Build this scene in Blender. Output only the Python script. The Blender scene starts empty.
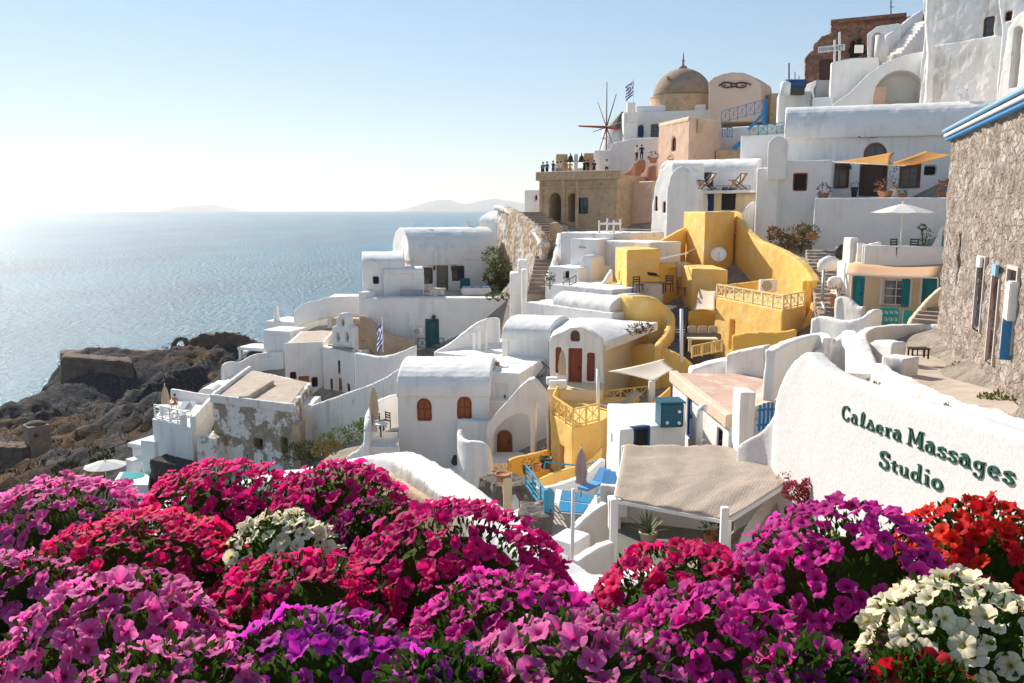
import bpy, bmesh, math, random
import numpy as np
from mathutils import Vector, Matrix, noise as mnoise
random.seed(7)
RAD = math.radians
sc = bpy.context.scene
COL = sc.collection

# ------------------------------------------------------------------ camera
FPX = 850.0
PITCH = math.atan((341.5 - 206.9) / FPX)
cam_d = bpy.data.cameras.new('camera')
cam = bpy.data.objects.new('camera', cam_d); COL.objects.link(cam)
cam_d.sensor_width = 36.0; cam_d.lens = FPX / 1024 * 36.0
cam_d.clip_start = 0.1; cam_d.clip_end = 60000
cam.location = (0, 0, 0); cam.rotation_euler = (math.pi / 2 - PITCH, 0, 0)
sc.camera = cam

# ------------------------------------------------------------------ light
SUN_AZ, SUN_EL = RAD(-38), RAD(33)       # azimuth from +Y towards +X
SUNV = Vector((math.sin(SUN_AZ) * math.cos(SUN_EL), math.cos(SUN_AZ) * math.cos(SUN_EL), math.sin(SUN_EL)))
w = bpy.data.worlds.new('World'); sc.world = w; w.use_nodes = True
wn = w.node_tree.nodes; wl = w.node_tree.links
sky = wn.new('ShaderNodeTexSky'); sky.sky_type = 'NISHITA'; sky.sun_disc = False
sky.sun_elevation = SUN_EL; sky.sun_rotation = SUN_AZ
sky.altitude = 100; sky.air_density = 1.0; sky.dust_density = 0.05; sky.ozone_density = 3.0
bg = wn['Background']; bg.inputs['Strength'].default_value = 0.1
sk1 = wn.new('ShaderNodeVectorMath'); sk1.operation = 'SCALE'; sk1.inputs['Scale'].default_value = 0.13; wl.new(sky.outputs[0], sk1.inputs[0])
sk2 = wn.new('ShaderNodeGamma'); sk2.inputs['Gamma'].default_value = 0.6; wl.new(sk1.outputs[0], sk2.inputs[0])
sk3 = wn.new('ShaderNodeVectorMath'); sk3.operation = 'SCALE'; sk3.inputs['Scale'].default_value = 4.5; sk4 = wn.new('ShaderNodeHueSaturation'); sk4.inputs['Saturation'].default_value = 1.15; wl.new(sk2.outputs[0], sk4.inputs['Color']); wl.new(sk4.outputs[0], sk3.inputs[0])
wl.new(sk3.outputs[0], bg.inputs[0])
sd = bpy.data.lights.new('sun', 'SUN'); sd.energy = 3.7; sd.angle = RAD(0.53); sd.color = (1.0, 0.93, 0.82)
so = bpy.data.objects.new('sun', sd); COL.objects.link(so)
so.rotation_euler = SUNV.to_track_quat('Z', 'Y').to_euler(); so.location = SUNV * 300
sc.view_settings.view_transform = 'Standard'; sc.view_settings.look = 'None'
sc.view_settings.exposure = 1.0; sc.view_settings.gamma = 1.0
sc.view_settings.use_curve_mapping = False
sc.cycles.use_denoising = True
sc.cycles.max_bounces = 6; sc.cycles.diffuse_bounces = 4; sc.cycles.glossy_bounces = 2
sc.cycles.transmission_bounces = 4; sc.cycles.transparent_max_bounces = 8; sc.cycles.volume_bounces = 0
sc.cycles.sample_clamp_indirect = 6.0

# ------------------------------------------------------------------ picture geometry -> world
cp, sp = math.cos(PITCH), math.sin(PITCH)
def Zof(py, Y):
    t = (341.5 - py) / FPX
    return Y * (t * cp - sp) / (cp + t * sp)
def Xof(px, Y, z): return (px - 512) / FPX * (Y * cp - z * sp)
def A(px, py, Y):
    z = Zof(py, Y); return Vector((Xof(px, Y, z), Y, z))
def G(px, py, z):                 # point at height z seen at px,py
    t = (341.5 - py) / FPX
    k = (t * cp - sp) / (cp + t * sp)
    Y = z / k; return Vector((Xof(px, Y, z), Y, z))
def M(px, Y): return px * (Y * cp) / FPX    # pixels -> metres at distance Y (approx.)
def ray(px, py):
    return Vector(((px - 512) / FPX, cp + sp * (341.5 - py) / FPX, -sp + cp * (341.5 - py) / FPX))
def onplane(px, py, a, b):
    d = ray(px, py); n = Vector((-(b[1] - a[1]), b[0] - a[0], 0))
    t = n.dot(Vector((a[0], a[1], 0))) / n.dot(d)
    return d * t

# ------------------------------------------------------------------ materials
MATS = {}
def mat(name, rgb, rough=0.85, bump=None, var=None, stain=None, metal=0.0, trans=None, spec=0.3, rnd=0.0, stones=None, streak=0.0):
    """bump=(scale,strength,distance) var=(amount,scale) stain=(rgb,scale,lo,hi)"""
    if name in MATS: return MATS[name]
    m = bpy.data.materials.new(name); m.use_nodes = True
    nt = m.node_tree; N = nt.nodes; L = nt.links
    b = N['Principled BSDF']; b.inputs['Roughness'].default_value = rough
    b.inputs['Metallic'].default_value = metal
    b.inputs['Specular IOR Level'].default_value = spec
    geo = N.new('ShaderNodeTexCoord')
    rgbn = N.new('ShaderNodeRGB'); rgbn.outputs[0].default_value = (*rgb, 1)
    col = rgbn.outputs[0]
    def noise(scale, detail=6, rough_=0.6, dist=0.0):
        n = N.new('ShaderNodeTexNoise'); n.inputs['Scale'].default_value = scale
        n.inputs['Detail'].default_value = detail; n.inputs['Roughness'].default_value = rough_
        n.inputs['Distortion'].default_value = dist
        L.new(geo.outputs['Object'], n.inputs['Vector']); return n
    if var:
        n = noise(var[1]); mr = N.new('ShaderNodeMapRange')
        mr.inputs['From Min'].default_value = 0.3; mr.inputs['From Max'].default_value = 0.7
        mr.inputs['To Min'].default_value = 1 - var[0]; mr.inputs['To Max'].default_value = 1 + var[0] * 0.5
        L.new(n.outputs[0], mr.inputs[0])
        vm = N.new('ShaderNodeVectorMath'); vm.operation = 'SCALE'
        L.new(col, vm.inputs[0]); L.new(mr.outputs[0], vm.inputs['Scale']); col = vm.outputs[0]
    if rnd:
        oi = N.new('ShaderNodeObjectInfo'); mr = N.new('ShaderNodeMapRange')
        mr.inputs['To Min'].default_value = 1 - rnd; mr.inputs['To Max'].default_value = 1 + rnd
        L.new(oi.outputs['Random'], mr.inputs[0])
        vm = N.new('ShaderNodeVectorMath'); vm.operation = 'SCALE'
        L.new(col, vm.inputs[0]); L.new(mr.outputs[0], vm.inputs['Scale']); col = vm.outputs[0]
    if streak:
        mp = N.new('ShaderNodeMapping'); mp.inputs['Scale'].default_value = (2.6, 2.6, 0.16); L.new(geo.outputs['Object'], mp.inputs[0])
        n = N.new('ShaderNodeTexNoise'); n.inputs['Scale'].default_value = 1.0; n.inputs['Detail'].default_value = 6; n.inputs['Roughness'].default_value = 0.7; L.new(mp.outputs[0], n.inputs['Vector'])
        n2_ = noise(0.35, 3); mm = N.new('ShaderNodeMath'); mm.operation = 'MULTIPLY'; L.new(n.outputs[0], mm.inputs[0]); L.new(n2_.outputs[0], mm.inputs[1])
        mr = N.new('ShaderNodeMapRange'); mr.inputs['From Min'].default_value = 0.26; mr.inputs['From Max'].default_value = 0.42; mr.inputs['To Min'].default_value = 0; mr.inputs['To Max'].default_value = streak; L.new(mm.outputs[0], mr.inputs[0])
        mx = N.new('ShaderNodeMix'); mx.data_type = 'RGBA'; L.new(mr.outputs[0], mx.inputs[0]); L.new(col, mx.inputs[6]); mx.inputs[7].default_value = (0.40, 0.34, 0.28, 1); col = mx.outputs[2]
    stains = stain if isinstance(stain, list) else ([stain] if stain else [])
    for s in stains:
        n = noise(s[1], 8, 0.65, 0.3); mr = N.new('ShaderNodeMapRange')
        mr.inputs['From Min'].default_value = s[2]; mr.inputs['From Max'].default_value = s[3]
        L.new(n.outputs[0], mr.inputs[0])
        mx = N.new('ShaderNodeMix'); mx.data_type = 'RGBA'
        L.new(mr.outputs[0], mx.inputs[0]); L.new(col, mx.inputs[6]); mx.inputs[7].default_value = (*s[0], 1)
        col = mx.outputs[2]
    vor = None
    if stones:
        n = noise(stones * 0.8, 4); ad = N.new('ShaderNodeMix'); ad.data_type = 'VECTOR'; ad.inputs[0].default_value = 0.16 / stones * 2
        L.new(geo.outputs['Object'], ad.inputs[4]); L.new(n.outputs['Color'], ad.inputs[5])
        v1 = N.new('ShaderNodeTexVoronoi'); v1.inputs['Scale'].default_value = stones; L.new(ad.outputs[1], v1.inputs['Vector'])
        v2 = N.new('ShaderNodeTexVoronoi'); v2.feature = 'DISTANCE_TO_EDGE'; v2.inputs['Scale'].default_value = stones; L.new(ad.outputs[1], v2.inputs['Vector'])
        sp_ = N.new('ShaderNodeSeparateColor'); L.new(v1.outputs['Color'], sp_.inputs[0]); mr = N.new('ShaderNodeMapRange'); mr.inputs['To Min'].default_value = 0.72; mr.inputs['To Max'].default_value = 1.2; L.new(sp_.outputs[0], mr.inputs[0])
        vm = N.new('ShaderNodeVectorMath'); vm.operation = 'SCALE'; L.new(col, vm.inputs[0]); L.new(mr.outputs[0], vm.inputs['Scale'])
        mr = N.new('ShaderNodeMapRange'); mr.inputs['From Min'].default_value = 0.02; mr.inputs['From Max'].default_value = 0.10; L.new(v2.outputs['Distance'], mr.inputs[0])
        mx = N.new('ShaderNodeMix'); mx.data_type = 'RGBA'; L.new(mr.outputs[0], mx.inputs[0]); mx.inputs[6].default_value = (rgb[0] * .85 + .02, rgb[1] * .85 + .02, rgb[2] * .85 + .015, 1); L.new(vm.outputs[0], mx.inputs[7]); col = mx.outputs[2]
        vor = N.new('ShaderNodeBump'); vor.inputs['Strength'].default_value = 1.0; vor.inputs['Distance'].default_value = 0.05 / stones * 3; L.new(mr.outputs[0], vor.inputs['Height'])
    L.new(col, b.inputs['Base Color'])
    if bump:
        n = noise(bump[0], 8, 0.6); bp = N.new('ShaderNodeBump')
        bp.inputs['Strength'].default_value = bump[1]; bp.inputs['Distance'].default_value = bump[2]
        L.new(n.outputs[0], bp.inputs['Height']); L.new(bp.outputs[0], b.inputs['Normal'])
        if vor: L.new(vor.outputs[0], bp.inputs['Normal'])
    if trans:
        t = N.new('ShaderNodeBsdfTranslucent'); L.new(col, t.inputs[0])
        mx = N.new('ShaderNodeMixShader'); mx.inputs[0].default_value = trans
        L.new(b.outputs[0], mx.inputs[1]); L.new(t.outputs[0], mx.inputs[2])
        L.new(mx.outputs[0], N['Material Output'].inputs[0])
    MATS[name] = m; return m
WHITE = mat('white_plaster', (0.80, 0.765, 0.73), 0.9, (7, 0.35, 0.03), (0.07, 0.6), ((0.50, 0.44, 0.38), 0.5, 0.63, 0.85), streak=0.5)
WHITED = mat('weathered_white_plaster', (0.78, 0.745, 0.71), 0.9, (7, 0.4, 0.04), (0.08, 0.8), [((0.48, 0.42, 0.36), 1.1, 0.60, 0.72), ((0.3, 0.26, 0.2), 0.6, 0.66, 0.74)], streak=0.7)
WHITEC = mat('clean_white_plaster', (0.82, 0.795, 0.76), 0.9, (6, 0.25, 0.02), (0.05, 0.8), ((0.55, 0.50, 0.44), 1.7, 0.68, 0.76), streak=0.35)
SIGNPL = mat('rough_white_render', (0.66, 0.63, 0.62), 0.95, (9, 0.5, 0.03), (0.09, 9), ((0.55, 0.5, 0.46), 3, 0.6, 0.8))
PATCHY = mat('peeling_white_plaster', (0.76, 0.73, 0.70), 0.95, (4, 0.5, 0.06), (0.1, 2), [((0.30, 0.25, 0.19), 0.42, 0.50, 0.53), ((0.42, 0.36, 0.28), 1.6, 0.55, 0.6)])
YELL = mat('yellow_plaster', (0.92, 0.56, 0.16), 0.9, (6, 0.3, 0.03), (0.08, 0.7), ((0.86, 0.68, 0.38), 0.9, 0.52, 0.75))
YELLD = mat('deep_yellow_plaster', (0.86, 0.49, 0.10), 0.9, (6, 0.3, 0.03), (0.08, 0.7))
CREAM = mat('cream_plaster', (0.78, 0.62, 0.40), 0.9, (6, 0.3, 0.03), (0.07, 0.7))
PINK = mat('pink_plaster', (0.74, 0.50, 0.37), 0.9, (6, 0.3, 0.03), (0.1, 1.0), ((0.62, 0.36, 0.2), 1.2, 0.55, 0.75))
PEACH = mat('peach_plaster', (0.72, 0.55, 0.43), 0.9, (6, 0.3, 0.03), (0.05, 0.7))
OCHRE = mat('ochre_limestone', (0.60, 0.42, 0.26), 0.95, (3, 0.6, 0.08), (0.22, 1.2), ((0.35, 0.24, 0.13), 2.2, 0.55, 0.7))
STONEW = mat('rubble_stone_wall', (0.36, 0.285, 0.235), 0.95, (6, 1.0, 0.08), (0.3, 1.2), [((0.46, 0.39, 0.34), 0.9, 0.47, 0.60), ((0.16, 0.11, 0.09), 1.7, 0.6, 0.68)], stones=4.6)
BROWNR = mat('red_brown_ruin_stone', (0.42, 0.22, 0.15), 0.95, (3, 1.0, 0.3), (0.4, 1.0), ((0.14, 0.08, 0.06), 2, 0.55, 0.65), stones=1.6)
DOMEM = mat('weathered_dome_plaster', (0.36, 0.27, 0.19), 0.95, (3, 0.5, 0.08), (0.2, 1.2), ((0.26, 0.19, 0.13), 1.5, 0.55, 0.7))
TERRA = mat('terracotta_roof_plaster', (0.60, 0.40, 0.31), 0.95, (5, 0.4, 0.03), (0.16, 1.3), [((0.72, 0.58, 0.48), 0.8, 0.5, 0.65)])
FLOORM = mat('stone_paving', (0.50, 0.41, 0.33), 0.95, (5, 0.4, 0.03), (0.2, 1.0), ((0.36, 0.28, 0.22), 1.3, 0.55, 0.7))
STEPM = mat('grey_stone_steps', (0.36, 0.28, 0.22), 0.95, (5, 0.6, 0.05), (0.25, 2.0))
WOODR = mat('red_brown_wood', (0.26, 0.065, 0.035), 0.55, (30, 0.2, 0.01), (0.15, 8))
WOODB = mat('orange_brown_wood', (0.36, 0.13, 0.05), 0.55, (30, 0.2, 0.01), (0.15, 8))
WOODD = mat('dark_brown_wood', (0.10, 0.055, 0.04), 0.6, (30, 0.2, 0.01), (0.15, 8))
WOODG = mat('grey_green_wood', (0.20, 0.18, 0.14), 0.7, (30, 0.2, 0.01), (0.15, 8))
TURQ = mat('turquoise_paint', (0.02, 0.27, 0.30), 0.5, None, (0.1, 3))
DTURQ = mat('dark_teal_paint', (0.02, 0.11, 0.13), 0.5, None, (0.1, 3))
BLUEP = mat('blue_paint', (0.04, 0.23, 0.50), 0.5, None, (0.12, 4))
DBLUE = mat('dark_blue_paint', (0.02, 0.07, 0.20), 0.5, None, (0.12, 4))
LBLUE = mat('light_blue_paint', (0.25, 0.45, 0.62), 0.6, None, (0.12, 4))
WPAINT = mat('white_paint', (0.80, 0.79, 0.77), 0.5)
YPAINT = mat('yellow_rail_paint', (0.80, 0.52, 0.16), 0.6)
GLASS = mat('dark_window_glass', (0.05, 0.06, 0.07), 0.08, spec=0.6)
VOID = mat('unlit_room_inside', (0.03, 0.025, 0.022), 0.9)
SAILC = mat('cream_sail_cloth', (0.80, 0.68, 0.54), 0.9, (25, 0.2, 0.01), trans=0.35)
SAILO = mat('orange_sail_cloth', (0.80, 0.45, 0.14), 0.9, (25, 0.2, 0.01), trans=0.4)
UMBW = mat('white_umbrella_cloth', (0.84, 0.82, 0.78), 0.9, trans=0.3)
UMBP = mat('dusty_pink_umbrella_cloth', (0.55, 0.40, 0.37), 0.9, (20, 0.2, 0.01), trans=0.2)
UMBC = mat('beige_umbrella_cloth', (0.62, 0.50, 0.36), 0.9, trans=0.2)
METALD = mat('dark_iron', (0.06, 0.055, 0.05), 0.5, metal=0.6)
METALG = mat('galvanised_metal', (0.45, 0.45, 0.45), 0.4, metal=0.7)
TERRAP = mat('terracotta_pot', (0.45, 0.20, 0.10), 0.85, None, (0.15, 5))
POTW = mat('pale_clay_pot', (0.62, 0.50, 0.38), 0.85, None, (0.1, 5))
LEAFG = mat('green_leaf', (0.07, 0.12, 0.03), 0.6, None, (0.4, 3), trans=0.3)
LEAFY = mat('yellow_green_leaf', (0.16, 0.17, 0.04), 0.6, None, (0.4, 3), trans=0.3)
LEAFR = mat('rusty_leaf', (0.30, 0.12, 0.05), 0.7, None, (0.4, 3), trans=0.3)
BOUG = mat('crimson_bougainvillea_bract', (0.45, 0.02, 0.06), 0.6, None, (0.3, 5), trans=0.4)
STEMM = mat('woody_stem', (0.16, 0.11, 0.07), 0.9)
SKIN = mat('skin', (0.50, 0.28, 0.18), 0.6)
HAIR = mat('dark_hair', (0.03, 0.02, 0.015), 0.6)
LETTER = mat('dark_green_letter_paint', (0.012, 0.085, 0.055), 0.45, None, (0.3, 12))
SIGNW = mat('white_sign_board', (0.75, 0.74, 0.72), 0.6)

# ------------------------------------------------------------------ mesh builder
class MB:
    def __init__(s): s.v = []; s.f = []; s.shells = 0
    def add(s, vs, fs):
        k = len(s.v); s.v += [tuple(q) for q in vs]; s.f += [tuple(i + k for i in f) for f in fs]; s.shells += 1; return s
    def prism(s, tops, zb):
        """tops: 3D points of the top outline; zb number or list"""
        n = len(tops)
        ar = sum(tops[i][0] * tops[(i + 1) % n][1] - tops[(i + 1) % n][0] * tops[i][1] for i in range(n))
        if ar < 0:
            tops = list(tops)[::-1]
            if isinstance(zb, (list, tuple)): zb = list(zb)[::-1]
        zbs = zb if isinstance(zb, (list, tuple)) else [zb] * n
        vs = [tuple(t) for t in tops] + [(t[0], t[1], z) for t, z in zip(tops, zbs)]
        fs = [tuple(range(n)), tuple(range(2 * n - 1, n - 1, -1))]
        for i in range(n):
            j = (i + 1) % n; fs.append((i, i + n, j + n, j))
        return s.add(vs, fs)
    def box(s, c, size, rz=0.0, R=None):
        hx, hy, hz = size[0] / 2, size[1] / 2, size[2] / 2
        Rm = R if R is not None else Matrix.Rotation(rz, 3, 'Z')
        vs = [Vector(c) + Rm @ Vector((x * hx, y * hy, z * hz)) for z in (-1, 1) for x, y in ((-1, -1), (1, -1), (1, 1), (-1, 1))]
        return s.add(vs, [(3, 2, 1, 0), (4, 5, 6, 7), (0, 1, 5, 4), (1, 2, 6, 5), (2, 3, 7, 6), (3, 0, 4, 7)])
    def bar(s, a, b, wd, ht=None):
        a = Vector(a); b = Vector(b); d = b - a; L = d.length
        if L < 1e-6: return s
        ht = ht or wd
        q = d.to_track_quat('X', 'Z').to_matrix()
        return s.box((a + b) / 2, (L, wd, ht), R=q)
    def tube(s, pts, rad, n=8, cap=True):
        pts = [Vector(p) for p in pts]; m = len(pts)
        rad = rad if isinstance(rad, (list, tuple)) else [rad] * m
        vs = []; prev = None
        for i, p in enumerate(pts):
            d = (pts[min(i + 1, m - 1)] - pts[max(i - 1, 0)]).normalized()
            if prev is None:
                u = d.orthogonal().normalized()
            else:
                u = (prev - d * prev.dot(d)); u = u.normalized() if u.length > 1e-6 else d.orthogonal().normalized()
            prev = u; v = d.cross(u)
            for k in range(n):
                a = 2 * math.pi * k / n; vs.append(p + (u * math.cos(a) + v * math.sin(a)) * rad[i])
        fs = []
        for i in range(m - 1):
            for k in range(n):
                k2 = (k + 1) % n; fs.append((i * n + k, i * n + k2, (i + 1) * n + k2, (i + 1) * n + k))
        if cap: fs += [tuple(range(n - 1, -1, -1)), tuple((m - 1) * n + k for k in range(n))]
        return s.add(vs, fs)
    def lathe(s, c, prof, n=20, cap=True, sx=1, sy=1):
        """prof list of (r,z) bottom -> top"""
        c = Vector(c); vs = []; m = len(prof)
        for r, z in prof:
            for k in range(n):
                a = 2 * math.pi * k / n; vs.append(c + Vector((r * math.cos(a) * sx, r * math.sin(a) * sy, z)))
        fs = []
        for i in range(m - 1):
            for k in range(n):
                k2 = (k + 1) % n; fs.append((i * n + k, i * n + k2, (i + 1) * n + k2, (i + 1) * n + k))
        if cap: fs += [tuple(range(n - 1, -1, -1)), tuple((m - 1) * n + k for k in range(n))]
        return s.add(vs, fs)
    def vault(s, o, ax, wv, h, zb, n=16, full=True):
        """house with a barrel roof: o springing corner, ax axis vector, wv width vector, h rise, zb base"""
        o = Vector(o); ax = Vector(ax); wv = Vector(wv)
        if ax.cross(wv).z < 0: o = o + ax; ax = -ax
        prof = [o + wv * (1 - math.cos(math.pi * i / n)) / 2 + Vector((0, 0, h * math.sin(math.pi * i / n))) for i in range(n + 1)]
        prof = [Vector((o.x, o.y, zb))] + prof + [Vector((o.x + wv.x, o.y + wv.y, zb))]
        m = len(prof)
        vs = prof + [p + ax for p in prof]
        fs = [tuple(range(m)), tuple(range(2 * m - 1, m - 1, -1))]
        for i in range(m):
            j = (i + 1) % m; fs.append((i, i + m, j + m, j))
        # orientation is made consistent in build
        return s.add(vs, fs)
    def ribbon(s, pts, th, zb, smooth=4, base=None):
        """thin wall whose top centre line runs through 3D pts; zb base height, or drop below top when base='drop'"""
        P = crom([Vector(p) for p in pts], smooth) if smooth else [Vector(p) for p in pts]
        vs = []
        m = len(P)
        for i, p in enumerate(P):
            d = P[min(i + 1, m - 1)] - P[max(i - 1, 0)]; d.z = 0
            if d.length < 1e-6: d = Vector((1, 0, 0))
            d.normalize(); nrm = Vector((-d.y, d.x, 0)) * th / 2
            z0 = p.z - zb if base == 'drop' else zb
            vs += [p + nrm, p - nrm, Vector((p.x - nrm.x, p.y - nrm.y, z0)), Vector((p.x + nrm.x, p.y + nrm.y, z0))]
        fs = [(3, 2, 1, 0), tuple((m - 1) * 4 + k for k in range(4))]
        for i in range(m - 1):
            for k in range(4):
                k2 = (k + 1) % 4; fs.append((i * 4 + k, i * 4 + k2, (i + 1) * 4 + k2, (i + 1) * 4 + k))
        return s.add(vs, fs)
    def mesh(s, name):
        me = bpy.data.meshes.new(name); me.from_pydata(s.v, [], s.f)
        bm = bmesh.new(); bm.from_mesh(me); bmesh.ops.recalc_face_normals(bm, faces=bm.faces); bm.to_mesh(me); bm.free()
        return me
    def build(s, name, material, parent=None, smooth=False, bevel=0.0, bseg=2):
        me = s.mesh(name); o = bpy.data.objects.new(name, me); COL.objects.link(o)
        mats_ = material if isinstance(material, (list, tuple)) else [material]
        for q in mats_: me.materials.append(q)
        if smooth: me.polygons.foreach_set('use_smooth', [True] * len(me.polygons))
        if bevel:
            bm = bmesh.new(); bm.from_mesh(me)
            ed = [e for e in bm.edges if e.is_manifold and e.calc_face_angle(0) > 0.6]
            bmesh.ops.bevel(bm, geom=ed, offset=bevel, segments=bseg, affect='EDGES', clamp_overlap=True)
            bm.to_mesh(me); bm.free()
        if parent is not None: adopt(o, parent)
        return o
def crom(P, k):
    if len(P) < 3: 
        return [P[0].lerp(P[-1], i / k) for i in range(k + 1)]
    out = []
    for i in range(len(P) - 1):
        p0 = P[i - 1] if i > 0 else P[i] * 2 - P[i + 1]
        p1, p2 = P[i], P[i + 1]
        p3 = P[i + 2] if i + 2 < len(P) else P[i + 1] * 2 - P[i]
        for j in range(k):
            t = j / k
            out.append(0.5 * ((2 * p1) + (p2 - p0) * t + (2 * p0 - 5 * p1 + 4 * p2 - p3) * t * t + (3 * p1 - p0 - 3 * p2 + p3) * t ** 3))
    out.append(P[-1]); return out
def adopt(o, parent):
    o.parent = parent
    loc = Vector(parent.location) if not parent.parent else Vector((0, 0, 0))
    if parent.type == 'EMPTY' and not parent.get('_local'):
        o.matrix_parent_inverse = Matrix.Translation(-loc)
def thing(name, label, cat, loc=(0, 0, 0), group=None, local=False, rz=0.0):
    e = bpy.data.objects.new(name, None); COL.objects.link(e); e.location = loc; e.rotation_euler.z = rz
    e.empty_display_size = 0.3
    if local: e['_local'] = 1
    return tag(e, label, cat, group)
def tag(o, label=None, cat=None, group=None, kind=None):
    if label: o['label'] = label
    if cat: o['category'] = cat
    if group: o['group'] = group
    if kind: o['kind'] = kind
    return o
def copy_tree(o, parent=None, hide=()):
    c = o.copy(); COL.objects.link(c); c.parent = parent
    for ch in list(o.children): copy_tree(ch, c)
    return c
def place(o, loc, rz=0.0, s=1.0, label=None, group=None):
    o.location = loc; o.rotation_euler = (0, 0, rz); o.scale = (s, s, s)
    return tag(o, label, None, group)

# ------------------------------------------------------------------ soft plaster walls with cut openings
SOFT = []
class Wall:
    def __init__(s, name, material, parent, mb, Y, rough=1.0, vox=None, smooth=1):
        s.o = mb.build(name, material, parent); s.cut = MB(); s.Y = Y; s.rough = rough
        s.vox = vox or max(Y / 850.0, 0.04); s.multi = mb.shells > 1; s.smooth = smooth
        SOFT.append(s)
TEX = bpy.data.textures.new('plaster_waviness', 'CLOUDS'); TEX.noise_scale = 0.9; TEX.noise_depth = 3
TEX2 = bpy.data.textures.new('rubble_waviness', 'CLOUDS'); TEX2.noise_scale = 0.45; TEX2.noise_depth = 4
def finish_soft():
    cutters = []
    for s in SOFT:
        o = s.o
        if s.cut.v:
            c = s.cut.build('cutter', WHITE); cutters.append(c)
            md = o.modifiers.new('b', 'BOOLEAN'); md.operation = 'DIFFERENCE'; md.object = c; md.solver = 'EXACT'
            md.use_self = s.multi
        md = o.modifiers.new('r', 'REMESH'); md.mode = 'VOXEL'; md.voxel_size = s.vox; md.use_smooth_shade = True
        md = o.modifiers.new('s', 'SMOOTH'); md.factor = 0.5; md.iterations = s.smooth
        md = o.modifiers.new('d', 'DISPLACE'); md.texture = TEX2 if s.rough > 2 else TEX; md.texture_coords = 'GLOBAL'
        md.strength = 0.08 * s.rough; md.mid_level = 0.5
    bpy.context.view_layer.update()
    dg = bpy.context.evaluated_depsgraph_get()
    for s in SOFT:
        ev = s.o.evaluated_get(dg)
        me = bpy.data.meshes.new_from_object(ev, depsgraph=dg)
        if len(me.polygons) < 4: print('SOFT EMPTY', s.o.name, s.o.parent and s.o.parent.name); continue
        me.name = s.o.data.name
        s.new = me
    for s in SOFT:
        s.o.modifiers.clear()
        if hasattr(s, 'new'):
            mats_ = [m for m in s.o.data.materials]
            s.o.data = s.new
            s.o.data.materials.clear()
            for m in mats_: s.o.data.materials.append(m)
            s.o.data.polygons.foreach_set('use_smooth', [True] * len(s.o.data.polygons))
    for c in cutters: bpy.data.objects.remove(c, do_unlink=True)

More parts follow.
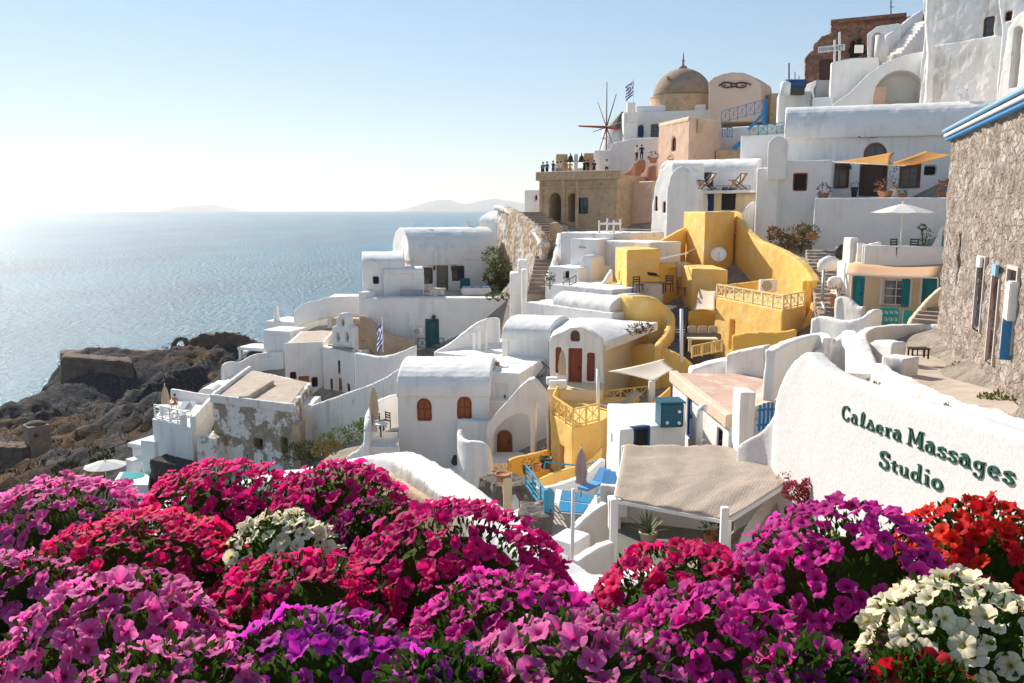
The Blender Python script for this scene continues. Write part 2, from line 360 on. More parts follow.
# ------------------------------------------------------------------ facades
def F(pl, Yl, pr, Yr, py, depth=None):
    """front edge of a block: left and right corner at height from py (taken at the left corner); returns corners a b c d (z = top)"""
    z = Zof(py, Yl)
    a = Vector((Xof(pl, Yl, z), Yl, z)); b = Vector((Xof(pr, Yr, z), Yr, z))
    if depth is None: return a, b
    d = b - a; n = Vector((-d.y, d.x, 0)).normalized() * depth
    return a, b, b + n, a + n
def arch_outline(w, h, arched, n=10):
    if not arched: return [(-w / 2, 0), (w / 2, 0), (w / 2, h), (-w / 2, h)]
    r = w / 2; hs = max(h - r, 0.05)
    return [(-r, 0), (r, 0)] + [(r * math.cos(math.pi * i / n), hs + (h - hs) * math.sin(math.pi * i / n)) for i in range(n + 1)]
def opening(wall, thing_, a, b, px, pyb, wd, ht, kind='window', mt=WOODR, arched=False, rec=0.09, glass=GLASS, cols=2, rows=2, surround=None, leafs=1, depth=0.35):
    """cut a hole in the facade a-b at px / bottom pyb (metres wd x ht) and set a door or window into the reveal"""
    P = onplane(px, pyb, a, b)
    u = Vector((b[0] - a[0], b[1] - a[1], 0)).normalized(); n = Vector((-u.y, u.x, 0))
    if n.dot(P) < 0: n = -n                     # n points into the house
    Z = Vector((0, 0, 1))
    def W(x, z, dpt): return P + u * x + Z * z + n * dpt
    ol = arch_outline(wd, ht, arched)
    def slab(mb, outline, d0, d1):
        m = len(outline); vs = [W(x, z, d0) for x, z in outline] + [W(x, z, d1) for x, z in outline]
        fs = [tuple(range(m)), tuple(range(2 * m - 1, m - 1, -1))] + [(i, i + m, (i + 1) % m + m, (i + 1) % m) for i in range(m)]
        mb.add(vs, fs)
    if wall is not None: slab(wall.cut, ol, -0.6, depth)
    def ring(mb, outline, t, d0, d1):
        m = len(outline); cx = 0; cz = ht / 2
        inn = [(x - t * (1 if x > 1e-3 else -1 if x < -1e-3 else 0), (z + t if z < 1e-3 else z - t if z > ht * 0.6 else z)) for x, z in outline]
        if arched:
            inn = [(x * (wd / 2 - t) / (wd / 2), t if z < 1e-3 else (z if z <= (ht - wd / 2) + 1e-3 else ht - wd / 2 + (z - ht + wd / 2) * (wd / 2 - t) / (wd / 2))) for x, z in outline]
        vs = []
        for dd in (d0, d1):
            vs += [W(x, z, dd) for x, z in outline] + [W(x, z, dd) for x, z in inn]
        fs = []
        for i in range(m):
            j = (i + 1) % m
            fs += [(i, j, m + j, m + i), (2 * m + i, 3 * m + i, 3 * m + j, 2 * m + j), (i, 2 * m + i, 2 * m + j, j), (m + i, m + j, 3 * m + j, 3 * m + i)]
        mb.add(vs, fs); return inn
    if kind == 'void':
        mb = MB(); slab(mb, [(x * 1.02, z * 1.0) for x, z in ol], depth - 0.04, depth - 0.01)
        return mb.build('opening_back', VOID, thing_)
    if surround is not None:
        mb = MB(); sw = 0.1
        so_ = arch_outline(wd + 2 * sw, ht + sw, arched)
        s0 = [(x, z) for x, z in so_]; m = len(s0)
        ins = [(x * wd / (wd + 2 * sw), z * ht / (ht + sw)) for x, z in s0]
        vs = []
        for dd in (-0.06, 0.03):
            vs += [W(x, z, dd) for x, z in s0] + [W(x, z, dd) for x, z in ins]
        fs = []
        for i in range(m):
            j = (i + 1) % m
            fs += [(i, j, m + j, m + i), (2 * m + i, 3 * m + i, 3 * m + j, 2 * m + j), (i, 2 * m + i, 2 * m + j, j), (m + i, m + j, 3 * m + j, 3 * m + i)]
        mb.add(vs, fs); mb.build('surround', surround, thing_)
    t = min(0.09, wd * 0.12)
    t = t * 1.1; fr = MB(); inn = ring(fr, ol, t, rec - 0.04, rec + 0.08)
    if kind == 'window':
        wi = wd - 2 * t
        for c in range(1, cols):
            x = -wi / 2 + wi * c / cols; fr.box(W(x, ht / 2, rec + 0.02), (0.05, 0.05, ht - t), R=Matrix((u, n, Z)).transposed())
        for r in range(1, rows):
            z = t + (ht - 2 * t) * r / rows; fr.box(W(0, z, rec + 0.02), (wi, 0.045, 0.045), R=Matrix((u, n, Z)).transposed())
        o = fr.build('window', mt, thing_)
        mb = MB(); slab(mb, ol, rec + 0.05, rec + 0.07); mb.build('pane', glass, o)
        return o
    if kind in ('shutter', 'door'):
        lf = MB(); inner = [(x * 0.98, z * 0.99 + 0.005) for x, z in inn]
        slab(lf, inner, rec + 0.03, rec + 0.07)
        Rm = Matrix((u, n, Z)).transposed()
        wi = wd - 2 * t; hh = (ht - (wd / 2 if arched else 0))
        for c in range(leafs):
            cx = -wi / 2 + wi * (c + 0.5) / leafs; lw = wi / leafs
            if kind == 'door':
                for z0, z1 in ((0.08, 0.42), (0.50, 0.92)):
                    lf.box(W(cx, hh * (z0 + z1) / 2, rec + 0.02), (lw * 0.62, 0.03, hh * (z1 - z0) * 0.85), R=Rm)
            else:
                k = max(4, int(hh / 0.16))
                for i in range(k): lf.box(W(cx, hh * (i + 0.6) / (k + 0.2), rec + 0.02), (lw * 0.8, 0.03, hh / k * 0.5), R=Rm)
                lf.box(W(cx + lw / 2, hh / 2, rec + 0.01), (0.05, 0.05, hh * 0.96), R=Rm) if c < leafs - 1 else None
        o = lf.build('door' if kind == 'door' else 'shutter', mt, thing_)
        fr.build('frame', mt, o)
        if kind == 'door':
            h = MB(); h.box(W(wi * 0.36, min(1.0, ht * 0.48), rec - 0.03), (0.05, 0.07, 0.16), R=Rm); h.build('handle', METALD, o)
        return o
def railing(name, label, p0, p1, h, mt, n=None, style='x', group=None, th=0.05, cat='railing', multi=None):
    pts = [Vector(p) for p in (multi or (p0, p1))]
    e = thing(name, label, cat, pts[0], group)
    rails = MB(); cross = MB()
    for si, (a, b) in enumerate(zip(pts[:-1], pts[1:])):
        L = (b - a).length; k = n or max(1, round(L / 1.0)); up = Vector((0, 0, h))
        for i in range(0 if si == 0 else 1, k + 1):
            q = a.lerp(b, i / k); pm = MB(); pm.box(q + up * 0.5, (th * 1.3, th * 1.3, h + 0.02)); pm.build('post', mt, e)
        for zz in (0.12, 1.0):
            rails.bar(a + up * zz, b + up * zz, th, th)
        for i in range(k):
            q0 = a.lerp(b, i / k); q1 = a.lerp(b, (i + 1) / k)
            if style == 'x':
                cross.bar(q0 + up * 0.15, q1 + up * 0.97, th * 0.7); cross.bar(q0 + up * 0.97, q1 + up * 0.15, th * 0.6)
                mid = q0.lerp(q1, 0.5); cross.bar(mid + up * 0.12, mid + up, th * 0.5)
            elif style == 'h':
                for zz in (0.35, 0.58, 0.8): cross.bar(q0 + up * zz, q1 + up * zz, th * 0.6)
            else:
                for j in range(1, 6):
                    q = q0.lerp(q1, j / 6); cross.bar(q + up * 0.12, q + up, th * 0.4)
    rails.build('rail', mt, e)
    cross.build('lattice', mt, e)
    return e
def stairs(mb, a, b, width, n, zb):
    """solid steps rising from point a (front centre, low) to b (high)"""
    a = Vector(a); b = Vector(b); d = Vector((b.x - a.x, b.y - a.y, 0)); u = d.normalized(); s_ = Vector((-u.y, u.x, 0)) * width / 2
    for i in range(n):
        q0 = a + d * i / n; q1 = a + d * (i + 1) / n; z = a.z + (b.z - a.z) * (i + 1) / n
        mb.prism([Vector((p.x, p.y, z)) for p in (q0 - s_, q1 - s_ + u * 0.02, q1 + s_ + u * 0.02, q0 + s_)], min(zb, a.z - 0.3))
# ================================================================== SETTING
SEA_Z = -105.0
def grid_mesh(name, xs, ys, zf, material, kind='structure'):
    nx, ny = len(xs), len(ys)
    X, Y = np.meshgrid(xs, ys); Z = zf(X, Y)
    co = np.stack([X, Y, Z], -1).reshape(-1, 3)
    idx = np.arange(nx * ny).reshape(ny, nx)
    f = np.stack([idx[:-1, :-1], idx[:-1, 1:], idx[1:, 1:], idx[1:, :-1]], -1).reshape(-1, 4)
    me = bpy.data.meshes.new(name); me.vertices.add(len(co)); me.vertices.foreach_set('co', co.ravel())
    me.loops.add(f.size); me.loops.foreach_set('vertex_index', f.ravel())
    me.polygons.add(len(f)); me.polygons.foreach_set('loop_start', np.arange(0, f.size, 4)); me.polygons.foreach_set('loop_total', np.full(len(f), 4))
    me.update(); me.polygons.foreach_set('use_smooth', [True] * len(f)); me.materials.append(material)
    o = bpy.data.objects.new(name, me); COL.objects.link(o)
    if kind: o['kind'] = kind
    return o
def fbm(X, Y, s, oct_=5, seed=0.0):
    out = np.zeros(X.shape)
    fl = out.ravel(); xs = X.ravel() / s; ys = Y.ravel() / s
    for i in range(len(fl)): fl[i] = mnoise.fractal((xs[i], ys[i], seed), 0.9, 2.1, oct_, noise_basis='PERLIN_ORIGINAL')
    return out

# sea: a disc out to the horizon
m = mat('sea_water', (0.012, 0.10, 0.17), 0.21, spec=0.38)
nt = m.node_tree; N = nt.nodes; L = nt.links; b = N['Principled BSDF']
b.inputs['IOR'].default_value = 1.33
tc = N.new('ShaderNodeTexCoord')
def wv(scale, stx, sty, det, rot):
    mp = N.new('ShaderNodeMapping'); mp.inputs['Scale'].default_value = (stx, sty, 1); mp.inputs['Rotation'].default_value = (0, 0, rot)
    L.new(tc.outputs['Object'], mp.inputs[0]); n = N.new('ShaderNodeTexNoise'); n.inputs['Scale'].default_value = scale
    n.inputs['Detail'].default_value = det; n.inputs['Roughness'].default_value = 0.6; L.new(mp.outputs[0], n.inputs[0]); return n
n1 = wv(0.16, 1.0, 0.55, 5, 0.5); n2 = wv(0.8, 1, 0.7, 4, -0.3); n3 = wv(0.004, 1, 0.4, 3, 0.2)
b1 = N.new('ShaderNodeBump'); b1.inputs['Strength'].default_value = 1.0; b1.inputs['Distance'].default_value = 8
b2 = N.new('ShaderNodeBump'); b2.inputs['Strength'].default_value = 1.0; b2.inputs['Distance'].default_value = 2.0
L.new(n1.outputs[0], b1.inputs['Height']); L.new(n2.outputs[0], b2.inputs['Height']); L.new(b1.outputs[0], b2.inputs['Normal'])
cr = N.new('ShaderNodeValToRGB'); cr.color_ramp.elements[0].color = (0.003, 0.125, 0.215, 1); cr.color_ramp.elements[1].color = (0.006, 0.175, 0.285, 1)
cr.color_ramp.elements[0].position = 0.35; cr.color_ramp.elements[1].position = 0.65
L.new(n3.outputs[0], cr.inputs[0])
N.remove(b); df = N.new('ShaderNodeBsdfDiffuse'); gl = N.new('ShaderNodeBsdfGlossy'); gl.inputs['Roughness'].default_value = 0.25
fr_ = N.new('ShaderNodeMixShader'); fr_.inputs[0].default_value = 0.19   # mean reflectance of a wind-roughened sea
L.new(cr.outputs[0], df.inputs[0]); L.new(b2.outputs[0], df.inputs['Normal']); L.new(b2.outputs[0], gl.inputs['Normal'])
L.new(df.outputs[0], fr_.inputs[1]); L.new(gl.outputs[0], fr_.inputs[2]); L.new(fr_.outputs[0], N['Material Output'].inputs[0])
seg = 128
rr = [0, 60, 300, 1500, 6000, 20000]
vs = [(0, 0, SEA_Z)]; fs = []
for r in rr[1:]:
    for k in range(seg):
        a = 2 * math.pi * k / seg; vs.append((r * math.cos(a), r * math.sin(a), SEA_Z))
for k in range(seg): fs.append((0, 1 + k, 1 + (k + 1) % seg))
for q in range(len(rr) - 2):
    for k in range(seg):
        k2 = (k + 1) % seg; fs.append((1 + q * seg + k, 1 + (q + 1) * seg + k, 1 + (q + 1) * seg + k2, 1 + q * seg + k2))
me = bpy.data.meshes.new('sea'); me.from_pydata(vs, [], fs); me.materials.append(m)
sea = bpy.data.objects.new('sea', me); COL.objects.link(sea); sea['kind'] = 'structure'

# faint islands on the horizon
ISL = mat('island_rock', (0.16, 0.15, 0.13), 1.0)
def island(pts, Y, dep):
    mb = MB()
    P = [A(px, py, Y) for px, py in pts]
    P = crom(P, 4); k = len(P); vs = []
    for i, p in enumerate(P):
        h = p.z - SEA_Z + 10
        jit = mnoise.noise((i * 0.7, Y, 0)) * h * 0.1
        vs += [(p.x, Y - dep, SEA_Z - 55), (p.x, Y - dep * 0.4, SEA_Z + h * 0.55 - 10), (p.x, Y, p.z + jit), (p.x, Y + dep, SEA_Z - 55)]
    fs = []
    for i in range(k - 1):
        for j in range(3): fs.append((i * 4 + j, (i + 1) * 4 + j, (i + 1) * 4 + j + 1, i * 4 + j + 1))
    mb.add(vs, fs); o = mb.build('distant_island_hills', ISL, None, True); o['kind'] = 'structure'
island([(398, 211.5), (415, 206), (432, 201), (450, 200), (465, 204), (480, 201), (497, 199), (520, 203), (545, 208), (570, 211.5)], 30000, 800)
island([(160, 211.5), (176, 207), (192, 206), (210, 204.5), (228, 207.5), (246, 211.5)], 30000, 700)

# ---- ground control points (px, py, Y) of what the photo shows, plus hidden ones in world metres
ctrl = [(500,578,18),(590,528,32),(560,548,26),(840,520,20),(760,560,22),(680,556,28),(650,545,30),(504,478,38),(420,482,44),(460,480,43),(330,450,54),(290,468,58),(370,430,56),(250,478,60),(170,486,60),(110,486,62),
 (60,474,80),(0,474,80),(560,478,38),(600,392,44),(640,430,40),(700,470,34),(675,374,48),(640,305,56),(600,388,48),(705,364,46),(760,362,42),(765,322,50),(745,305,53),(790,320,47.5),(775,306,49.5),(800,318,46),(800,335,40),(840,345,34),(870,378,27),(910,368,28),(985,402,20),(1010,410,16),
 (895,328,40),(938,332,38),(948,325,42),(845,300,44),(830,262,57),(790,252,60),(780,248,60),(900,255,54),(900,228,62),(560,300,62),(548,292,66),(536,214,88),(530,250,74),(450,298,80),(400,303,75),(470,300,78),(500,294,76),(500,348,66),(522,335,61),(420,354,70),(375,362,67),(300,404,70),(350,402,67),(385,382,63),(270,398,66),(230,410,66),
 (280,380,76),(250,345,84),(320,320,84),(700,240,74),(650,245,76),(600,250,74),(600,238,84),(700,190,84),(740,200,80),(690,195,92),(600,215,94),(640,182,96),(680,140,102),(740,160,90),(760,215,70),(850,140,78),(800,135,90),(870,112,90),(860,95,100),(960,115,80),(1010,160,60),(1100,70,70),(1100,120,40),(1100,300,24),(1200,400,16)]
C = [tuple(A(*c)) for c in ctrl]
C = [(x, y, z - 0.45) for x, y, z in C]
C += [(0,0,-2.7),(-3,4,-2.9),(3,4,-2.9),(0,6,-3.4),(-6,8,-5),(6,0,-2.6),(-8,0,-2.8),(5,8,-5),(7.6,12,-8.5),(7.8,16,-10),(7,20,-10.5),(6.5,9,-6),(0,-30,-1),(-30,-30,-8),(30,-30,4),(-20,20,-16),(-34,30,-26),(-12,22,-12.5),(-4,14,-7.5),(14,8,-4),(30,10,2),
      (-22,45,-20),(-35,60,-28),(-60,60,-45),(-70,20,-60),(-110,60,-90),(60,60,5),(60,100,10),(90,60,8),(100,130,12),(45,130,7),(20,130,8),(8,126,-4),(-2,118,-14),(-10,104,-20),(-16,96,-22),(-24,104,-34),(-20,130,-50),(0,150,-60),(30,170,-40),(80,190,-40),(140,60,16),(140,-30,14),(140,180,-4),
      (0,200,-108),(60,230,-112),(140,260,-112),(-60,-60,-60),(-140,0,-112),(-60,160,-70),(-30,150,-66),(-40,110,-48)]
# headland (dark cliff with the fort) as seen from here
hl = [(0,412,185),(30,397,195),(60,385,205),(62,362,216),(130,352,218),(190,350,222),(240,352,222),(250,345,225),(100,352,222),(0,480,105),(40,470,110),(100,440,130),(60,440,150),(30,440,150),(0,445,145),(120,410,165),(150,400,172),(185,400,160),(205,372,168),(225,385,140),
      (200,420,110),(220,405,105),(160,445,98),(130,455,90),(90,466,86),(250,370,140),(60,412,185),(130,402,197),(95,404,192)]
C += [tuple(A(*c)) for c in hl]
C += [(-170,150,-75),(-150,185,-78),(-140,215,-92),(-130,240,-108),(-60,262,-106),(-90,252,-108),(-20,262,-112),(-220,150,-112),(-200,220,-114),(-160,90,-95),(-120,110,-68),(-90,95,-55),(-240,60,-114),(-250,-20,-114),(0,300,-116),(-240,300,-116),(160,320,-116)]
C = np.array(C)
def rbf_fit(P, z):
    d = np.hypot(P[:, 0, None] - P[None, :, 0], P[:, 1, None] - P[None, :, 1])
    n = len(P); K = d + np.eye(n) * 0.4
    Mx = np.zeros((n + 3, n + 3)); Mx[:n, :n] = K; Mx[:n, n] = 1; Mx[:n, n + 1:] = P[:, :2] / 100; Mx[n:, :n] = Mx[:n, n:].T
    return np.linalg.solve(Mx, np.concatenate([z, [0, 0, 0]]))
wts = rbf_fit(C, C[:, 2])
def ground(X, Y):
    X = np.asarray(X, float); Y = np.asarray(Y, float); out = wts[-3] + wts[-2] * X / 100 + wts[-1] * Y / 100
    for i in range(len(C)): out = out + wts[i] * np.hypot(X - C[i, 0], Y - C[i, 1])
    return out
def gz(x, y): return float(ground(x, y))
def roughf(X, Y, a=20, w_=14):
    # rugged outside the village, smooth below the houses
    dv = np.clip((-(X) - a - 0.1 * Y) / w_, 0, 1)
    dv = np.maximum(dv, np.clip((Y - 128) / 25, 0, 1))
    dv = np.where((Y < 50), np.clip((-X - 16) / 15, 0, 1), dv)
    return dv
def zf(X, Y):
    r = roughf(X, Y); z = ground(X, Y)
    big = np.abs(fbm(X, Y, 20, 6, 3.0)); ridge = 1 - np.minimum(big * 2.6, 1)
    det = fbm(X, Y, 7, 6, 9.0); d2 = 1 - np.minimum(np.abs(fbm(X, Y, 4.5, 4, 5.0)) * 2.5, 1)
    r = r * (1 - .85 * np.exp(-(((X + 100) / 20) ** 2 + ((Y - 203) / 15) ** 2)))
    z = z + r * (ridge ** 2 * 1.3 - 1.0 + det * 1.2 + d2 * 1.1 + fbm(X, Y, 2.2, 3, 1.0) * .9) + (1 - r) * det * 0.10
    return np.maximum(z, SEA_Z - 8)
HILL = bpy.data.materials.new('hillside_rock_and_earth'); HILL.use_nodes = True
nt = HILL.node_tree; N = nt.nodes; L = nt.links; b = N['Principled BSDF']; b.inputs['Roughness'].default_value = 0.97; b.inputs['Specular IOR Level'].default_value = 0.15
tc = N.new('ShaderNodeTexCoord')
def nz(s, d=8, r=0.65, dist=0.4):
    n = N.new('ShaderNodeTexNoise'); n.inputs['Scale'].default_value = s; n.inputs['Detail'].default_value = d; n.inputs['Roughness'].default_value = r; n.inputs['Distortion'].default_value = dist
    L.new(tc.outputs['Object'], n.inputs[0]); return n.outputs[0]
def ramp(inp, stops):
    c = N.new('ShaderNodeValToRGB'); e = c.color_ramp.elements
    while len(e) < len(stops): e.new(0.5)
    for q, (p, col) in zip(e, stops): q.position = p; q.color = (*col, 1) if len(col) == 3 else col
    L.new(inp, c.inputs[0]); return c.outputs[0]
def mixc(f, a, b_):
    x = N.new('ShaderNodeMix'); x.data_type = 'RGBA'
    L.new(f, x.inputs[0]); L.new(a, x.inputs[6]); L.new(b_, x.inputs[7]); return x.outputs[2]
rock = ramp(nz(0.09), [(0.30, (0.020, 0.022, 0.030)), (0.50, (0.040, 0.040, 0.046)), (0.62, (0.085, 0.058, 0.042)), (0.74, (0.16, 0.10, 0.065))])
rock2 = ramp(nz(1.5), [(0.35, (0.018, 0.022, 0.028)), (0.52, (0.05, 0.047, 0.047)), (0.66, (0.20, 0.17, 0.15))])
mx = N.new('ShaderNodeMix'); mx.data_type = 'RGBA'; mx.inputs[0].default_value = 0.5; L.new(rock, mx.inputs[6]); L.new(rock2, mx.inputs[7]); rockc = mx.outputs[2]
dry = ramp(nz(0.5), [(0.3, (0.05, 0.032, 0.02)), (0.6, (0.14, 0.085, 0.045)), (0.75, (0.06, 0.06, 0.025))])
dmask = ramp(nz(0.035, 4), [(0.47, (0, 0, 0)), (0.56, (1, 1, 1))])
rockc = mixc(dmask, rockc, dry)
pave = ramp(nz(1.2), [(0.3, (0.26, 0.21, 0.17)), (0.6, (0.44, 0.37, 0.30)), (0.8, (0.58, 0.52, 0.46))])
at = N.new('ShaderNodeAttribute'); at.attribute_name = 'village'
L.new(mixc(at.outputs['Fac'], rockc, pave), b.inputs['Base Color'])
bp = N.new('ShaderNodeBump'); bp.inputs['Strength'].default_value = 1.0; bp.inputs['Distance'].default_value = 0.5; L.new(nz(0.8, 10), bp.inputs['Height'])
bp2 = N.new('ShaderNodeBump'); bp2.inputs['Strength'].default_value = 1.0; bp2.inputs['Distance'].default_value = 0.12; L.new(nz(4, 8), bp2.inputs['Height']); L.new(bp.outputs[0], bp2.inputs['Normal'])
L.new(bp2.outputs[0], b.inputs['Normal'])
xs = np.concatenate([np.arange(-260, -170, 4.0), np.arange(-170, 60, 1.0), np.arange(60, 162, 5)])
ys = np.concatenate([np.arange(-60, 0, 4.0), np.arange(0, 250, 1.0), np.arange(250, 330, 5)])
hill = grid_mesh('hillside', xs, ys, zf, HILL)
Xg, Yg = np.meshgrid(xs, ys); vv = (1 - roughf(Xg, Yg, 13, 6)).ravel()
at_ = hill.data.attributes.new('village', 'FLOAT', 'POINT'); at_.data.foreach_set('value', vv.astype(np.float32))

# fort ruin on the headland
def seat(px, py, Y): return A(px, py, Y)
FORT = mat('fort_masonry', (0.17, 0.12, 0.09), 0.97, (1.5, 0.8, 0.15), (0.25, 0.35), ((0.10, 0.075, 0.06), 0.5, 0.55, 0.68), stones=0.9)
e = thing('ruined_fort', 'large brown masonry bastion of the ruined fort on the dark headland above the sea', 'ruin', seat(95, 395, 213))
mb = MB(); t = [A(61, 356, 206), A(133, 362, 204), A(128, 351, 222), A(66, 351, 222)]
zb = A(60, 425, 205).z
lo = [A(57, 396, 203), A(137, 396, 201)]
vs = t + [Vector((lo[0].x, lo[0].y, zb)), Vector((lo[1].x, lo[1].y, zb)), Vector((t[2].x, t[2].y, zb)), Vector((t[3].x, t[3].y, zb))]
mb.add(vs, [(0, 1, 2, 3), (7, 6, 5, 4), (0, 4, 5, 1), (1, 5, 6, 2), (2, 6, 7, 3), (3, 7, 4, 0)])
Wall('bastion', FORT, e, mb, 200, 9, 0.6)
mb = MB(); t = [A(72, 394, 200), A(118, 396, 198), A(118, 393, 203), A(72, 392, 204)]
mb.prism(t, zb - 6); Wall('lower_wall', FORT, e, mb, 200, 9, 0.6)
mb = MB(); mb.prism([A(60, 353, 222), A(120, 352, 222), A(185, 350.5, 226), A(240, 351, 226), A(240, 349, 230), A(60, 350, 230)], zb); Wall('rampart', FORT, e, mb, 200, 9, 0.6)
e = thing('rock_ruin_with_arch', 'brown rock mound and small stone arch with the sea showing through', 'ruin', seat(215, 345, 226))
mb = MB(); R = A(181, 346, 226)
mb.tube([A(173.5, 352, 226), A(174, 344, 226), A(177, 339.6, 226), A(181, 338.6, 226), A(185, 339.5, 226), A(188, 345, 226), A(189, 352, 226)], [0.9, 0.7, 0.6, 0.6, 0.7, 0.9, 1.0], 8)
mb.build('arch', FORT, e, True)
mb = MB(); mb.prism([A(188, 341, 224), A(200, 334, 224), A(222, 332, 222), A(240, 331, 222), A(250, 341, 222), A(262, 345, 224), A(262, 346, 234), A(240, 333, 236), A(222, 333, 236), A(200, 335, 236), A(188, 342, 234)], A(200, 372, 224).z)
Wall('rock_mass', FORT, e, mb, 220, 26, 0.7)
e = thing('stone_hut', 'small stone hut with one dark window on a tall retaining wall on the cliff', 'hut', seat(38, 470, 120))
a, b_, c, d = F(28, 120, 50, 122, 428, 3.2); mb = MB(); mb.prism([a, b_, c, d], a.z - 8)
wl_ = Wall('wall', mat('grey_brown_masonry', (0.30, 0.23, 0.18), 0.95, (2, 0.6, 0.08), (0.25, 0.8)), e, mb, 120, 4)
opening(wl_, e, a, b_, 37, 438, 0.6, 0.6, 'void')
mb = MB(); c0 = (a + c) / 2; mb.lathe((c0.x, c0.y, a.z - .1), [(1.3, 0), (1.1, .35), (0.6, .6), (0.1, .7)], 12, sx=1.2); mb.build('roof_mound', MATS['fort_masonry'], e, True)
a, b_, c, d = F(-20, 120, 24, 119, 446, 3); mb = MB(); mb.prism([a, b_, c, d], a.z - 8); q = thing('retaining_wall', 'grey masonry retaining wall on the cliff left of the stone hut', 'wall', a); Wall('wall', FORT, q, mb, 120, 4)
# ================================================================== VILLAGE
def base_of(pts, extra=1.2): return min([gz(p[0], p[1]) for p in pts] + [p[2] - 1.0 for p in pts]) - extra
def H(name, label, pl, Yl, pr, Yr, py, depth, m=WHITE, cat='house', zb=None, rough=1.0, e=None, part='wall', group=None):
    a, b, c, d = F(pl, Yl, pr, Yr, py, depth)
    if e is None: e = thing(name, label, cat, Vector((a.x, a.y, gz(a.x, a.y))), group)
    mb = MB(); mb.prism([a, b, c, d], base_of((a, b, c, d)) if zb is None else zb)
    W_ = Wall(part, m, e, mb, (Yl + Yr) / 2, rough)
    W_.a, W_.b, W_.c, W_.d = a, b, c, d
    return e, W_
def V(e, pl, Yl, pr, Yr, py, depth, rise, m=WHITE, part='vaulted_roof', base=1.2, over=0.0, rough=1.0):
    """barrel roof with its axis along the front edge; py = springing line"""
    a, b, c, d = F(pl, Yl, pr, Yr, py, depth)
    mb = MB(); u = (b - a).normalized()
    mb.vault(a - u * over, (b - a) + u * 2 * over, d - a, rise, a.z - base)
    W_ = Wall(part, m, e, mb, (Yl + Yr) / 2, rough); W_.a, W_.b, W_.c, W_.d = a, b, c, d
    return W_
def parapet(name, label, pts, th=0.3, m=WHITE, zb=None, drop=None, smooth=4, cat='wall', e=None, part='coping_wall', rough=1.0, Y=None):
    P = [A(*p) for p in pts]
    if e is None: e = thing(name, label, cat, P[0])
    mb = MB()
    if drop is not None: mb.ribbon(P, th, drop, smooth, base='drop')
    else: mb.ribbon(P, th, base_of(P) if zb is None else zb, smooth)
    w_ = Wall(part, m, e, mb, Y or sum(p[2] for p in pts) / len(pts), rough, vox=max(min(th / 3.2, (Y or pts[0][2]) / 400), 0.04)); w_.P = P
    return e, w_
def poly(e, pts, m, part='wall', zb=None, Y=None, rough=1.0, drop=None, flat=None):
    P = [A(*p) for p in pts]
    if flat is not None: P = [Vector((p.x, p.y, P[flat].z)) for p in P]
    mb = MB(); mb.prism(P, (min(p.z for p in P) - drop) if drop else (base_of(P) if zb is None else zb))
    w_ = Wall(part, m, e, mb, Y or pts[0][2], rough); w_.P = P; return w_
def chimney(e, px, py, Y, w=0.5, h=0.9, m=WHITE, part='chimney'):
    p = A(px, py, Y); mb = MB(); mb.prism([p + Vector((x * w / 2, y * w / 2, 0)) for x, y in ((-1, -1), (1, -1), (1, 1), (-1, 1))], p.z - h)
    mb.build(part, m, e, bevel=0.05)

# ---------- sign wall ---------------------------------------------------------------
SX = 8.0
SA, SB = Vector((SX, 30, 0)), Vector((SX, 6, 0))
def onsign(px, py): return onplane(px, py, SA, SB)
top = [onsign(px, py) for px, py in ((1330, 575), (1180, 505), (1100, 470), (1024, 437), (985, 424), (950, 412), (925, 405), (900, 398), (880, 391), (860, 384), (842, 377), (828, 371), (816, 361), (804, 352))]
e = thing('sign_wall', 'tall curved white plaster wall carrying dark green painted lettering', 'wall', Vector((SX, 18, gz(SX, 18))))
path = top + [A(794, 371, 24.2), A(785, 391, 24.8), A(781, 412, 25.3), A(768, 428, 25.8), A(752, 438, 26.2), A(741, 446, 26.6)]
th = 0.45
path = [p + Vector((th / 2, 0, 0)) if i < len(top) else p for i, p in enumerate(path)]
mb = MB(); mb.ribbon(path, th, -15.5, 4)
SIGNW_ = Wall('wall', SIGNPL, e, mb, 16, 0.35, vox=0.07)
# broad low buttress at the foot of the peak

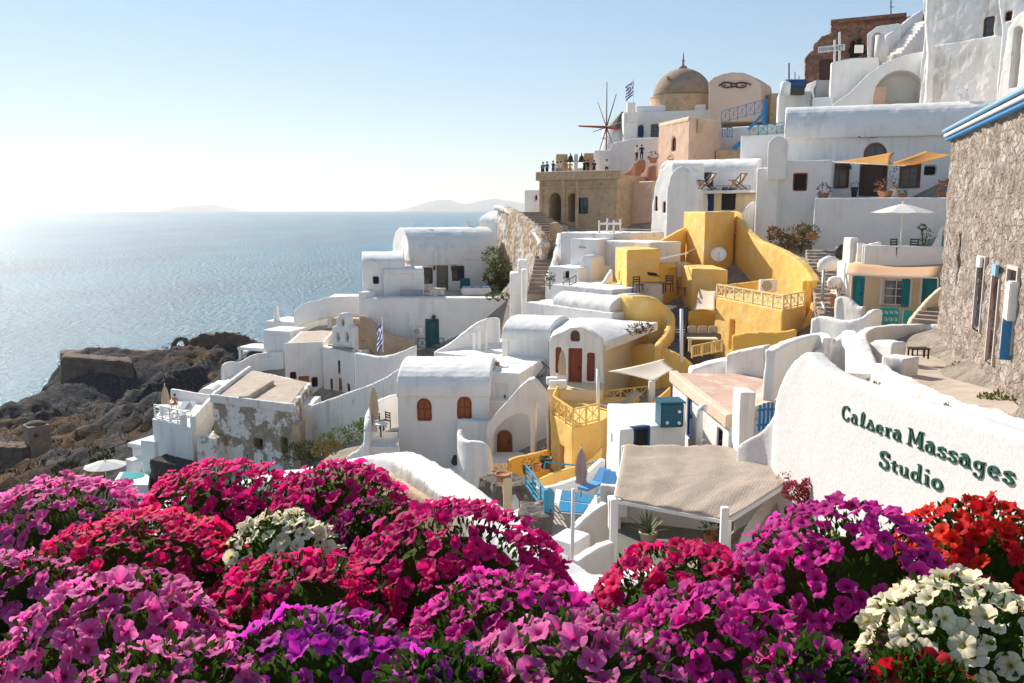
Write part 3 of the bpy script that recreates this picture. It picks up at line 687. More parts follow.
# lettering: stroke glyphs, unit height 1
def arc(cx, cy, rx, ry, a0, a1, n=10): return [(cx + rx * math.cos(RAD(a0 + (a1 - a0) * i / n)), cy + ry * math.sin(RAD(a0 + (a1 - a0) * i / n))) for i in range(n + 1)]
GL = {  # glyph: (advance, [(points, halfwidth)...])
 'C': (0.78, [(arc(.40, .5, .30, .46, 45, 315, 16), .075), ([(.62, .70), (.62, .93)], .05), ([(.62, .16), (.63, .30)], .04)]),
 'a': (0.62, [(arc(.24, .23, .17, .21, 0, 360, 14), .055), ([(.44, .50), (.44, .06), (.56, .02)], .065), (arc(.27, .42, .18, .20, 20, 150, 8), .05)]),
 'l': (0.50, [([(.10, .06), (.22, .02), (.30, .20), (.36, .62), (.38, .86), (.30, .95), (.22, .82), (.20, .45), (.22, .12), (.34, .0), (.46, .10)], .055)]),
 'D': (0.70, [([(.06, .05), (.62, .05)], .06), ([(.62, .04), (.34, .62)], .075), ([(.08, .05), (.34, .62)], .045), ([(.22, .62), (.36, .62)], .04)]),
 'e': (0.58, [([(.11, .29), (.44, .29)], .04), (arc(.27, .27, .19, .25, 5, 320, 16), .06)]),
 'r': (0.52, [([(.18, .03), (.18, .52)], .07), ([(.06, .03), (.32, .03)], .04), ([(.06, .52), (.2, .52)], .04), ([(.18, .36), (.26, .50), (.38, .54), (.44, .44)], .055)]),
 'M': (1.02, [([(.16, .04), (.20, .96)], .06), ([(.82, .04), (.78, .96)], .085), ([(.20, .94), (.49, .22), (.78, .94)], .065), ([(.02, .04), (.30, .04)], .045), ([(.66, .04), (.98, .04)], .045), ([(.06, .95), (.24, .95)], .045), ([(.74, .95), (.94, .95)], .045)]),
 's': (0.52, [([(.42, .40), (.40, .50), (.26, .54), (.12, .48), (.11, .37), (.22, .30), (.34, .24), (.42, .15), (.36, .04), (.22, .0), (.10, .05), (.08, .16)], .062)]),
 'g': (0.60, [(arc(.26, .30, .17, .20, 0, 360, 14), .055), ([(.44, .54), (.44, -.08), (.38, -.24), (.22, -.28), (.10, -.20), (.12, -.10)], .055), ([(.44, .52), (.54, .54)], .04)]),
 'S': (0.70, [([(.58, .72), (.54, .90), (.38, .98), (.20, .92), (.13, .76), (.20, .60), (.36, .50), (.52, .42), (.60, .26), (.54, .08), (.36, .0), (.18, .06), (.12, .24)], .085), ([(.60, .68), (.60, .95)], .035), ([(.11, .05), (.11, .30)], .035)]),
 't': (0.44, [([(.22, .66), (.20, .16), (.28, .02), (.40, .08)], .065), ([(.06, .48), (.40, .48)], .045)]),
 'u': (0.64, [([(.15, .52), (.15, .16), (.24, .02), (.38, .04), (.46, .16)], .06), ([(.47, .52), (.47, .04), (.58, .03)], .065), ([(.05, .52), (.15, .52)], .04), ([(.38, .52), (.47, .52)], .04)]),
 'd': (0.64, [(arc(.26, .25, .18, .23, 0, 360, 14), .055), ([(.47, .94), (.47, .04), (.58, .03)], .065), ([(.36, .94), (.48, .94)], .04)]),
 'i': (0.36, [([(.18, .04), (.18, .52)], .07), ([(.06, .03), (.30, .03)], .04), ([(.06, .52), (.18, .52)], .04), ([(.18, .72), (.18, .86)], .07)]),
 'o': (0.60, [(arc(.29, .27, .20, .25, 0, 360, 16), .07)]),
 ' ': (0.22, []),
 'm': (1.0, [([(.1, 0), (.1, 1), (.45, .4), (.8, 1), (.8, 0)], .08)]), 'I': (.4, [([(.2, 0), (.2, 1)], .08)]), 'N': (.85, [([(.1, 0), (.1, 1), (.65, 0), (.65, 1)], .08)]),
 '-': (.5, [([(.1, .5), (.4, .5)], .08)]), 'A': (.85, [([(.05, 0), (.38, 1), (.7, 0)], .08), ([(.2, .35), (.56, .35)], .07)]), 'R': (.8, [([(.1, 0), (.1, 1), (.5, 1), (.6, .75), (.5, .5), (.1, .5)], .08), ([(.35, .5), (.65, 0)], .08)]),
 'K': (.8, [([(.1, 0), (.1, 1)], .08), ([(.62, 1), (.12, .45), (.65, 0)], .08)]), 'E': (.75, [([(.6, 0), (.1, 0), (.1, 1), (.6, 1)], .08), ([(.1, .5), (.5, .5)], .07)]), 'T': (.75, [([(.0, 1), (.7, 1)], .08), ([(.35, 0), (.35, 1)], .08)]),
}
def stroke(mb, pts, hw, W_, d0, d1):
    P = [Vector(p) for p in pts]; m = len(P); L_, R_ = [], []
    closed = (P[0] - P[-1]).length < 1e-4
    for i in range(m):
        a = P[i - 1] if i > 0 else (P[-2] if closed else P[i]); c = P[i + 1] if i < m - 1 else (P[1] if closed else P[i])
        d = (c - a).normalized(); n = Vector((-d.y, d.x)); L_.append(P[i] + n * hw); R_.append(P[i] - n * hw)
    vs = [W_(q.x, q.y, d0) for q in L_] + [W_(q.x, q.y, d0) for q in R_] + [W_(q.x, q.y, d1) for q in L_] + [W_(q.x, q.y, d1) for q in R_]
    fs = []
    for i in range(m - 1): fs += [(i, i + 1, m + i + 1, m + i), (2 * m + i, 3 * m + i, 3 * m + i + 1, 2 * m + i + 1), (i, 2 * m + i, 2 * m + i + 1, i + 1), (m + i, m + i + 1, 3 * m + i + 1, 3 * m + i)]
    fs += [(0, m, 3 * m, 2 * m), (m - 1, 3 * m - 1, 4 * m - 1, 2 * m - 1)]
    mb.add(vs, fs)
def write(text, p0, p1, cap, n, mt, parent, name, d0=0.0, d1=0.04, gap=0.04, per_letter=False, xo=0.0):
    """text along p0->p1 (baseline), letters fill the length, height cap; n = outward normal"""
    u = Vector(p1) - Vector(p0); L_ = u.length; u = u.normalized(); up = Vector((0, 0, 1))
    tot = sum(GL[c][0] + gap for c in text) - gap; sx = L_ / tot; x = 0
    mb = MB()
    for c in text:
        adv, st = GL[c]
        if per_letter: mb = MB()
        for pts, hw in st:
            k = cap / sx   # keep stroke width even after the stretch
            stroke(mb, pts, hw * .82, (lambda x_, y_, d_, x0=x: Vector(p0) + u * (x0 + x_) * sx + up * y_ * cap + n * d_), d0, d1)
        if per_letter and mb.v: mb.build(name, mt, parent)
        x += adv + gap
    if not per_letter: return mb.build(name, mt, parent)
nl = Vector((-1, 0, 0))
write('CalDera Massages', onsign(842, 419), onsign(1016, 486), 0.36, nl, LETTER, e, 'painted_letter', -0.02, 0.035, per_letter=True)
write('Studio', onsign(879, 466), onsign(944, 492), 0.37, nl, LETTER, e, 'painted_letter', -0.02, 0.035, per_letter=True)

# ---------- stone house at the right edge --------------------------------------------
e = thing('stone_house', 'old rubble stone house at the edge with blue doors and blue white cornice', 'house', Vector((13.5, 24, -5)))
# its face looks left: a plane almost along the view
SHa = Vector((Xof(951, 30, -2), 30, 0)); SHb = Vector((Xof(1105, 15, -2), 15, 0))
def onsh(px, py): return onplane(px, py, SHa, SHb)
dn = Vector((SHb.x - SHa.x, SHb.y - SHa.y, 0)).normalized(); outn = Vector((dn.y, -dn.x, 0)); 
if outn.x > 0: outn = -outn
t0 = onsh(952, 131); t1 = onsh(1120, 46)
zt0, zt1 = t0.z, t1.z
mb = MB(); mb.prism([t0, t1, t1 - outn * 6, t0 - outn * 6], -9)
WS = Wall('wall', STONEW, e, mb, 26, 3.2, vox=0.075, smooth=1)
def shopen(px, py, wd, ht, **k): return opening(WS, e, SHa, SHb, px, py, wd, ht, **k)
shopen(977, 330, 0.95, 2.1, kind='door', mt=DBLUE, rec=.25, surround=mat('grey_jamb_plaster', (0.55, 0.48, 0.42), 0.9, (5, .4, .03), (.15, 2)))
shopen(990, 363, 0.8, 2.4, kind='door', mt=WOODR, rec=.25, surround=MATS['grey_jamb_plaster'])
shopen(1007, 352, 0.95, 2.1, kind='window', mt=DBLUE, rec=.25, cols=2, rows=4, surround=MATS['grey_jamb_plaster'])
shopen(956, 290, 0.5, 1.9, kind='void')
shopen(1030, 352, 0.9, 2.2, kind='window', mt=DBLUE, rec=.25, cols=2, rows=4)
# blue open shutter leaf and white pipe box
RS = Matrix((dn, outn, Vector((0, 0, 1)))).transposed()
p = onsh(1013, 360); q = onsh(1013, 322)
mb = MB(); mb.box((p + q) / 2 + outn * .14, (.05, .26, (q - p).length), R=RS); mb.build('open_shutter', BLUEP, e)
p = onsh(1016, 320); q = onsh(1016, 282); mb = MB(); mb.box((p + q) / 2 + outn * .1, (.42, .22, (q - p).length), R=RS); mb.build('meter_box', WPAINT, e, bevel=.03)
for px, py in ((984, 262), (1000, 270)):
    p = onsh(px, py); mb = MB(); mb.box(p + outn * 0.12, (0.08, 0.5, 0.30), rz=math.atan2(dn.y, dn.x) - math.pi / 2); mb.build('plaque', LBLUE if px > 990 else WPAINT, e)
# cornice: three stripes stepping out
for i, (mt_, o, zz) in enumerate(((LBLUE, .30, .00), (WPAINT, .24, -.16), (BLUEP, .18, -.30))):
    mb = MB(); mb.bar(t0 + outn * (o * .4) + Vector((0, 0, zz)) - dn * .1, t1 + outn * (o * .4) + Vector((0, 0, zz)), o * 1.3, 0.11); mb.build('cornice', mt_, e, bevel=.02)
mb = MB(); mb.prism([t0 + Vector((0, 0, .1)), t1 + Vector((0, 0, .1)), t1 - outn * 6 + Vector((0, 0, .1)), t0 - outn * 6 + Vector((0, 0, .1))], [zt0 - .2, zt1 - .2, zt1 - .2, zt0 - .2]); mb.build('roof', WHITE, e)

# ---------- path with walls between sign wall and stone house ---------------------------
mb = MB(); pp = [(868, 372, 27.5), (900, 350, 31), (940, 345, 32), (960, 355, 30), (985, 400, 22), (1024, 436, 17), (1100, 500, 12), (900, 402, 21.5), (880, 392, 23.5)]
P = [A(*q) for q in pp]; z0 = sum(p.z for p in P) / len(P)
e, _ = parapet('path_wall', 'low thick plastered wall running along the paved lane above the sign wall', [(880, 362, 25.5), (884, 369, 24.4), (905, 378, 22.6), (930, 391, 20.6), (965, 405, 18.4), (1000, 414, 16.4), (1060, 436, 14), (1150, 470, 11)], 0.5, WHITED, drop=1.6, rough=1.6)
mb = MB(); q = [G(882, 356, -4.15), G(904, 356, -4.15)]
a, b, c, d = F(881, 25.2, 905, 24.6, 356, 0.8); mb.prism([a, b, c, d], a.z - 2.2); Wall('end_block', WHITED, e, mb, 22, 1, vox=.06)
e, w_ = parapet('gate_pillar', 'rounded white plaster pillar with open slot beside the paved lane', [(872, 345, 28.5), (882, 340, 28), (900, 342, 27)], 0.5, WHITED, drop=2.8)
e, w_ = parapet('curved_lane_wall', 'curved low wall with flaking ochre stones behind the small black stool', [(876, 385, 24.5), (870, 360, 26.5), (862, 335, 29), (873, 327, 32), (895, 325, 33.5), (925, 324, 34), (951, 325, 33)], 0.35, WHITED, drop=2.1, rough=1.5)
mb = MB(); P = [G(*q) for q in ((870, 362, -5.2), (880, 345, -5.2), (900, 338, -5.2), (948, 340, -5.2), (962, 352, -5.2), (985, 395, -5.0), (1030, 425, -4.6), (1090, 440, -4.2), (930, 410, -5.0), (885, 385, -5.2))]
P = [A(866, 360, 29.5), A(880, 340, 33.5), A(951, 333, 34), A(972, 365, 27.5), A(1000, 395, 22), A(1040, 425, 17), A(960, 424, 17.5), A(905, 400, 21), A(880, 388, 23.5)]
mb.prism(P, -9); o = mb.build('lane_paving', FLOORM); o['kind'] = 'structure'
e, _ = parapet('white_lane_wall', 'low white wall snaking down beside the sunken shaded lane', [(818, 352, 31), (835, 340, 31.5), (850, 330, 31), (855, 345, 28.8), (862, 362, 26.8), (868, 372, 25.5), (842, 372, 25)], 0.4, WHITED, drop=2.6)
e, _ = parapet('rough_white_wall', 'rough white garden wall with a small iron hook left of the lettered wall peak', [(770, 350, 29), (785, 342, 30), (800, 337, 31), (822, 333, 32), (828, 338, 31)], 0.4, WHITED, drop=1.8, rough=1.3)

# ---------- turquoise-door house with umbrella terrace -----------------------------------
e, W1 = H('terrace_house', 'small cream house with turquoise shutters under a flat orange awning', 852, 43, 950, 41, 263, 5, CREAM, zb=-9)
opening(W1, e, W1.a, W1.b, 895, 306, 1.25, 1.35, kind='window', mt=WPAINT, cols=2, rows=3, surround=WPAINT)
opening(W1, e, W1.a, W1.b, 932, 306, 1.0, 1.5, kind='shutter', mt=TURQ, surround=WPAINT, leafs=2)
opening(W1, e, W1.a, W1.b, 857, 310, 0.55, 1.7, kind='door', mt=TURQ)
P = onplane(904.5, 306, W1.a, W1.b); mb = MB(); mb.box(P + Vector((0, -.09, .68)), (.45, .05, 1.35)); mb.build('open_shutter', TURQ, e)
# terrace parapet above
a, b, c, d = F(865, 42.6, 951, 40.6, 245, 4.4)
for k, (pa, pb) in enumerate(((a, b), (a, d))):
    mb = MB(); mb.ribbon([pa, pb], 0.22, 1.25, 2, 'drop'); Wall('parapet', WHITEC, e, mb, 42)
# arched white niche at the terrace's right
e2 = thing('arched_niche_wall', 'white arched alcove wall with turquoise panel at the end of the umbrella terrace', 'wall', A(945, 260, 40))
a, b, c, d = F(938, 41.5, 953, 41, 226, 1.2); mb = MB(); o_ = a; mb.vault(Vector((a.x, a.y, a.z - .45)), (d - a), (b - a), 0.5, a.z - 3.4)
wn_ = Wall('wall', WHITEC, e2, mb, 40); opening(wn_, e2, a, b, 945, 252, 0.38, 1.15, 'door', TURQ, True)
parapet('sloping_rail_wall', '', [(938, 236, 41), (932, 246, 41), (925, 252, 41.2), (915, 256, 41.5)], 0.2, WHITEC, drop=.5, e=e2, part='sloping_wing')
e3 = thing('white_stepped_block', 'stepped white blocks left of the umbrella terrace', 'wall', A(855, 270, 42))
for pl, pr, py, Y in ((851, 859, 238, 44), (858, 866, 243, 43.6), (845, 868, 262, 44.5), (838, 852, 278, 45)):
    a, b, c, d = F(pl, Y, pr, Y, py, 1.0); mb = MB(); mb.prism([a, b, c, d], a.z - 3); Wall('block', WHITED, e3, mb, 43)
# awning
e = thing('awning', 'flat pale orange cloth awning over the turquoise shuttered window', 'awning', A(890, 266, 39))
P = [A(849, 263, 42.5), A(945, 264, 40.6), A(938, 278, 38.4), A(846, 274, 40.2)]
mb = MB(); n = 8; vs = []; 
for i in range(n + 1):
    for j in range(5):
        p = P[0].lerp(P[1], i / n).lerp(P[3].lerp(P[2], i / n), j / 4); p.z -= 0.12 * math.sin(math.pi * i / n) * 1; vs.append(p)
vs2 = [v - Vector((0, 0, .03)) for v in vs]; fs = [(i * 5 + j, (i + 1) * 5 + j, (i + 1) * 5 + j + 1, i * 5 + j + 1) for i in range(n) for j in range(4)]
mb.add(vs, fs); o = mb.build('cloth', mat('orange_awning_cloth', (0.78, 0.52, 0.32), 0.9, (25, .2, .01), trans=.3), e, True)
sm = o.modifiers.new('t', 'SOLIDIFY'); sm.thickness = 0.02
mb = MB(); mb.bar(P[3], P[2], .06); mb.bar(P[3], A(850, 308, 40.4), .06); mb.bar(P[2], A(938, 300, 38.8), .06); mb.build('awning_frame', WPAINT, e)
# turquoise low panels in front
e = thing('turquoise_gate', 'low turquoise cut out gate panel on the white yard wall', 'gate', A(888, 322, 37))
a, b = A(878, 309, 37), A(898, 309, 36.8); u = (b - a).normalized()
mb = MB()
for x in np.linspace(0, 1, 5): mb.bar(a.lerp(b, float(x)), a.lerp(b, float(x)) - Vector((0, 0, .62)), .12, .05)
for z in (0, -.28, -.6): mb.bar(a + Vector((0, 0, z)), b + Vector((0, 0, z)), .05, .14)
mb.build('panel', TURQ, e)
e = thing('turquoise_gate', 'small turquoise panel right of the cut out gate at the steps', 'gate', A(908, 322, 37))
a, b = A(903, 310, 37), A(913, 310, 36.8); mb = MB(); mb.box((a + b) / 2 - Vector((0, 0, .3)), ((b - a).length, .06, .6)); mb.build('panel', TURQ, e)
parapet('yard_wall', 'curved white yard wall below the turquoise shuttered house', [(812, 318, 38), (825, 316, 37.5), (845, 320, 36.5), (860, 318, 36), (872, 310, 36), (880, 309, 36.6)], .3, WHITEC, drop=2.3)
parapet('diagonal_stair_wall', 'sloping cream wall beside the steps up to the turquoise door', [(909, 322, 35), (920, 308, 35.2), (935, 292, 35.5), (950, 280, 35.5)], .25, CREAM, drop=1.5, smooth=3)
e = thing('stone_steps', 'short grey stone steps rising to the turquoise door', 'steps', A(935, 322, 34)); mb = MB(); stairs(mb, A(928, 323, 33.8), A(948, 296, 36.5), 1.2, 7, -8); mb.build('treads', STEPM, e)
parapet('scalloped_wall', 'pale wavy low wall with a terracotta pot left of the shuttered house', [(836, 298, 40), (842, 296, 40), (850, 299, 39.5), (858, 306, 39), (866, 306, 38.6)], .3, WHITED, drop=1.8)

# ---------- big white house with the balcony (right) --------------------------------------
e, WB = H('white_balcony_house', 'long white house with vaulted band roof and brown framed windows under orange sails', 787, 68, 975, 64, 133, 7, WHITEC)
V(e, 786, 67.6, 987, 63.4, 131, 4.4, 2.0, WHITEC, base=.6, over=.1)
opening(WB, e, WB.a, WB.b, 875, 158, 1.6, 1.15, kind='window', mt=WOODR, arched=True, cols=2, rows=1)
opening(WB, e, WB.a, WB.b, 839, 188, 1.15, 1.75, kind='window', mt=WOODR, cols=2, rows=3, surround=WOODD)
opening(WB, e, WB.a, WB.b, 872, 196, 1.75, 2.3, kind='door', mt=WOODD, leafs=2, surround=WOODD)
opening(WB, e, WB.a, WB.b, 909, 188, 1.25, 1.7, kind='window', mt=WOODR, cols=2, rows=3, surround=WOODD)
opening(WB, e, WB.a, WB.b, 930, 176, 0.85, 0.8, kind='void')
P = onplane(875, 137, WB.a, WB.b); mb = MB(); mb.box(P + Vector((0, -.04, 0)), (2.6, .08, .12)); mb.build('lintel_strip', WOODB, e)
for px in (805, 847, 879, 916, 955):
    P = onplane(px, 127, WB.a, WB.b) + Vector((0, -.3, 0)); mb = MB(); mb.tube([P, P + Vector((0, -.35, -.05))], .11, 8); mb.build('waterspout', WHITEC, e)
mb = MB(); mb.box(onplane(849, 166, WB.a, WB.b) + Vector((0, -.1, -.1)), (.22, .22, .3)); mb.build('wall_lamp', METALD, e)
e, WL = H('white_side_wing', 'plain white wing with one small brown window left of the sail terrace', 776, 64, 832, 62.5, 161, 5, WHITEC)
opening(WL, e, WL.a, WL.b, 799.5, 191, 1.0, 1.3, kind='window', mt=WOODR, cols=1, rows=1, glass=VOID)
e, WP = H('white_terrace_wall', 'tall plain white retaining wall with a diagonal ledge behind the parasol', 815, 58, 962, 55, 198, 7.5, WHITEC, cat='wall')
parapet('ledge', '', [(866, 246, 57.2), (900, 238, 56.4), (930, 230, 55.9), (958, 222, 55.3)], .5, WHITEC, drop=.5, e=e, part='sloping_ledge')
e, _ = H('white_pillar_block', 'narrow white corner tower with rounded top left of the small brown window', 757, 64, 778, 63, 168, 4, WHITEC, cat='wall')
a, b, c, d = F(768, 63, 787, 62.5, 146, 1.6); mb = MB(); mb.vault(a, d - a, b - a, .7, a.z - 2.4); Wall('rounded_gable', WHITEC, e, mb, 64)
e, _ = H('white_corner_block', 'tall white block with stepped top beneath the blue balustrade', 741, 76, 790, 74, 136, 6, WHITEC)
# sails above the terrace
def sail(name, label, pts, m, sag=0.5, n=10, cat='shade sail', ropes=None):
    P = [A(*p) for p in pts]; e = thing(name, label, cat, P[0]); vs = []
    if len(P) == 3: P = P + [P[2]]
    for i in range(n + 1):
        for j in range(n + 1):
            s_, t_ = i / n, j / n
            cx = math.sin(math.pi * s_) * math.sin(math.pi * t_)
            p = P[0].lerp(P[1], s_).lerp(P[3].lerp(P[2], s_), t_)
            c = (P[0] + P[1] + P[2] + P[3]) / 4; edge = 1 - cx
            p = p.lerp(c, 0.10 * (math.sin(math.pi * s_) * (1 if t_ < .01 or t_ > .99 else .5) + math.sin(math.pi * t_) * (1 if s_ < .01 or s_ > .99 else .5)))
            p.z -= sag * cx; vs.append(p)
    fs = [(i * (n + 1) + j, (i + 1) * (n + 1) + j, (i + 1) * (n + 1) + j + 1, i * (n + 1) + j + 1) for i in range(n) for j in range(n)]
    mb = MB(); mb.add(vs, fs); o = mb.build('cloth', m, e, True); md = o.modifiers.new('t', 'SOLIDIFY'); md.thickness = 0.015
    if ropes:
        mb = MB()
        for a_, b_ in ropes: mb.tube([A(*a_), A(*b_)], .025, 5)
        mb.build('rope', WPAINT, e)
    return e
sail('shade_sail', 'orange shade sail peaked at right over the arched window', [(835, 162, 62.5), (895, 152, 60), (890, 166, 58.5), (868, 164, 59)], SAILO, .15, ropes=[((832, 161, 63), (836, 162, 62.5))])
sail('shade_sail', 'orange shade sail curling up beside the stone house', [(886, 165, 59), (926, 151, 59), (954, 155, 57.5), (905, 166, 57.5)], SAILO, .3, ropes=[((954, 155, 57.5), (960, 152, 57)), ((868, 164, 59), (905, 166, 57.5)), ((835, 162, 62.5), (868, 164, 59))])

# ---------- upper right white hillside ------------------------------------------------------
e = thing('arched_hillside_house', 'white cave house with a large open round arch high on the slope', 'house', A(890, 100, 80))
mb = MB(); P = [A(831, 108, 82), A(833, 62, 83), A(857, 60, 83), A(880, 57, 82), A(905, 53, 81), A(928, 46, 79), A(928, 108, 76)]
# front wall as an upright plate with sloping top
a, b = A(830, 108, 80), A(930, 108, 77)
def plate(e, ol, m, th=0.6, part='wall', Ya=80, Yb=77, pa=830, pb=930, rough=1.0, multi=False):
    """upright wall whose outline is given in picture points on one facade plane"""
    a = Vector((Xof(pa, Ya, 5), Ya, 0)); b = Vector((Xof(pb, Yb, 5), Yb, 0)); u = (b - a).normalized(); n = Vector((-u.y, u.x, 0))
    P = [onplane(px, py, a, b) for px, py in ol]; Q = [p + n * th for p in P]; m_ = len(P)
    mb = MB(); mb.add(P + Q, [tuple(range(m_)), tuple(range(2 * m_ - 1, m_ - 1, -1))] + [(i, i + m_, (i + 1) % m_ + m_, (i + 1) % m_) for i in range(m_)])
    w_ = Wall(part, m, e, mb, (Ya + Yb) / 2, rough, vox=max((Ya + Yb) / 1600, .045)); w_.a = a; w_.b = b; w_.u = u; w_.n = n; return w_
w_ = plate(e, [(828, 112), (833, 104), (850, 92), (868, 74), (885, 62), (905, 55), (929, 50), (932, 112)], WHITEC, 3.5)
opening(w_, e, w_.a, w_.b, 898, 105, 4.1, 3.0, kind='void', arched=True, depth=3.0)
[bpy.data.objects.remove(o_) for o_ in list(e.children) if o_.name.startswith('opening_back')]
w_ = plate(e, [(829, 112), (832, 62), (852, 58), (878, 57), (880, 66), (866, 78), (850, 94), (840, 112)], WHITEC, 1.0, part='side_wall', Ya=84, Yb=82)
mb = MB(); p = A(888, 103, 79.5); mb.box(p + Vector((-.9, .6, .3)), (1.4, 1.0, 2.2)); mb.box(p + Vector((.8, 0, -.4)), (1.2, .8, .5)); mb.build('inner_wall', PINK, e)
e = thing('weathered_upper_house', 'tall stained white house with one dark framed window near the top corner', 'house', A(960, 100, 74))
w_ = plate(e, [(918, 118), (921, 62), (924, 40), (923, -20), (1005, -20), (1008, 118)], WHITED, 5, Ya=76, Yb=70, pa=920, pb=1010, rough=1.6)
opening(w_, e, w_.a, w_.b, 988, 36, 0.85, 1.5, kind='window', mt=WOODD, cols=1, rows=2)
w_ = plate(e, [(917, 112), (926, 55), (930, 46), (998, 35), (1001, 36), (1000, 116)], WHITED, 1.5, part='lower_wall', Ya=74, Yb=68.5, pa=917, pb=1000, rough=2)
mb = MB(); mb.tube([A(928, 105, 72.5), A(929, 80, 72.6), A(931, 55, 72.8), A(929, 30, 73), A(930, -15, 73)], [.35, .3, .32, .3, .3], 8); Wall('corner_pilaster', WHITEC, e, mb, 72, 1.5, vox=.12)
e = thing('plain_white_corner_house', 'smooth white house with a small square dark window at the top corner', 'house', A(1010, 30, 62))
w_ = plate(e, [(994, 122), (1002, 30), (994, -30), (1060, -30), (1060, 122)], WHITEC, 4, Ya=64, Yb=60, pa=994, pb=1060)
opening(w_, e, w_.a, w_.b, 1008, 21, 0.5, 0.65, kind='window', mt=WOODR, cols=1, rows=1, glass=VOID)
e = thing('bell_arch_wall', 'white arched buttress wall rising above the stone house cornice', 'wall', A(1010, 60, 45))
w_ = plate(e, [(996, 108), (1003, 60), (1008, 30), (1014, 18), (1021, 12), (1030, 8), (1060, 8), (1060, 100)], WHITED, 1.0, Ya=46, Yb=42, pa=996, pb=1060)
opening(w_, e, w_.a, w_.b, 1013, 88, 0.5, 3.0, kind='void', arched=True, depth=.8)
# stairs going up between houses
e = thing('white_staircase', 'open white staircase climbing to the roof beside the ruin', 'steps', A(905, 60, 86))
mb = MB(); stairs(mb, A(893, 58, 86), A(922, 22, 87), 1.6, 11, 8); mb.build('treads', WHITED, e, bevel=.03)
parapet('stair_wall', '', [(885, 36, 87.5), (898, 27, 88), (912, 16, 88.5), (922, 10, 89)], .5, WHITEC, drop=3.6, e=e, part='stair_wall')
# small arched porch
e = thing('white_porch', 'small white arched porch with flat roof under the ruin', 'house', A(880, 50, 88))
w_ = plate(e, [(867, 62), (867, 34), (877, 26), (900, 23), (902, 62)], WHITEC, 2.5, Ya=89, Yb=87, pa=867, pb=902)
opening(w_, e, w_.a, w_.b, 875, 60, 1.0, 2.7, 'void', arched=True, depth=2)
mb = MB(); mb.tube([A(880, 62, 86.6), A(880, 48, 86.6), A(880, 35, 86.6)], [.55, .5, .4], 10); mb.build('column', WHITED, e, True)
# ruin with market sign
e = thing('brown_ruin_building', 'crumbling red brown stone building with arched opening under a flat cornice', 'ruin', A(850, 60, 96))
w_ = plate(e, [(805, 82), (805, 58), (808, 54), (813, 50), (814, 44), (822, 36), (830, 34), (832, 22), (868, 19), (908, 16), (925, 14), (925, 82)], BROWNR, 5, Ya=98, Yb=94, pa=805, pb=925, rough=4)
opening(w_, e, w_.a, w_.b, 827, 80, 1.7, 2.2, kind='door', mt=WOODD, leafs=2)
opening(w_, e, w_.a, w_.b, 857, 58, 1.9, 2.1, kind='void', arched=True)
opening(w_, e, w_.a, w_.b, 892, 52, 2.0, 2.0, kind='void', arched=True)
a_ = onplane(830, 24, w_.a, w_.b); b_ = onplane(905, 17, w_.a, w_.b); mb = MB(); mb.bar(a_ + Vector((0, -.2, .1)), b_ + Vector((0, -.2, .1)), 1.4, .35); mb.build('cornice', BROWNR, e)
for px, py in ((843, 60), (901, 54)): pass
mb = MB(); mb.tube([A(891, 16, 97), A(891, 0, 97)], .06, 6); mb.box(A(892, 7, 97), (.5, .05, .05)); mb.build('aerial', METALD, e)
e = thing('shop_sign', 'long white shop sign with dark red capitals on two white posts', 'sign', A(831, 62, 92))
a, b = A(818, 50, 92), A(845, 47, 91); dnn = (b - a).normalized(); nn = Vector((dnn.y, -dnn.x, 0))
mb = MB(); mb.bar((a), (b), .06, .62); mb.build('board', SIGNW, e)
write('mINI-mARKET', a + Vector((0, 0, -.2)) + dnn * .15 + nn * .04, b + Vector((0, 0, -.2)) - dnn * .15 + nn * .04, .38, nn, mat('dark_red_letter_paint', (.12, .02, .03), .6), e, 'painted_letters', 0, .02)
for px in (834.5, 839.5):
    mb = MB(); mb.tube([A(px, 70, 91.3), A(px, 32 if px > 837 else 40, 91.3)], .12, 8); mb.build('post', WPAINT, e)
mb = MB(); mb.box(A(859, 49, 92), (.9, .08, .8)); o = mb.build('white_notice_board', WPAINT); tag(o, 'square white notice board in front of the arched ruin opening', 'sign')
mb = MB(); mb.tube([A(855, 62, 92), A(855, 50, 92)], .04, 6); 
# blue machine clutter and chimney left of ruin
e, _ = H('white_low_parapet', 'white parapet with grey panel left of the arched cave house', 779, 88, 820, 87, 92, 5, WHITEC, cat='wall')
e, _ = H('grey_panel_block', 'narrow grey plaster block below the ruin door', 816, 86, 830, 86, 80, 3, mat('grey_plaster', (.35, .35, .36), .9, (6, .3, .03), (.08, 1)), cat='wall')
e, _ = H('white_slope_house', 'low white house with sloping flank left of the big arch', 812, 84, 832, 83, 98, 4, WHITEC)
e = thing('water_tank', 'dark blue rooftop tank with pipes beside a grey cylinder', 'tank', A(793, 86, 87))
mb = MB(); c = A(795, 84, 87); mb.tube([c + Vector((-1, 0, 0)), c + Vector((1, 0, 0))], .45, 12); mb.build('tank', DBLUE, e, True); mb = MB(); mb.box(c + Vector((0, 0, -.7)), (1.8, .6, .7)); mb.build('stand', METALD, e); mb = MB(); mb.tube([A(789, 92, 87), A(789, 63, 87)], .07, 6); mb.tube([A(795, 92, 87), A(795, 72, 87)], .04, 6); mb.tube([A(799, 80, 87), A(799, 76, 87)], .04, 6); mb.build('pipe', METALD, e)
mb = MB(); c = A(785, 96, 86.5); mb.lathe(c, [(.5, 0), (.5, 1.2), (.3, 1.35), (.1, 1.4)], 14); o = mb.build('roof_cylinder', WPAINT, None, True); tag(o, 'short white cylinder chimney beside the dark blue tank', 'chimney')
e, _ = H('ochre_roof_block', 'small ochre rooftop block between the logo gable and the ruin', 771, 96, 785, 96, 93, 3, OCHRE, cat='wall')
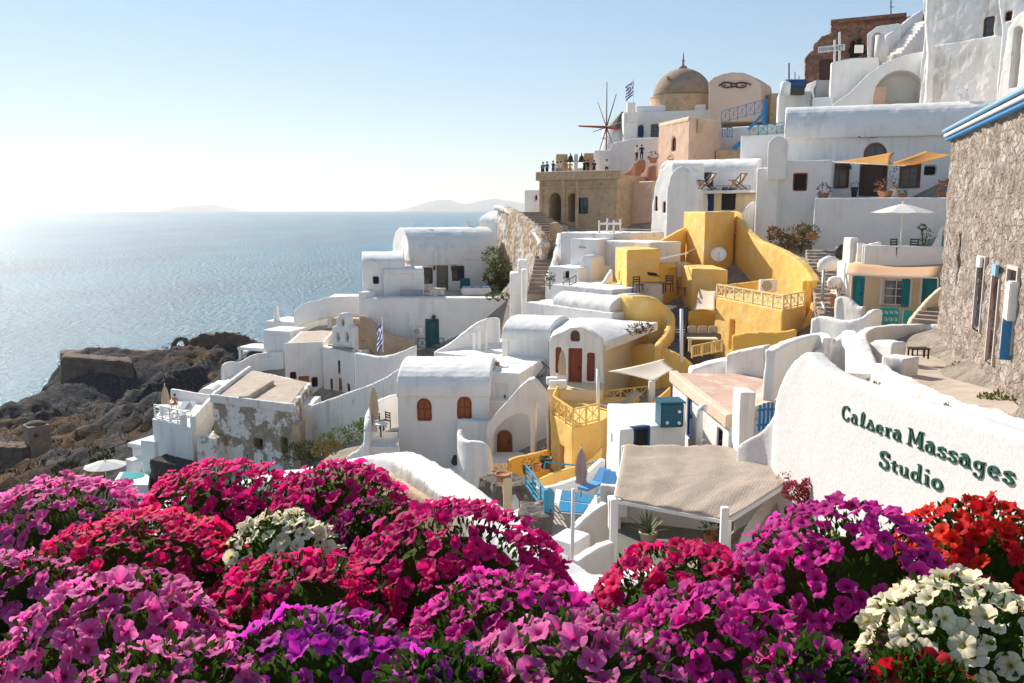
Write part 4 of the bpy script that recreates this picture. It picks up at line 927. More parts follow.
def dish(label, px, py, Y, r, az=0.6, el=0.5, group='satellite dishes'):
    e = thing('satellite_dish', label, 'satellite dish', A(px, py, Y), group)
    c = A(px, py, Y); R = (Matrix.Rotation(az, 3, 'Z') @ Matrix.Rotation(math.pi / 2 - el, 3, 'X'))
    mb = MB(); n = 20; vs = []; fs = []
    rs = [0, .35, .7, 1.0]
    for rr_ in rs:
        for k in range(n):
            t_ = 2 * math.pi * k / n; vs.append(c + R @ Vector((rr_ * r * math.cos(t_), rr_ * r * math.sin(t_), .28 * r * rr_ * rr_)))
    for i in range(3):
        for k in range(n): fs.append((i * n + k, i * n + (k + 1) % n, (i + 1) * n + (k + 1) % n, (i + 1) * n + k))
    mb.add(vs, fs); o = mb.build('dish', WPAINT, e, True); md = o.modifiers.new('s', 'SOLIDIFY'); md.thickness = .02
    mb = MB(); f_ = c + R @ Vector((0, 0, r * .9)); mb.tube([c + R @ Vector((0, -r, .28 * r)), f_], .02, 5); mb.box(f_, (.09, .09, .09)); mb.build('feed_arm', METALG, e)
    mb = MB(); b0 = c + Vector((0, .1, -r * 1.2)); mb.tube([b0, c + Vector((0, .1, -.05))], .035, 6); mb.build('mast', METALG, e)
dish('white satellite dish on the stained wall near the upper corner', 962, 95, 66, .62, 0.3, 0.6)
# ================================================================== UPPER MIDDLE: church, pink house, gable, terrace
e = thing('domed_church', 'white church under a large brown plaster dome with a small finial', 'church', A(682, 118, 102))
H('', '', 636, 104, 706, 102, 106, 9, WHITEC, e=e, zb=0)
a, b, c, d = F(634, 103.6, 712, 101, 112, 9); WCh = Wall('front_wall', WHITEC, e, (lambda m: (m.prism([a, b, b + Vector((0, 1.2, 0)), a + Vector((0, 1.2, 0))], 0), m)[1])(MB()), 100)
opening(WCh, e, a, b, 654.5, 138, .95, 1.6, kind='window', mt=WOODG, cols=2, rows=3)
opening(WCh, e, a, b, 640.5, 137, .65, 1.4, kind='door', mt=DBLUE, arched=True)
c0 = A(682, 104, 106); R_ = M(28.5, 106); z0 = A(682, 98.5, 106).z
mb = MB(); mb.lathe((c0.x, c0.y, z0), [(R_ * 1.08, -3.2), (R_ * 1.08, -.1), (R_ * 1.10, 0), (R_ * 1.1, .12), (R_ * .98, .14)], 40); mb.build('drum', OCHRE, e, bevel=0)
mb = MB(); hz_ = A(682, 69.5, 106).z - z0; mb.lathe((c0.x, c0.y, z0), [(R_ * math.cos(t_) + (0 if t_ < 1.5 else 0), .1 + hz_ * math.sin(t_)) for t_ in np.linspace(0, math.pi / 2 - .02, 14)], 40, cap=True); mb.build('dome', DOMEM, e, True)
mb = MB(); mb.lathe((c0.x, c0.y, z0 + hz_), [(.6, 0), (.45, .3), (.15, .5), (.12, .9), (.22, 1.0), (.1, 1.15), (.05, 1.8), (.01, 2.0)], 12); mb.build('finial', DOMEM, e, True)
mb = MB(); mb.box(c0 + Vector((-R_ * .62, -R_ * .62, 0)) + Vector((0, 0, z0 - c0.z + hz_ * .62)), (.35, .35, .3)); mb.build('dome_vent', DOMEM, e)
e = thing('logo_gable', 'tall pinkish rounded gable wall painted with a dark looping emblem', 'wall', A(735, 118, 96))
w_ = plate(e, [(708.5, 122), (708.5, 82), (713, 77.5), (722, 73.5), (732, 72), (743, 72.5), (752, 76), (760.5, 82), (761, 122)], PEACH, 5, Ya=98, Yb=95, pa=708, pb=761)
mk = mat('dark_brown_emblem_paint', (.09, .03, .03), .7); mb = MB()
def lp(px, py): return onplane(px, py, w_.a, w_.b) - w_.n * .12
for cx in (727, 741.5):
    pts = [(cx + rx_ * math.cos(t_), 85.2 + 2.7 * math.sin(t_)) for t_ in np.linspace(0, 2 * math.pi, 17) for rx_ in (5.0,)]
    mb.tube([lp(*q) for q in pts], .07, 5, False)
mb.tube([lp(*q) for q in ((719, 86), (724, 82.5), (731, 83), (735, 84), (740, 82.8), (747, 83), (751.5, 85))], .07, 5); mb.tube([lp(*q) for q in ((731, 87.4), (735, 86.6), (738, 87.4))], .07, 5)
mb.build('emblem', mk, e)
for px in (725, 743): mb = MB(); mb.tube([lp(px, 85.2), lp(px + .01, 85.9)], .12, 6); mb.build('emblem_dot', mk, e)
# white side under the gable and blue balustrades
e, _ = H('white_gable_base', 'plain white block under the blue balustrade next to the logo gable', 720, 90, 770, 86, 128, 5, WHITEC, cat='house')
a, b, c, d = F(722, 89, 745, 88, 137, 2)
e, _ = H('small_ochre_block', 'low ochre masonry block between the pink house and the blue stairs', 716, 87, 741, 86, 150, 4, OCHRE, cat='wall')
railing('blue_balustrade', 'upper blue criss cross balustrade sloping up beside the logo gable', A(721, 124, 88), A(763, 113, 85), 1.25, BLUEP, n=5, group='blue criss cross balustrades')
railing('blue_balustrade', 'lower blue criss cross balustrade on the white corner block', A(749, 136.5, 79), A(786, 133, 77), .95, TURQ, n=4, group='blue criss cross balustrades')
railing('blue_balustrade', 'short blue criss cross rail at the landing under the logo gable', A(722, 138, 87), A(732, 138, 87), 1.0, BLUEP, n=2, group='blue criss cross balustrades')
e = thing('blue_stair', 'dark blue wooden stair screen climbing right of the logo gable', 'steps', A(763, 120, 84)); mb = MB(); mb.bar(A(748, 130, 84.5), A(763, 114, 84), .12, .25); mb.build('stringer', BLUEP, e); mb = MB(); a, b = A(762, 119, 84), A(769, 117, 83.6); mb.prism([A(763.5, 103, 84), A(766, 99, 84), A(768, 99, 83.8), A(768, 99, 84.1), A(763.5, 103, 84.2)], a.z - .6); mb.build('screen', BLUEP, e)
mb = MB(); mb.bar(A(733, 149, 86.5), A(741, 143, 86.5), .1, .5); o = mb.build('blue_stair_stringer', BLUEP); tag(o, 'blue stair panel below the landing rail', 'steps')
mb = MB(); a, b, c, d = F(751, 80, 758, 79.8, 129, 1); mb.prism([a, b, c, d], a.z - 1.6); o = mb.build('white_post_block', PINK, bevel=.05); tag(o, 'small pink block pier at the blue stair foot', 'wall')
# pink house
e = thing('pink_house', 'pink and orange two sided house with one small arched window', 'house', A(690, 160, 86))
a = A(659, 130, 91); b = A(690, 117.5, 84); c = A(722, 119, 88)
z = b.z; a = Vector((a.x, a.y, z - .0)); zz = Zof(117.5, 84); a = Vector((Xof(659, 91, zz), 91, zz)); c = Vector((Xof(722, 88, zz), 88, zz)); d_ = a + c - b
mb = MB(); mb.prism([a, b, c, d_], -1); w_ = Wall('wall', PINK, e, mb, 86); opening(w_, e, a, b, 673.5, 151.5, 1.0, 1.45, kind='window', mt=WOODB, arched=True, cols=1, rows=1, glass=VOID)
mb = MB(); mb.ribbon([a + Vector((.1, .15, .12)), b + Vector((0, .2, .12)), c + Vector((-.1, .15, .12))], .3, .5, 0, 'drop'); Wall('roof_edge', CREAM, e, mb, 86)
mb = MB(); mb.box(A(700, 126, 84.8), (.5, .25, 1.3)); mb.build('wall_niche', OCHRE, e)
# brown stepped stone wall below the pink house
e, _ = parapet('stepped_brown_wall', 'rust brown stone stair wall curving down left of the pink house', [(618, 176, 92), (630, 170, 91), (638, 160, 90), (645, 160, 89.5)], .5, mat('rust_plaster', (.42, .21, .13), .95, (4, .5, .05), (.2, 1.5)), drop=4)
e, _ = parapet('stepped_brown_wall', 'second lower rust brown stair wall beside the pink house', [(638, 179, 90), (645, 172, 89), (650, 166, 88), (656, 165, 87.5)], .5, MATS['rust_plaster'], drop=4)
e, _ = H('cream_buttress', 'pale pink buttress wall between the arched terrace and the gabled house', 617, 88, 653, 84, 182, 4, PINK, cat='wall')
# white stair walls leading up to windmill
e = thing('stepped_white_wall', 'stepped white wall rising from the viewing terrace to the windmill', 'wall', A(620, 170, 97))
w_ = plate(e, [(593, 180), (593.5, 150), (610, 150), (612, 143), (622, 141), (630, 139), (658, 137), (660, 180)], WHITEC, 3, Ya=99, Yb=95, pa=593, pb=660)
e, _ = H('white_chimney_stack', 'slender white stack beside the Greek flag', 624, 101, 638, 101, 112, 2, WHITEC, cat='wall')
chimney(e, 631, 103, 101, .9, 2.2)
# windmill
e = thing('windmill', 'windmill skeleton with bare radiating spars and a small dark conical cap', 'windmill', A(614, 150, 103))
c0 = A(618, 150, 105); z1 = A(618, 128, 105).z
mb = MB(); mb.lathe((c0.x, c0.y, c0.z - 3), [(2.3, 0), (1.9, z1 - c0.z + 3)], 20); mb.build('tower', WHITEC, e, True)
mb = MB(); apex = A(629, 114, 105); mb.lathe((A(622, 128, 105).x, 105, z1 - .1), [(2.3, 0), (1.3, .9), (.1, 2.0)], 18); mb.build('cap', METALD, e, False)
hub = A(606.5, 127.3, 101.5); mb = MB(); mb.tube([hub + Vector((-3.3, -.5, .1)), hub, Vector((c0.x + 1, 104.5, hub.z))], [.08, .16, .16], 8); mb.build('shaft', WOODR, e)
for k in range(8):
    t_ = math.pi / 2 + k * math.pi / 4 + .02
    L_ = 5.2 * (1.05 if k % 2 == 0 else .95); dv = Vector((math.cos(t_) * .22, -math.cos(t_) * .97, math.sin(t_)))
    mb = MB(); mb.tube([hub, hub + dv.normalized() * L_ * .93], [.08, .04], 6); mb.build('spar', WOODD, e)
# flag builder (folded striped cloth made of nine stripes, mounted on a pole)
FB = mat('flag_blue', (.02, .07, .30), .8, trans=.3); FW = mat('flag_white', (.75, .75, .76), .8, trans=.3)
def flag(label, foot, h, fw, fh, drape):
    e = thing('flag', label, 'flag', foot); mb = MB(); mb.tube([foot, foot + Vector((0, 0, h))], [.05, .03], 6); mb.lathe(foot + Vector((0, 0, h)), [(.02, 0), (.08, .06), (.02, .14)], 8); mb.build('pole', WPAINT if h < 5 else METALD, e)
    nx, nz_ = 12, 18; vs = []
    for i in range(nx + 1):
        for j in range(nz_ + 1):
            s_ = i / nx; t_ = j / nz_
            x = fw * s_ * (1 - drape * .75); zf_ = -fh * t_ - drape * fw * s_ * .9
            vs.append(foot + Vector((-x + .05 * math.sin(9 * t_ + 5 * s_), .10 * fw * math.sin(8 * s_ + 3 * t_), h - .1 + zf_)))
    fs = [(i * (nz_ + 1) + j, (i + 1) * (nz_ + 1) + j, (i + 1) * (nz_ + 1) + j + 1, i * (nz_ + 1) + j + 1) for i in range(nx) for j in range(nz_)]
    mb = MB(); mb.add(vs, fs); o = mb.build('cloth', [FB, FW], e, True)
    k = 0
    for p_, (i, j) in zip(o.data.polygons, [(i, j) for i in range(nx) for j in range(nz_)]):
        stripe = j // 2
        if stripe < 5 and i < 5: p_.material_index = 1 if (i == 2 or j in (4, 5)) else 0
        else: p_.material_index = stripe % 2
flag('Greek striped blue and white flag flying beside the brown dome', A(633, 115, 99), 3.9, 1.5, 1.6, .55)
# ---------- ochre arcade building with viewing terrace
e = thing('ochre_arcade_building', 'ochre stone building with two round arches and a crowded roof terrace', 'house', A(580, 220, 88))
a, b, c, d = F(539, 90, 618, 84, 177, 8); mb = MB(); mb.prism([a, b, c, d], -6); w_ = Wall('wall', OCHRE, e, mb, 88)
opening(w_, e, a, b, 554.5, 222, 1.45, 3.0, kind='void', arched=True, depth=2.0)
opening(w_, e, a, b, 572, 222, 1.15, 2.9, kind='void', arched=True, depth=2.0)
opening(w_, e, a, b, 582.5, 214, 1.15, 1.6, kind='window', mt=DTURQ, cols=2, rows=2)
mb = MB(); mb.ribbon([a - Vector((.3, .3, -.5)), b - Vector((-.3, .3, -.5))], .35, .9, 2, 'drop'); mb.ribbon([d + Vector((-.2, 0, .5)), a + Vector((-.2, 0, .5))], .35, .9, 2, 'drop'); Wall('parapet', OCHRE, e, mb, 88)
for px in (541, 563.5, 577): mb = MB(); p = onplane(px, 190, a, b); mb.box(p + Vector((0, -.1, -1.2)), (.35, .3, 5.5)); mb.build('pilaster', OCHRE, e, bevel=.03)
mb = MB(); mb.box(onplane(580, 187, a, b) + Vector((0, -.1, 0)), ((b - a).length, .2, .2), rz=math.atan2(b.y - a.y, b.x - a.x)); mb.build('string_course', OCHRE, e)
TERR_Z = a.z
e, _ = H('small_white_far_house', 'tiny white house corner with a dark window at the left of the arcade', 524, 95, 540, 94, 190, 4, WHITEC, cat='house')
opening(_, e, _.a, _.b, 535, 201, .5, .7, 'void')
# bell wall on the terrace
e = thing('bell_wall', 'low ochre bell wall with two small dark bells behind the visitors', 'wall', A(575, 170, 97))
for pl, pr, py in ((556, 568, 154), (574, 578, 154), (584, 594, 153)):
    a, b, c, d = F(pl, 97, pr, 97, py, .6); mb = MB(); mb.prism([a, b, c, d], a.z - 3); Wall('pier', OCHRE if pr > 590 or pl < 560 else WHITEC, e, mb, 97)
for px in (570.5, 581.5):
    mb = MB(); mb.lathe(A(px, 162, 96.8), [(.42, 0), (.3, .25), (.22, .6), (.05, .8)], 12); mb.tube([A(px, 155, 96.8), A(px, 153, 96.8)], .06, 5); mb.build('bell', METALD, e, True)
mb = MB(); a, b, c, d = F(553, 98, 596, 97.5, 168, .6); mb.prism([a, b, c, d], a.z - 2.5); Wall('base', WHITEC, e, mb, 97)
railing('iron_fence', 'thin dark iron fence on the left edge of the viewing terrace', A(541, 177, 90.5), A(544, 176, 95), 1.1, METALD, n=4, style='v', th=.03)
# ---------- white gabled house under the pink house with deck chair balcony
e = thing('gabled_balcony_house', 'white house with rounded gables and a balcony holding two deck chairs', 'house', A(680, 230, 74))
a = Vector((0, 0, 0)); zt = Zof(180, 72)
a, b, c, d = F(652, 79, 670, 72.6, 181, 8)
# lit left gable: arched plate
w_ = plate(e, [(650, 246), (652, 205), (655, 185), (660, 170), (667, 164), (673, 163), (673.5, 246)], WHITEC, 3.0, Ya=76, Yb=72.2, pa=650, pb=673)
opening(w_, e, w_.a, w_.b, 656, 211, .45, 1.25, 'window', WOODR, cols=1, rows=1, glass=VOID)
opening(w_, e, w_.a, w_.b, 664, 213, .45, .95, 'window', WOODR, cols=1, rows=1, glass=VOID)
w2 = plate(e, [(666, 246), (667, 190), (670, 176), (676, 168), (682, 166), (690, 171), (695, 180), (697, 186), (699, 246)], WHITEC, 2.0, part='front_gable', Ya=72.2, Yb=70.5, pa=668, pb=699)
V(e, 660, 75.5, 757, 72, 172, 5, 1.1, WHITEC, base=.5)
WBk = H('', '', 690, 74, 758, 72, 172, 6, WHITEC, e=e, part='back_wall')[1]
a, b, c, d = F(697, 71.5, 751, 69.5, 190.5, 3.0); mb = MB(); mb.prism([a, b, c, d], a.z - .25); Wall('balcony_slab', WHITEC, e, mb, 71)
a2, b2 = a + Vector((0, 1.4, 0)), b + Vector((0, 1.4, 0)); mb = MB(); mb.prism([a2, b2, c, d], a.z - 5.5) if 0 else mb.prism([Vector((p.x, p.y, a.z - .24)) for p in (a2, b2, c, d)], a.z - 6); w3 = Wall('lower_wall', CREAM, e, mb, 71)
opening(w3, e, a2, b2, 706, 211, 1.2, 1.75, 'door', DBLUE, leafs=2)
opening(w3, e, a2, b2, 728, 210, 1.15, 1.85, 'door', mat('black_paint', (.02, .02, .02), .5), leafs=2)
p = onplane(709, 190, WBk.a, WBk.b); opening(WBk, e, WBk.a, WBk.b, 706, 187, 1.1, 1.2, 'window', WOODD)
def deckchair(mt, cloth):
    e = thing('deck_chair', 'x', 'deck chair', (0, 0, 0), None, local=True)
    for s_ in (-.28, .28):
        mb = MB(); mb.bar((-.55, s_, .02), (.45, s_, .95), .05); mb.build('side_frame', mt, e)
        mb = MB(); mb.bar((.5, s_ * .85, .02), (-.5, s_ * .85, .55), .05); mb.build('side_frame', mt, e)
    mb = MB()
    for x, z in ((-.5, .55), (.45, .95), (-.5, .06), (.45, .06)): mb.bar((x, -.3, z), (x, .3, z), .04)
    mb.build('cross_bar', mt, e)
    pts = [(-.5, .56), (-.3, .32), (-.05, .30), (.2, .55), (.45, .95)]; P = crom([Vector((x, 0, z)) for x, z in pts], 4); vs = []; fs = []
    for q in P: vs += [(q.x, -.24, q.z), (q.x, .24, q.z)]
    for i in range(len(P) - 1): fs.append((2 * i, 2 * i + 1, 2 * i + 3, 2 * i + 2))
    mb = MB(); mb.add(vs, fs); o = mb.build('seat_cloth', cloth, e, True); md = o.modifiers.new('s', 'SOLIDIFY'); md.thickness = .015
    return e
dc = deckchair(WOODD, mat('tan_canvas', (.55, .38, .24), .9))
place(dc, A(707, 189.5, 70.7), .3, 1.35, 'wooden deck chair at the left end of the balcony of the gabled house', 'deck chairs on the balcony')
q = copy_tree(dc); place(q, A(738, 189.5, 70), .5, 1.35, 'wooden deck chair at the right end of the balcony of the gabled house', 'deck chairs on the balcony')
railing('balcony_rail', 'thin white wire rail along the deck chair balcony', A(698, 190, 71.4), A(750, 190, 69.5), .35, METALD, n=4, style='h', th=.025)
e, _ = parapet('stair_side_wall', 'white sloping stair wall with tan top right of the balcony doors', [(740, 214, 68.5), (748, 205, 68.5), (756, 199, 68.5), (760, 196, 68.5)], .8, WHITED, drop=3)
# white boxes / shuttered grey door right of balcony
e, w_ = H('tall_white_slab_wall', 'tall flat white wall with faint grey door left of the small brown window wing', 757, 66, 766, 65.5, 170, 3, WHITEC, cat='wall')
# ================================================================== YELLOW COMPLEX
e = thing('yellow_tower_house', 'tall yellow two sided tower block at the top of the yellow terraces', 'house', A(705, 262, 62))
zz = Zof(212, 58); a = Vector((Xof(684, 62, zz), 62, zz)); b = Vector((Xof(705.5, 58, zz), 58, zz)); c = Vector((Xof(735, 60, zz), 60, zz))
mb = MB(); mb.prism([a, b, c, a + c - b], -8); Wall('wall', YELL, e, mb, 60)
e = thing('yellow_courtyard_house', 'low yellow house with deep shaded courtyard facade and small closed door', 'house', A(650, 290, 58))
zz = Zof(250, 54); a = Vector((Xof(615.5, 58, zz), 58, zz)); b = Vector((Xof(627, 54, zz), 54, zz)); c = Vector((Xof(660, 55.5, zz), 55.5, zz))
mb = MB(); mb.prism([a, b, c, a + c - b], -10); w_ = Wall('wall', YELL, e, mb, 55)
opening(w_, e, a, b, 619, 281, .45, .6, 'void')
P = [A(625, 262, 55.4), A(693, 257, 58)]; z3 = Zof(264, 57)
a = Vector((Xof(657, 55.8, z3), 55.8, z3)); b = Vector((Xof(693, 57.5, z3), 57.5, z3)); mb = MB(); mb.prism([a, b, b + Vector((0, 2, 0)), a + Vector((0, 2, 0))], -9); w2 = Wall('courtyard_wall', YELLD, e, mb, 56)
opening(w2, e, a, b, 673, 286, .95, 1.15, 'shutter', YELLD)
parapet('', '', [(650, 246, 60), (665, 238, 60.5), (676, 232, 61), (685, 227, 61.5)], .5, YELL, drop=6, e=e, part='sloping_wall')
e, _ = parapet('yellow_curved_wall', 'curved yellow wall sweeping round the top of the shaded blue steps', [(612, 283, 56), (616, 292, 53), (626, 295, 51), (640, 295, 50), (655, 298, 49.5), (666, 306, 49.5), (671, 315, 49), (670, 325, 48), (664, 336, 47), (657, 345, 46)], .45, YELL, drop=4.5)
e = thing('wall_shell', 'dark metal fish shaped ornament on the shaded yellow wall', 'ornament', A(651, 273, 54.5)); c0 = onplane(652, 274, Vector((Xof(627, 54, zz), 54, 0)), Vector((Xof(660, 55.5, zz), 55.5, 0))) + Vector((0, -.12, 0)); mb = MB(); mb.lathe(c0, [(.05, -.06), (.22, -.04), (.28, 0), (.2, .06), (.05, .1)], 12, sx=1.3, sy=.3); mb.tube([c0 + Vector((-.5, 0, .1)), c0, c0 + Vector((.5, 0, -.15))], [.12, .1, .02], 5); mb.build('body', METALD, e)
e = thing('yellow_lower_block', 'small yellow block with pale edge under the satellite dish', 'house', A(710, 300, 54)); zz = Zof(269, 53)
a = Vector((Xof(692, 53.6, zz), 53.6, zz)); b = Vector((Xof(728, 52.6, zz), 52.6, zz)); mb = MB(); mb.prism([a, b, b + Vector((0, 4, 0)), a + Vector((0, 4, 0))], -10); Wall('wall', YELL, e, mb, 54)
dish('white oval satellite dish standing on the yellow roof', 719, 255, 57, .5, -.3, .35)
mb = MB(); p = A(681, 262, 57); mb.prism([p + Vector((x * .3, y * .3, 0)) for x, y in ((-1, -1), (1, -1), (1, 1), (-1, 1))], p.z - 1); e = tag(mb.build('pink_chimney', PEACH, bevel=.04), 'small pink box chimney on the shaded yellow courtyard wall', 'chimney')
mb = MB(); mb.tube([A(625, 267, 54), A(655, 262, 55), A(683, 254, 57), A(708, 243, 60), A(737, 232, 60)], .02, 5); tag(mb.build('overhead_cable', WPAINT), 'thin pale cable strung across the yellow courtyard', 'cable')
mb = MB(); mb.bar(A(660, 259, 54), A(688, 253, 57), .07); tag(mb.build('white_awning_pole', WPAINT), 'white awning pole lying over the yellow courtyard', 'pole')
# big curved parapet
e = thing('yellow_terrace_wall', 'huge curving yellow terrace wall stepping down from the tower block', 'wall', A(770, 290, 52))
mb = MB(); pts = [(735, 211, 62), (739, 214, 60.5), (744, 224, 59), (752, 233, 57.5), (760, 240, 56), (770, 244, 54.6), (784, 250, 53), (798, 258, 51.3), (808, 267, 50), (815, 278, 48.7), (818, 291, 47.5), (816, 303, 46.3), (811, 316, 45.3), (805, 328, 44.5)]
mb.ribbon([A(*p) for p in pts], .5, -11.5, 4); Wall('wall', YELL, e, mb, 52)
a, b, c, d = F(727, 54, 766, 53, 277, 3); 
e = thing('yellow_balcony_house', 'yellow house block with latticed balcony in front of the curving wall', 'house', A(760, 340, 46))
a, b = F(716, 49, 783, 42.6, 297); mb = MB(); mb.prism([a, b, Vector((Xof(806, 45, a.z), 45, a.z)), Vector((Xof(800, 50, a.z), 50, a.z)), Vector((Xof(740, 53, a.z), 53, a.z))], -12); w_ = Wall('wall', YELL, e, mb, 47)
opening(w_, e, a, b, 731.5, 350, .55, 1.7, 'void', depth=.6)
BAL = [a, b]
BZ = a.z
def bz(px, Y): return Vector((Xof(px, Y, BZ), Y, BZ))
railing('yellow_lattice_railing', 'long cream lattice railing around the upper yellow balcony', None, None, .72, mat('cream_rail_paint', (.80, .66, .40), .6), multi=[bz(717, 49.2), bz(783, 42.8), bz(804, 44.9)], group='yellow lattice railings', th=.07)
e, _ = parapet('yellow_balcony_wall', 'straight yellow parapet behind the balcony with an air conditioner', [(716, 286, 52), (740, 283, 51.5), (775, 278, 50)], .25, YELLD, drop=1.4, smooth=1)
e, _ = H('yellow_pier', 'square yellow pier at the right end of the lattice balcony', 802, 47, 812, 46.5, 280, .5, YELLD, cat='wall')
e, _ = parapet('low_yellow_wall', 'low deep yellow wall in front of the balcony house with cut out top', [(733, 335, 42.5), (745, 332, 42), (765, 331, 41.3), (785, 331, 40.6), (797, 328, 40.4)], .4, YELLD, drop=2.2, smooth=2)
def ac(label, px, py, Y, w=.85, rz=0.0):
    e = thing('air_conditioner', label, 'air conditioner', A(px, py, Y), 'air conditioner units'); c = A(px, py, Y); mb = MB(); mb.box(c, (w, .35, w * .68), rz); mb.build('case', WPAINT, e, bevel=.03)
    mb = MB(); p = c + Matrix.Rotation(rz, 3, 'Z') @ Vector((-w * .12, -.19, 0)); t_ = MB(); n = 18
    for r0 in (w * .27, w * .18, w * .09): t_.tube([p + Matrix.Rotation(rz, 3, 'Z') @ Vector((r0 * math.cos(2 * math.pi * i / n), 0, r0 * math.sin(2 * math.pi * i / n))) for i in range(n + 1)], .014, 4, False)
    t_.build('fan_grille', METALD, e); mb.tube([p + Vector((0, .012, 0)), p + Vector((0, -.004, 0))], w * .26, 18); mb.build('fan', METALG, e)
ac('white air conditioner unit behind the lattice railing on the yellow balcony', 768, 285.5, 49.5, 1.0)
sail('shade_sail', 'cream sail cloth hanging over the yellow steps beside the balcony house', [(693, 310, 50.5), (715, 311, 48.5), (716, 291, 51), (699, 289, 52.5)], SAILC, .2, 8)
# bench with cushions and small table under it
e = thing('cushioned_bench', 'striped cushion bench against the shaded yellow wall under the cream sail', 'bench', A(705, 342, 48)); c = A(703, 341, 47.5); mb = MB(); mb.box(c + Vector((0, 0, .22)), (1.9, .6, .4)); mb.build('seat', WOODG, e, bevel=.02)
for x in (-.6, 0, .6): mb = MB(); mb.box(c + Vector((x, .2, .62)), (.5, .2, .42), 0); mb.build('cushion', mat('striped_cushion_cloth', (.55, .42, .34), .9), e, bevel=.05)
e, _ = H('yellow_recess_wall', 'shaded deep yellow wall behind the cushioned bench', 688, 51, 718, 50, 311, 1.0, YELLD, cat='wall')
e = thing('white_table', 'small pale table in front of the cushioned bench', 'table', A(702, 352, 44)); c = A(702, 352, 44); mb = MB(); mb.box(c + Vector((0, 0, .72)), (1.5, .6, .06)); mb.build('tabletop', CREAM, e)
for x in (-.65, .65):
    for y in (-.22, .22): mb = MB(); mb.box(c + Vector((x, y, .35)), (.06, .06, .7)); mb.build('leg', CREAM, e)
railing('yellow_fence', 'low yellow slatted fence beside the pale rough wall', A(692, 358, 42), A(722, 352, 42), .6, YPAINT, n=3, style='v', th=.06)
mb = MB(); mb.tube([A(681.5, 362, 44), A(681.5, 309, 44.5)], .09, 8); tag(mb.build('white_post', WPAINT, None, True), 'tall white post beside the shaded blue steps', 'post')
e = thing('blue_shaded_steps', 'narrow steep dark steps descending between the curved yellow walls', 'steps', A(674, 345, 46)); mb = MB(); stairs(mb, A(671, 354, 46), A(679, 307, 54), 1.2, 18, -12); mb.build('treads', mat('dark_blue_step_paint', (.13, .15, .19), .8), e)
# dining set in the yellow courtyard
def chair(mt, name='wooden_chair'):
    e = thing(name, 'x', 'chair', local=True)
    for x in (-.2, .2):
        for y in (-.2, .2): mb = MB(); mb.box((x, y, .22 if y < 0 else .45), (.045, .045, .44 if y < 0 else .9)); mb.build('leg', mt, e)
    mb = MB(); mb.box((0, 0, .45), (.46, .46, .05)); mb.build('seat', mt, e)
    mb = MB(); [mb.box((0, .2, z), (.4, .03, .07)) for z in (.6, .72, .85)]; mb.build('backrest', mt, e); return e
ch = chair(WOODD)
spots = [(638, 293, 53, .4, 'dark wooden chair at left in the yellow courtyard behind the curved wall'), (668, 292, 53, -.5, 'dark wooden chair below the small closed yellow door'), (681, 296, 52.5, 1.2, 'dark wooden chair near the right corner of the yellow courtyard')]
for i, (px, py, Y, r, lb) in enumerate(spots):
    o = ch if i == 0 else copy_tree(ch); place(o, A(px, py, Y), r, 1.15, lb, 'chairs in the yellow courtyard')
e = thing('cafe_table', 'slatted wooden table between dark chairs in the yellow courtyard', 'table', A(652, 294, 53)); c = A(653, 294, 53); mb = MB(); mb.box(c + Vector((0, 0, .72)), (1.5, .8, .05)); mb.build('tabletop', WOODG, e)
for x in (-.65, .65): mb = MB(); mb.box(c + Vector((x, 0, .35)), (.06, .6, .7)); mb.build('leg', WOODG, e)
# ---------- clutter of white roofs, left of the yellow complex
e, _ = H('white_step_house', 'white boxy house with brown vent and stepped parapets below the steps', 560, 66, 612, 62, 232, 6, WHITED)
e, w_ = H('white_roof_box', 'small white cube with tiny emblem and flat lit roof', 571, 61, 598, 60, 239, 4, WHITEC); mb = MB(); mb.tube([onplane(583, 248, w_.a, w_.b) + Vector((-.3, -.05, 0)), onplane(583, 248, w_.a, w_.b) + Vector((.3, -.05, 0))], .08, 6); mb.build('emblem', METALG, e)
e, w_ = H('white_step_facade', 'white front wall with a small brown vent opening and round topped block', 548, 60, 578, 58, 266, 4, WHITEC); opening(w_, e, w_.a, w_.b, 565.5, 279, .6, .6, 'void'); mb = MB(); a, b, c, d = F(580, 59, 592, 58.5, 262, 2); mb.vault(a, d - a, b - a, .5, a.z - 2); Wall('rounded_block', WHITEC, e, mb, 59)
e, w_ = H('white_wing_wall', 'plain white wall rising to the yellow house edge', 596, 62, 650, 57.5, 240, 3, WHITEC, cat='wall')
parapet('white_curved_ramp', 'smooth white curved ramp wall below the yellow house corner', [(540, 300, 58), (560, 298, 57), (580, 296, 56), (600, 285, 56), (612, 268, 56.5)], .4, WHITEC, drop=2.5)
e, _ = H('white_mid_roof', 'broad flat white roof with short black arched grille', 552, 56, 612, 52, 284, 5, WHITED)
e, _ = H('white_low_house', 'low white house with stained front above the dome roof house', 526, 56, 612, 50, 302, 6, WHITED)
V(e, 552, 54.5, 610, 50.5, 302, 4.0, .8, WHITED, base=.8)
railing('iron_arch_grille', 'small black iron grille on the white roof', A(563, 290, 55.5), A(576, 283, 55), .5, METALD, n=2, style='v', th=.04)
e = thing('white_pergola', 'white open timber pergola frame above the curved ramp', 'pergola', A(605, 240, 64))
for px, py, Y in ((599, 240, 64), (613.5, 240, 63.5), (620, 238, 66), (607, 237, 67)): mb = MB(); p = A(px, py, Y); mb.box(p + Vector((0, 0, .7)), (.12, .12, 1.5)); mb.build('post', WPAINT, e)
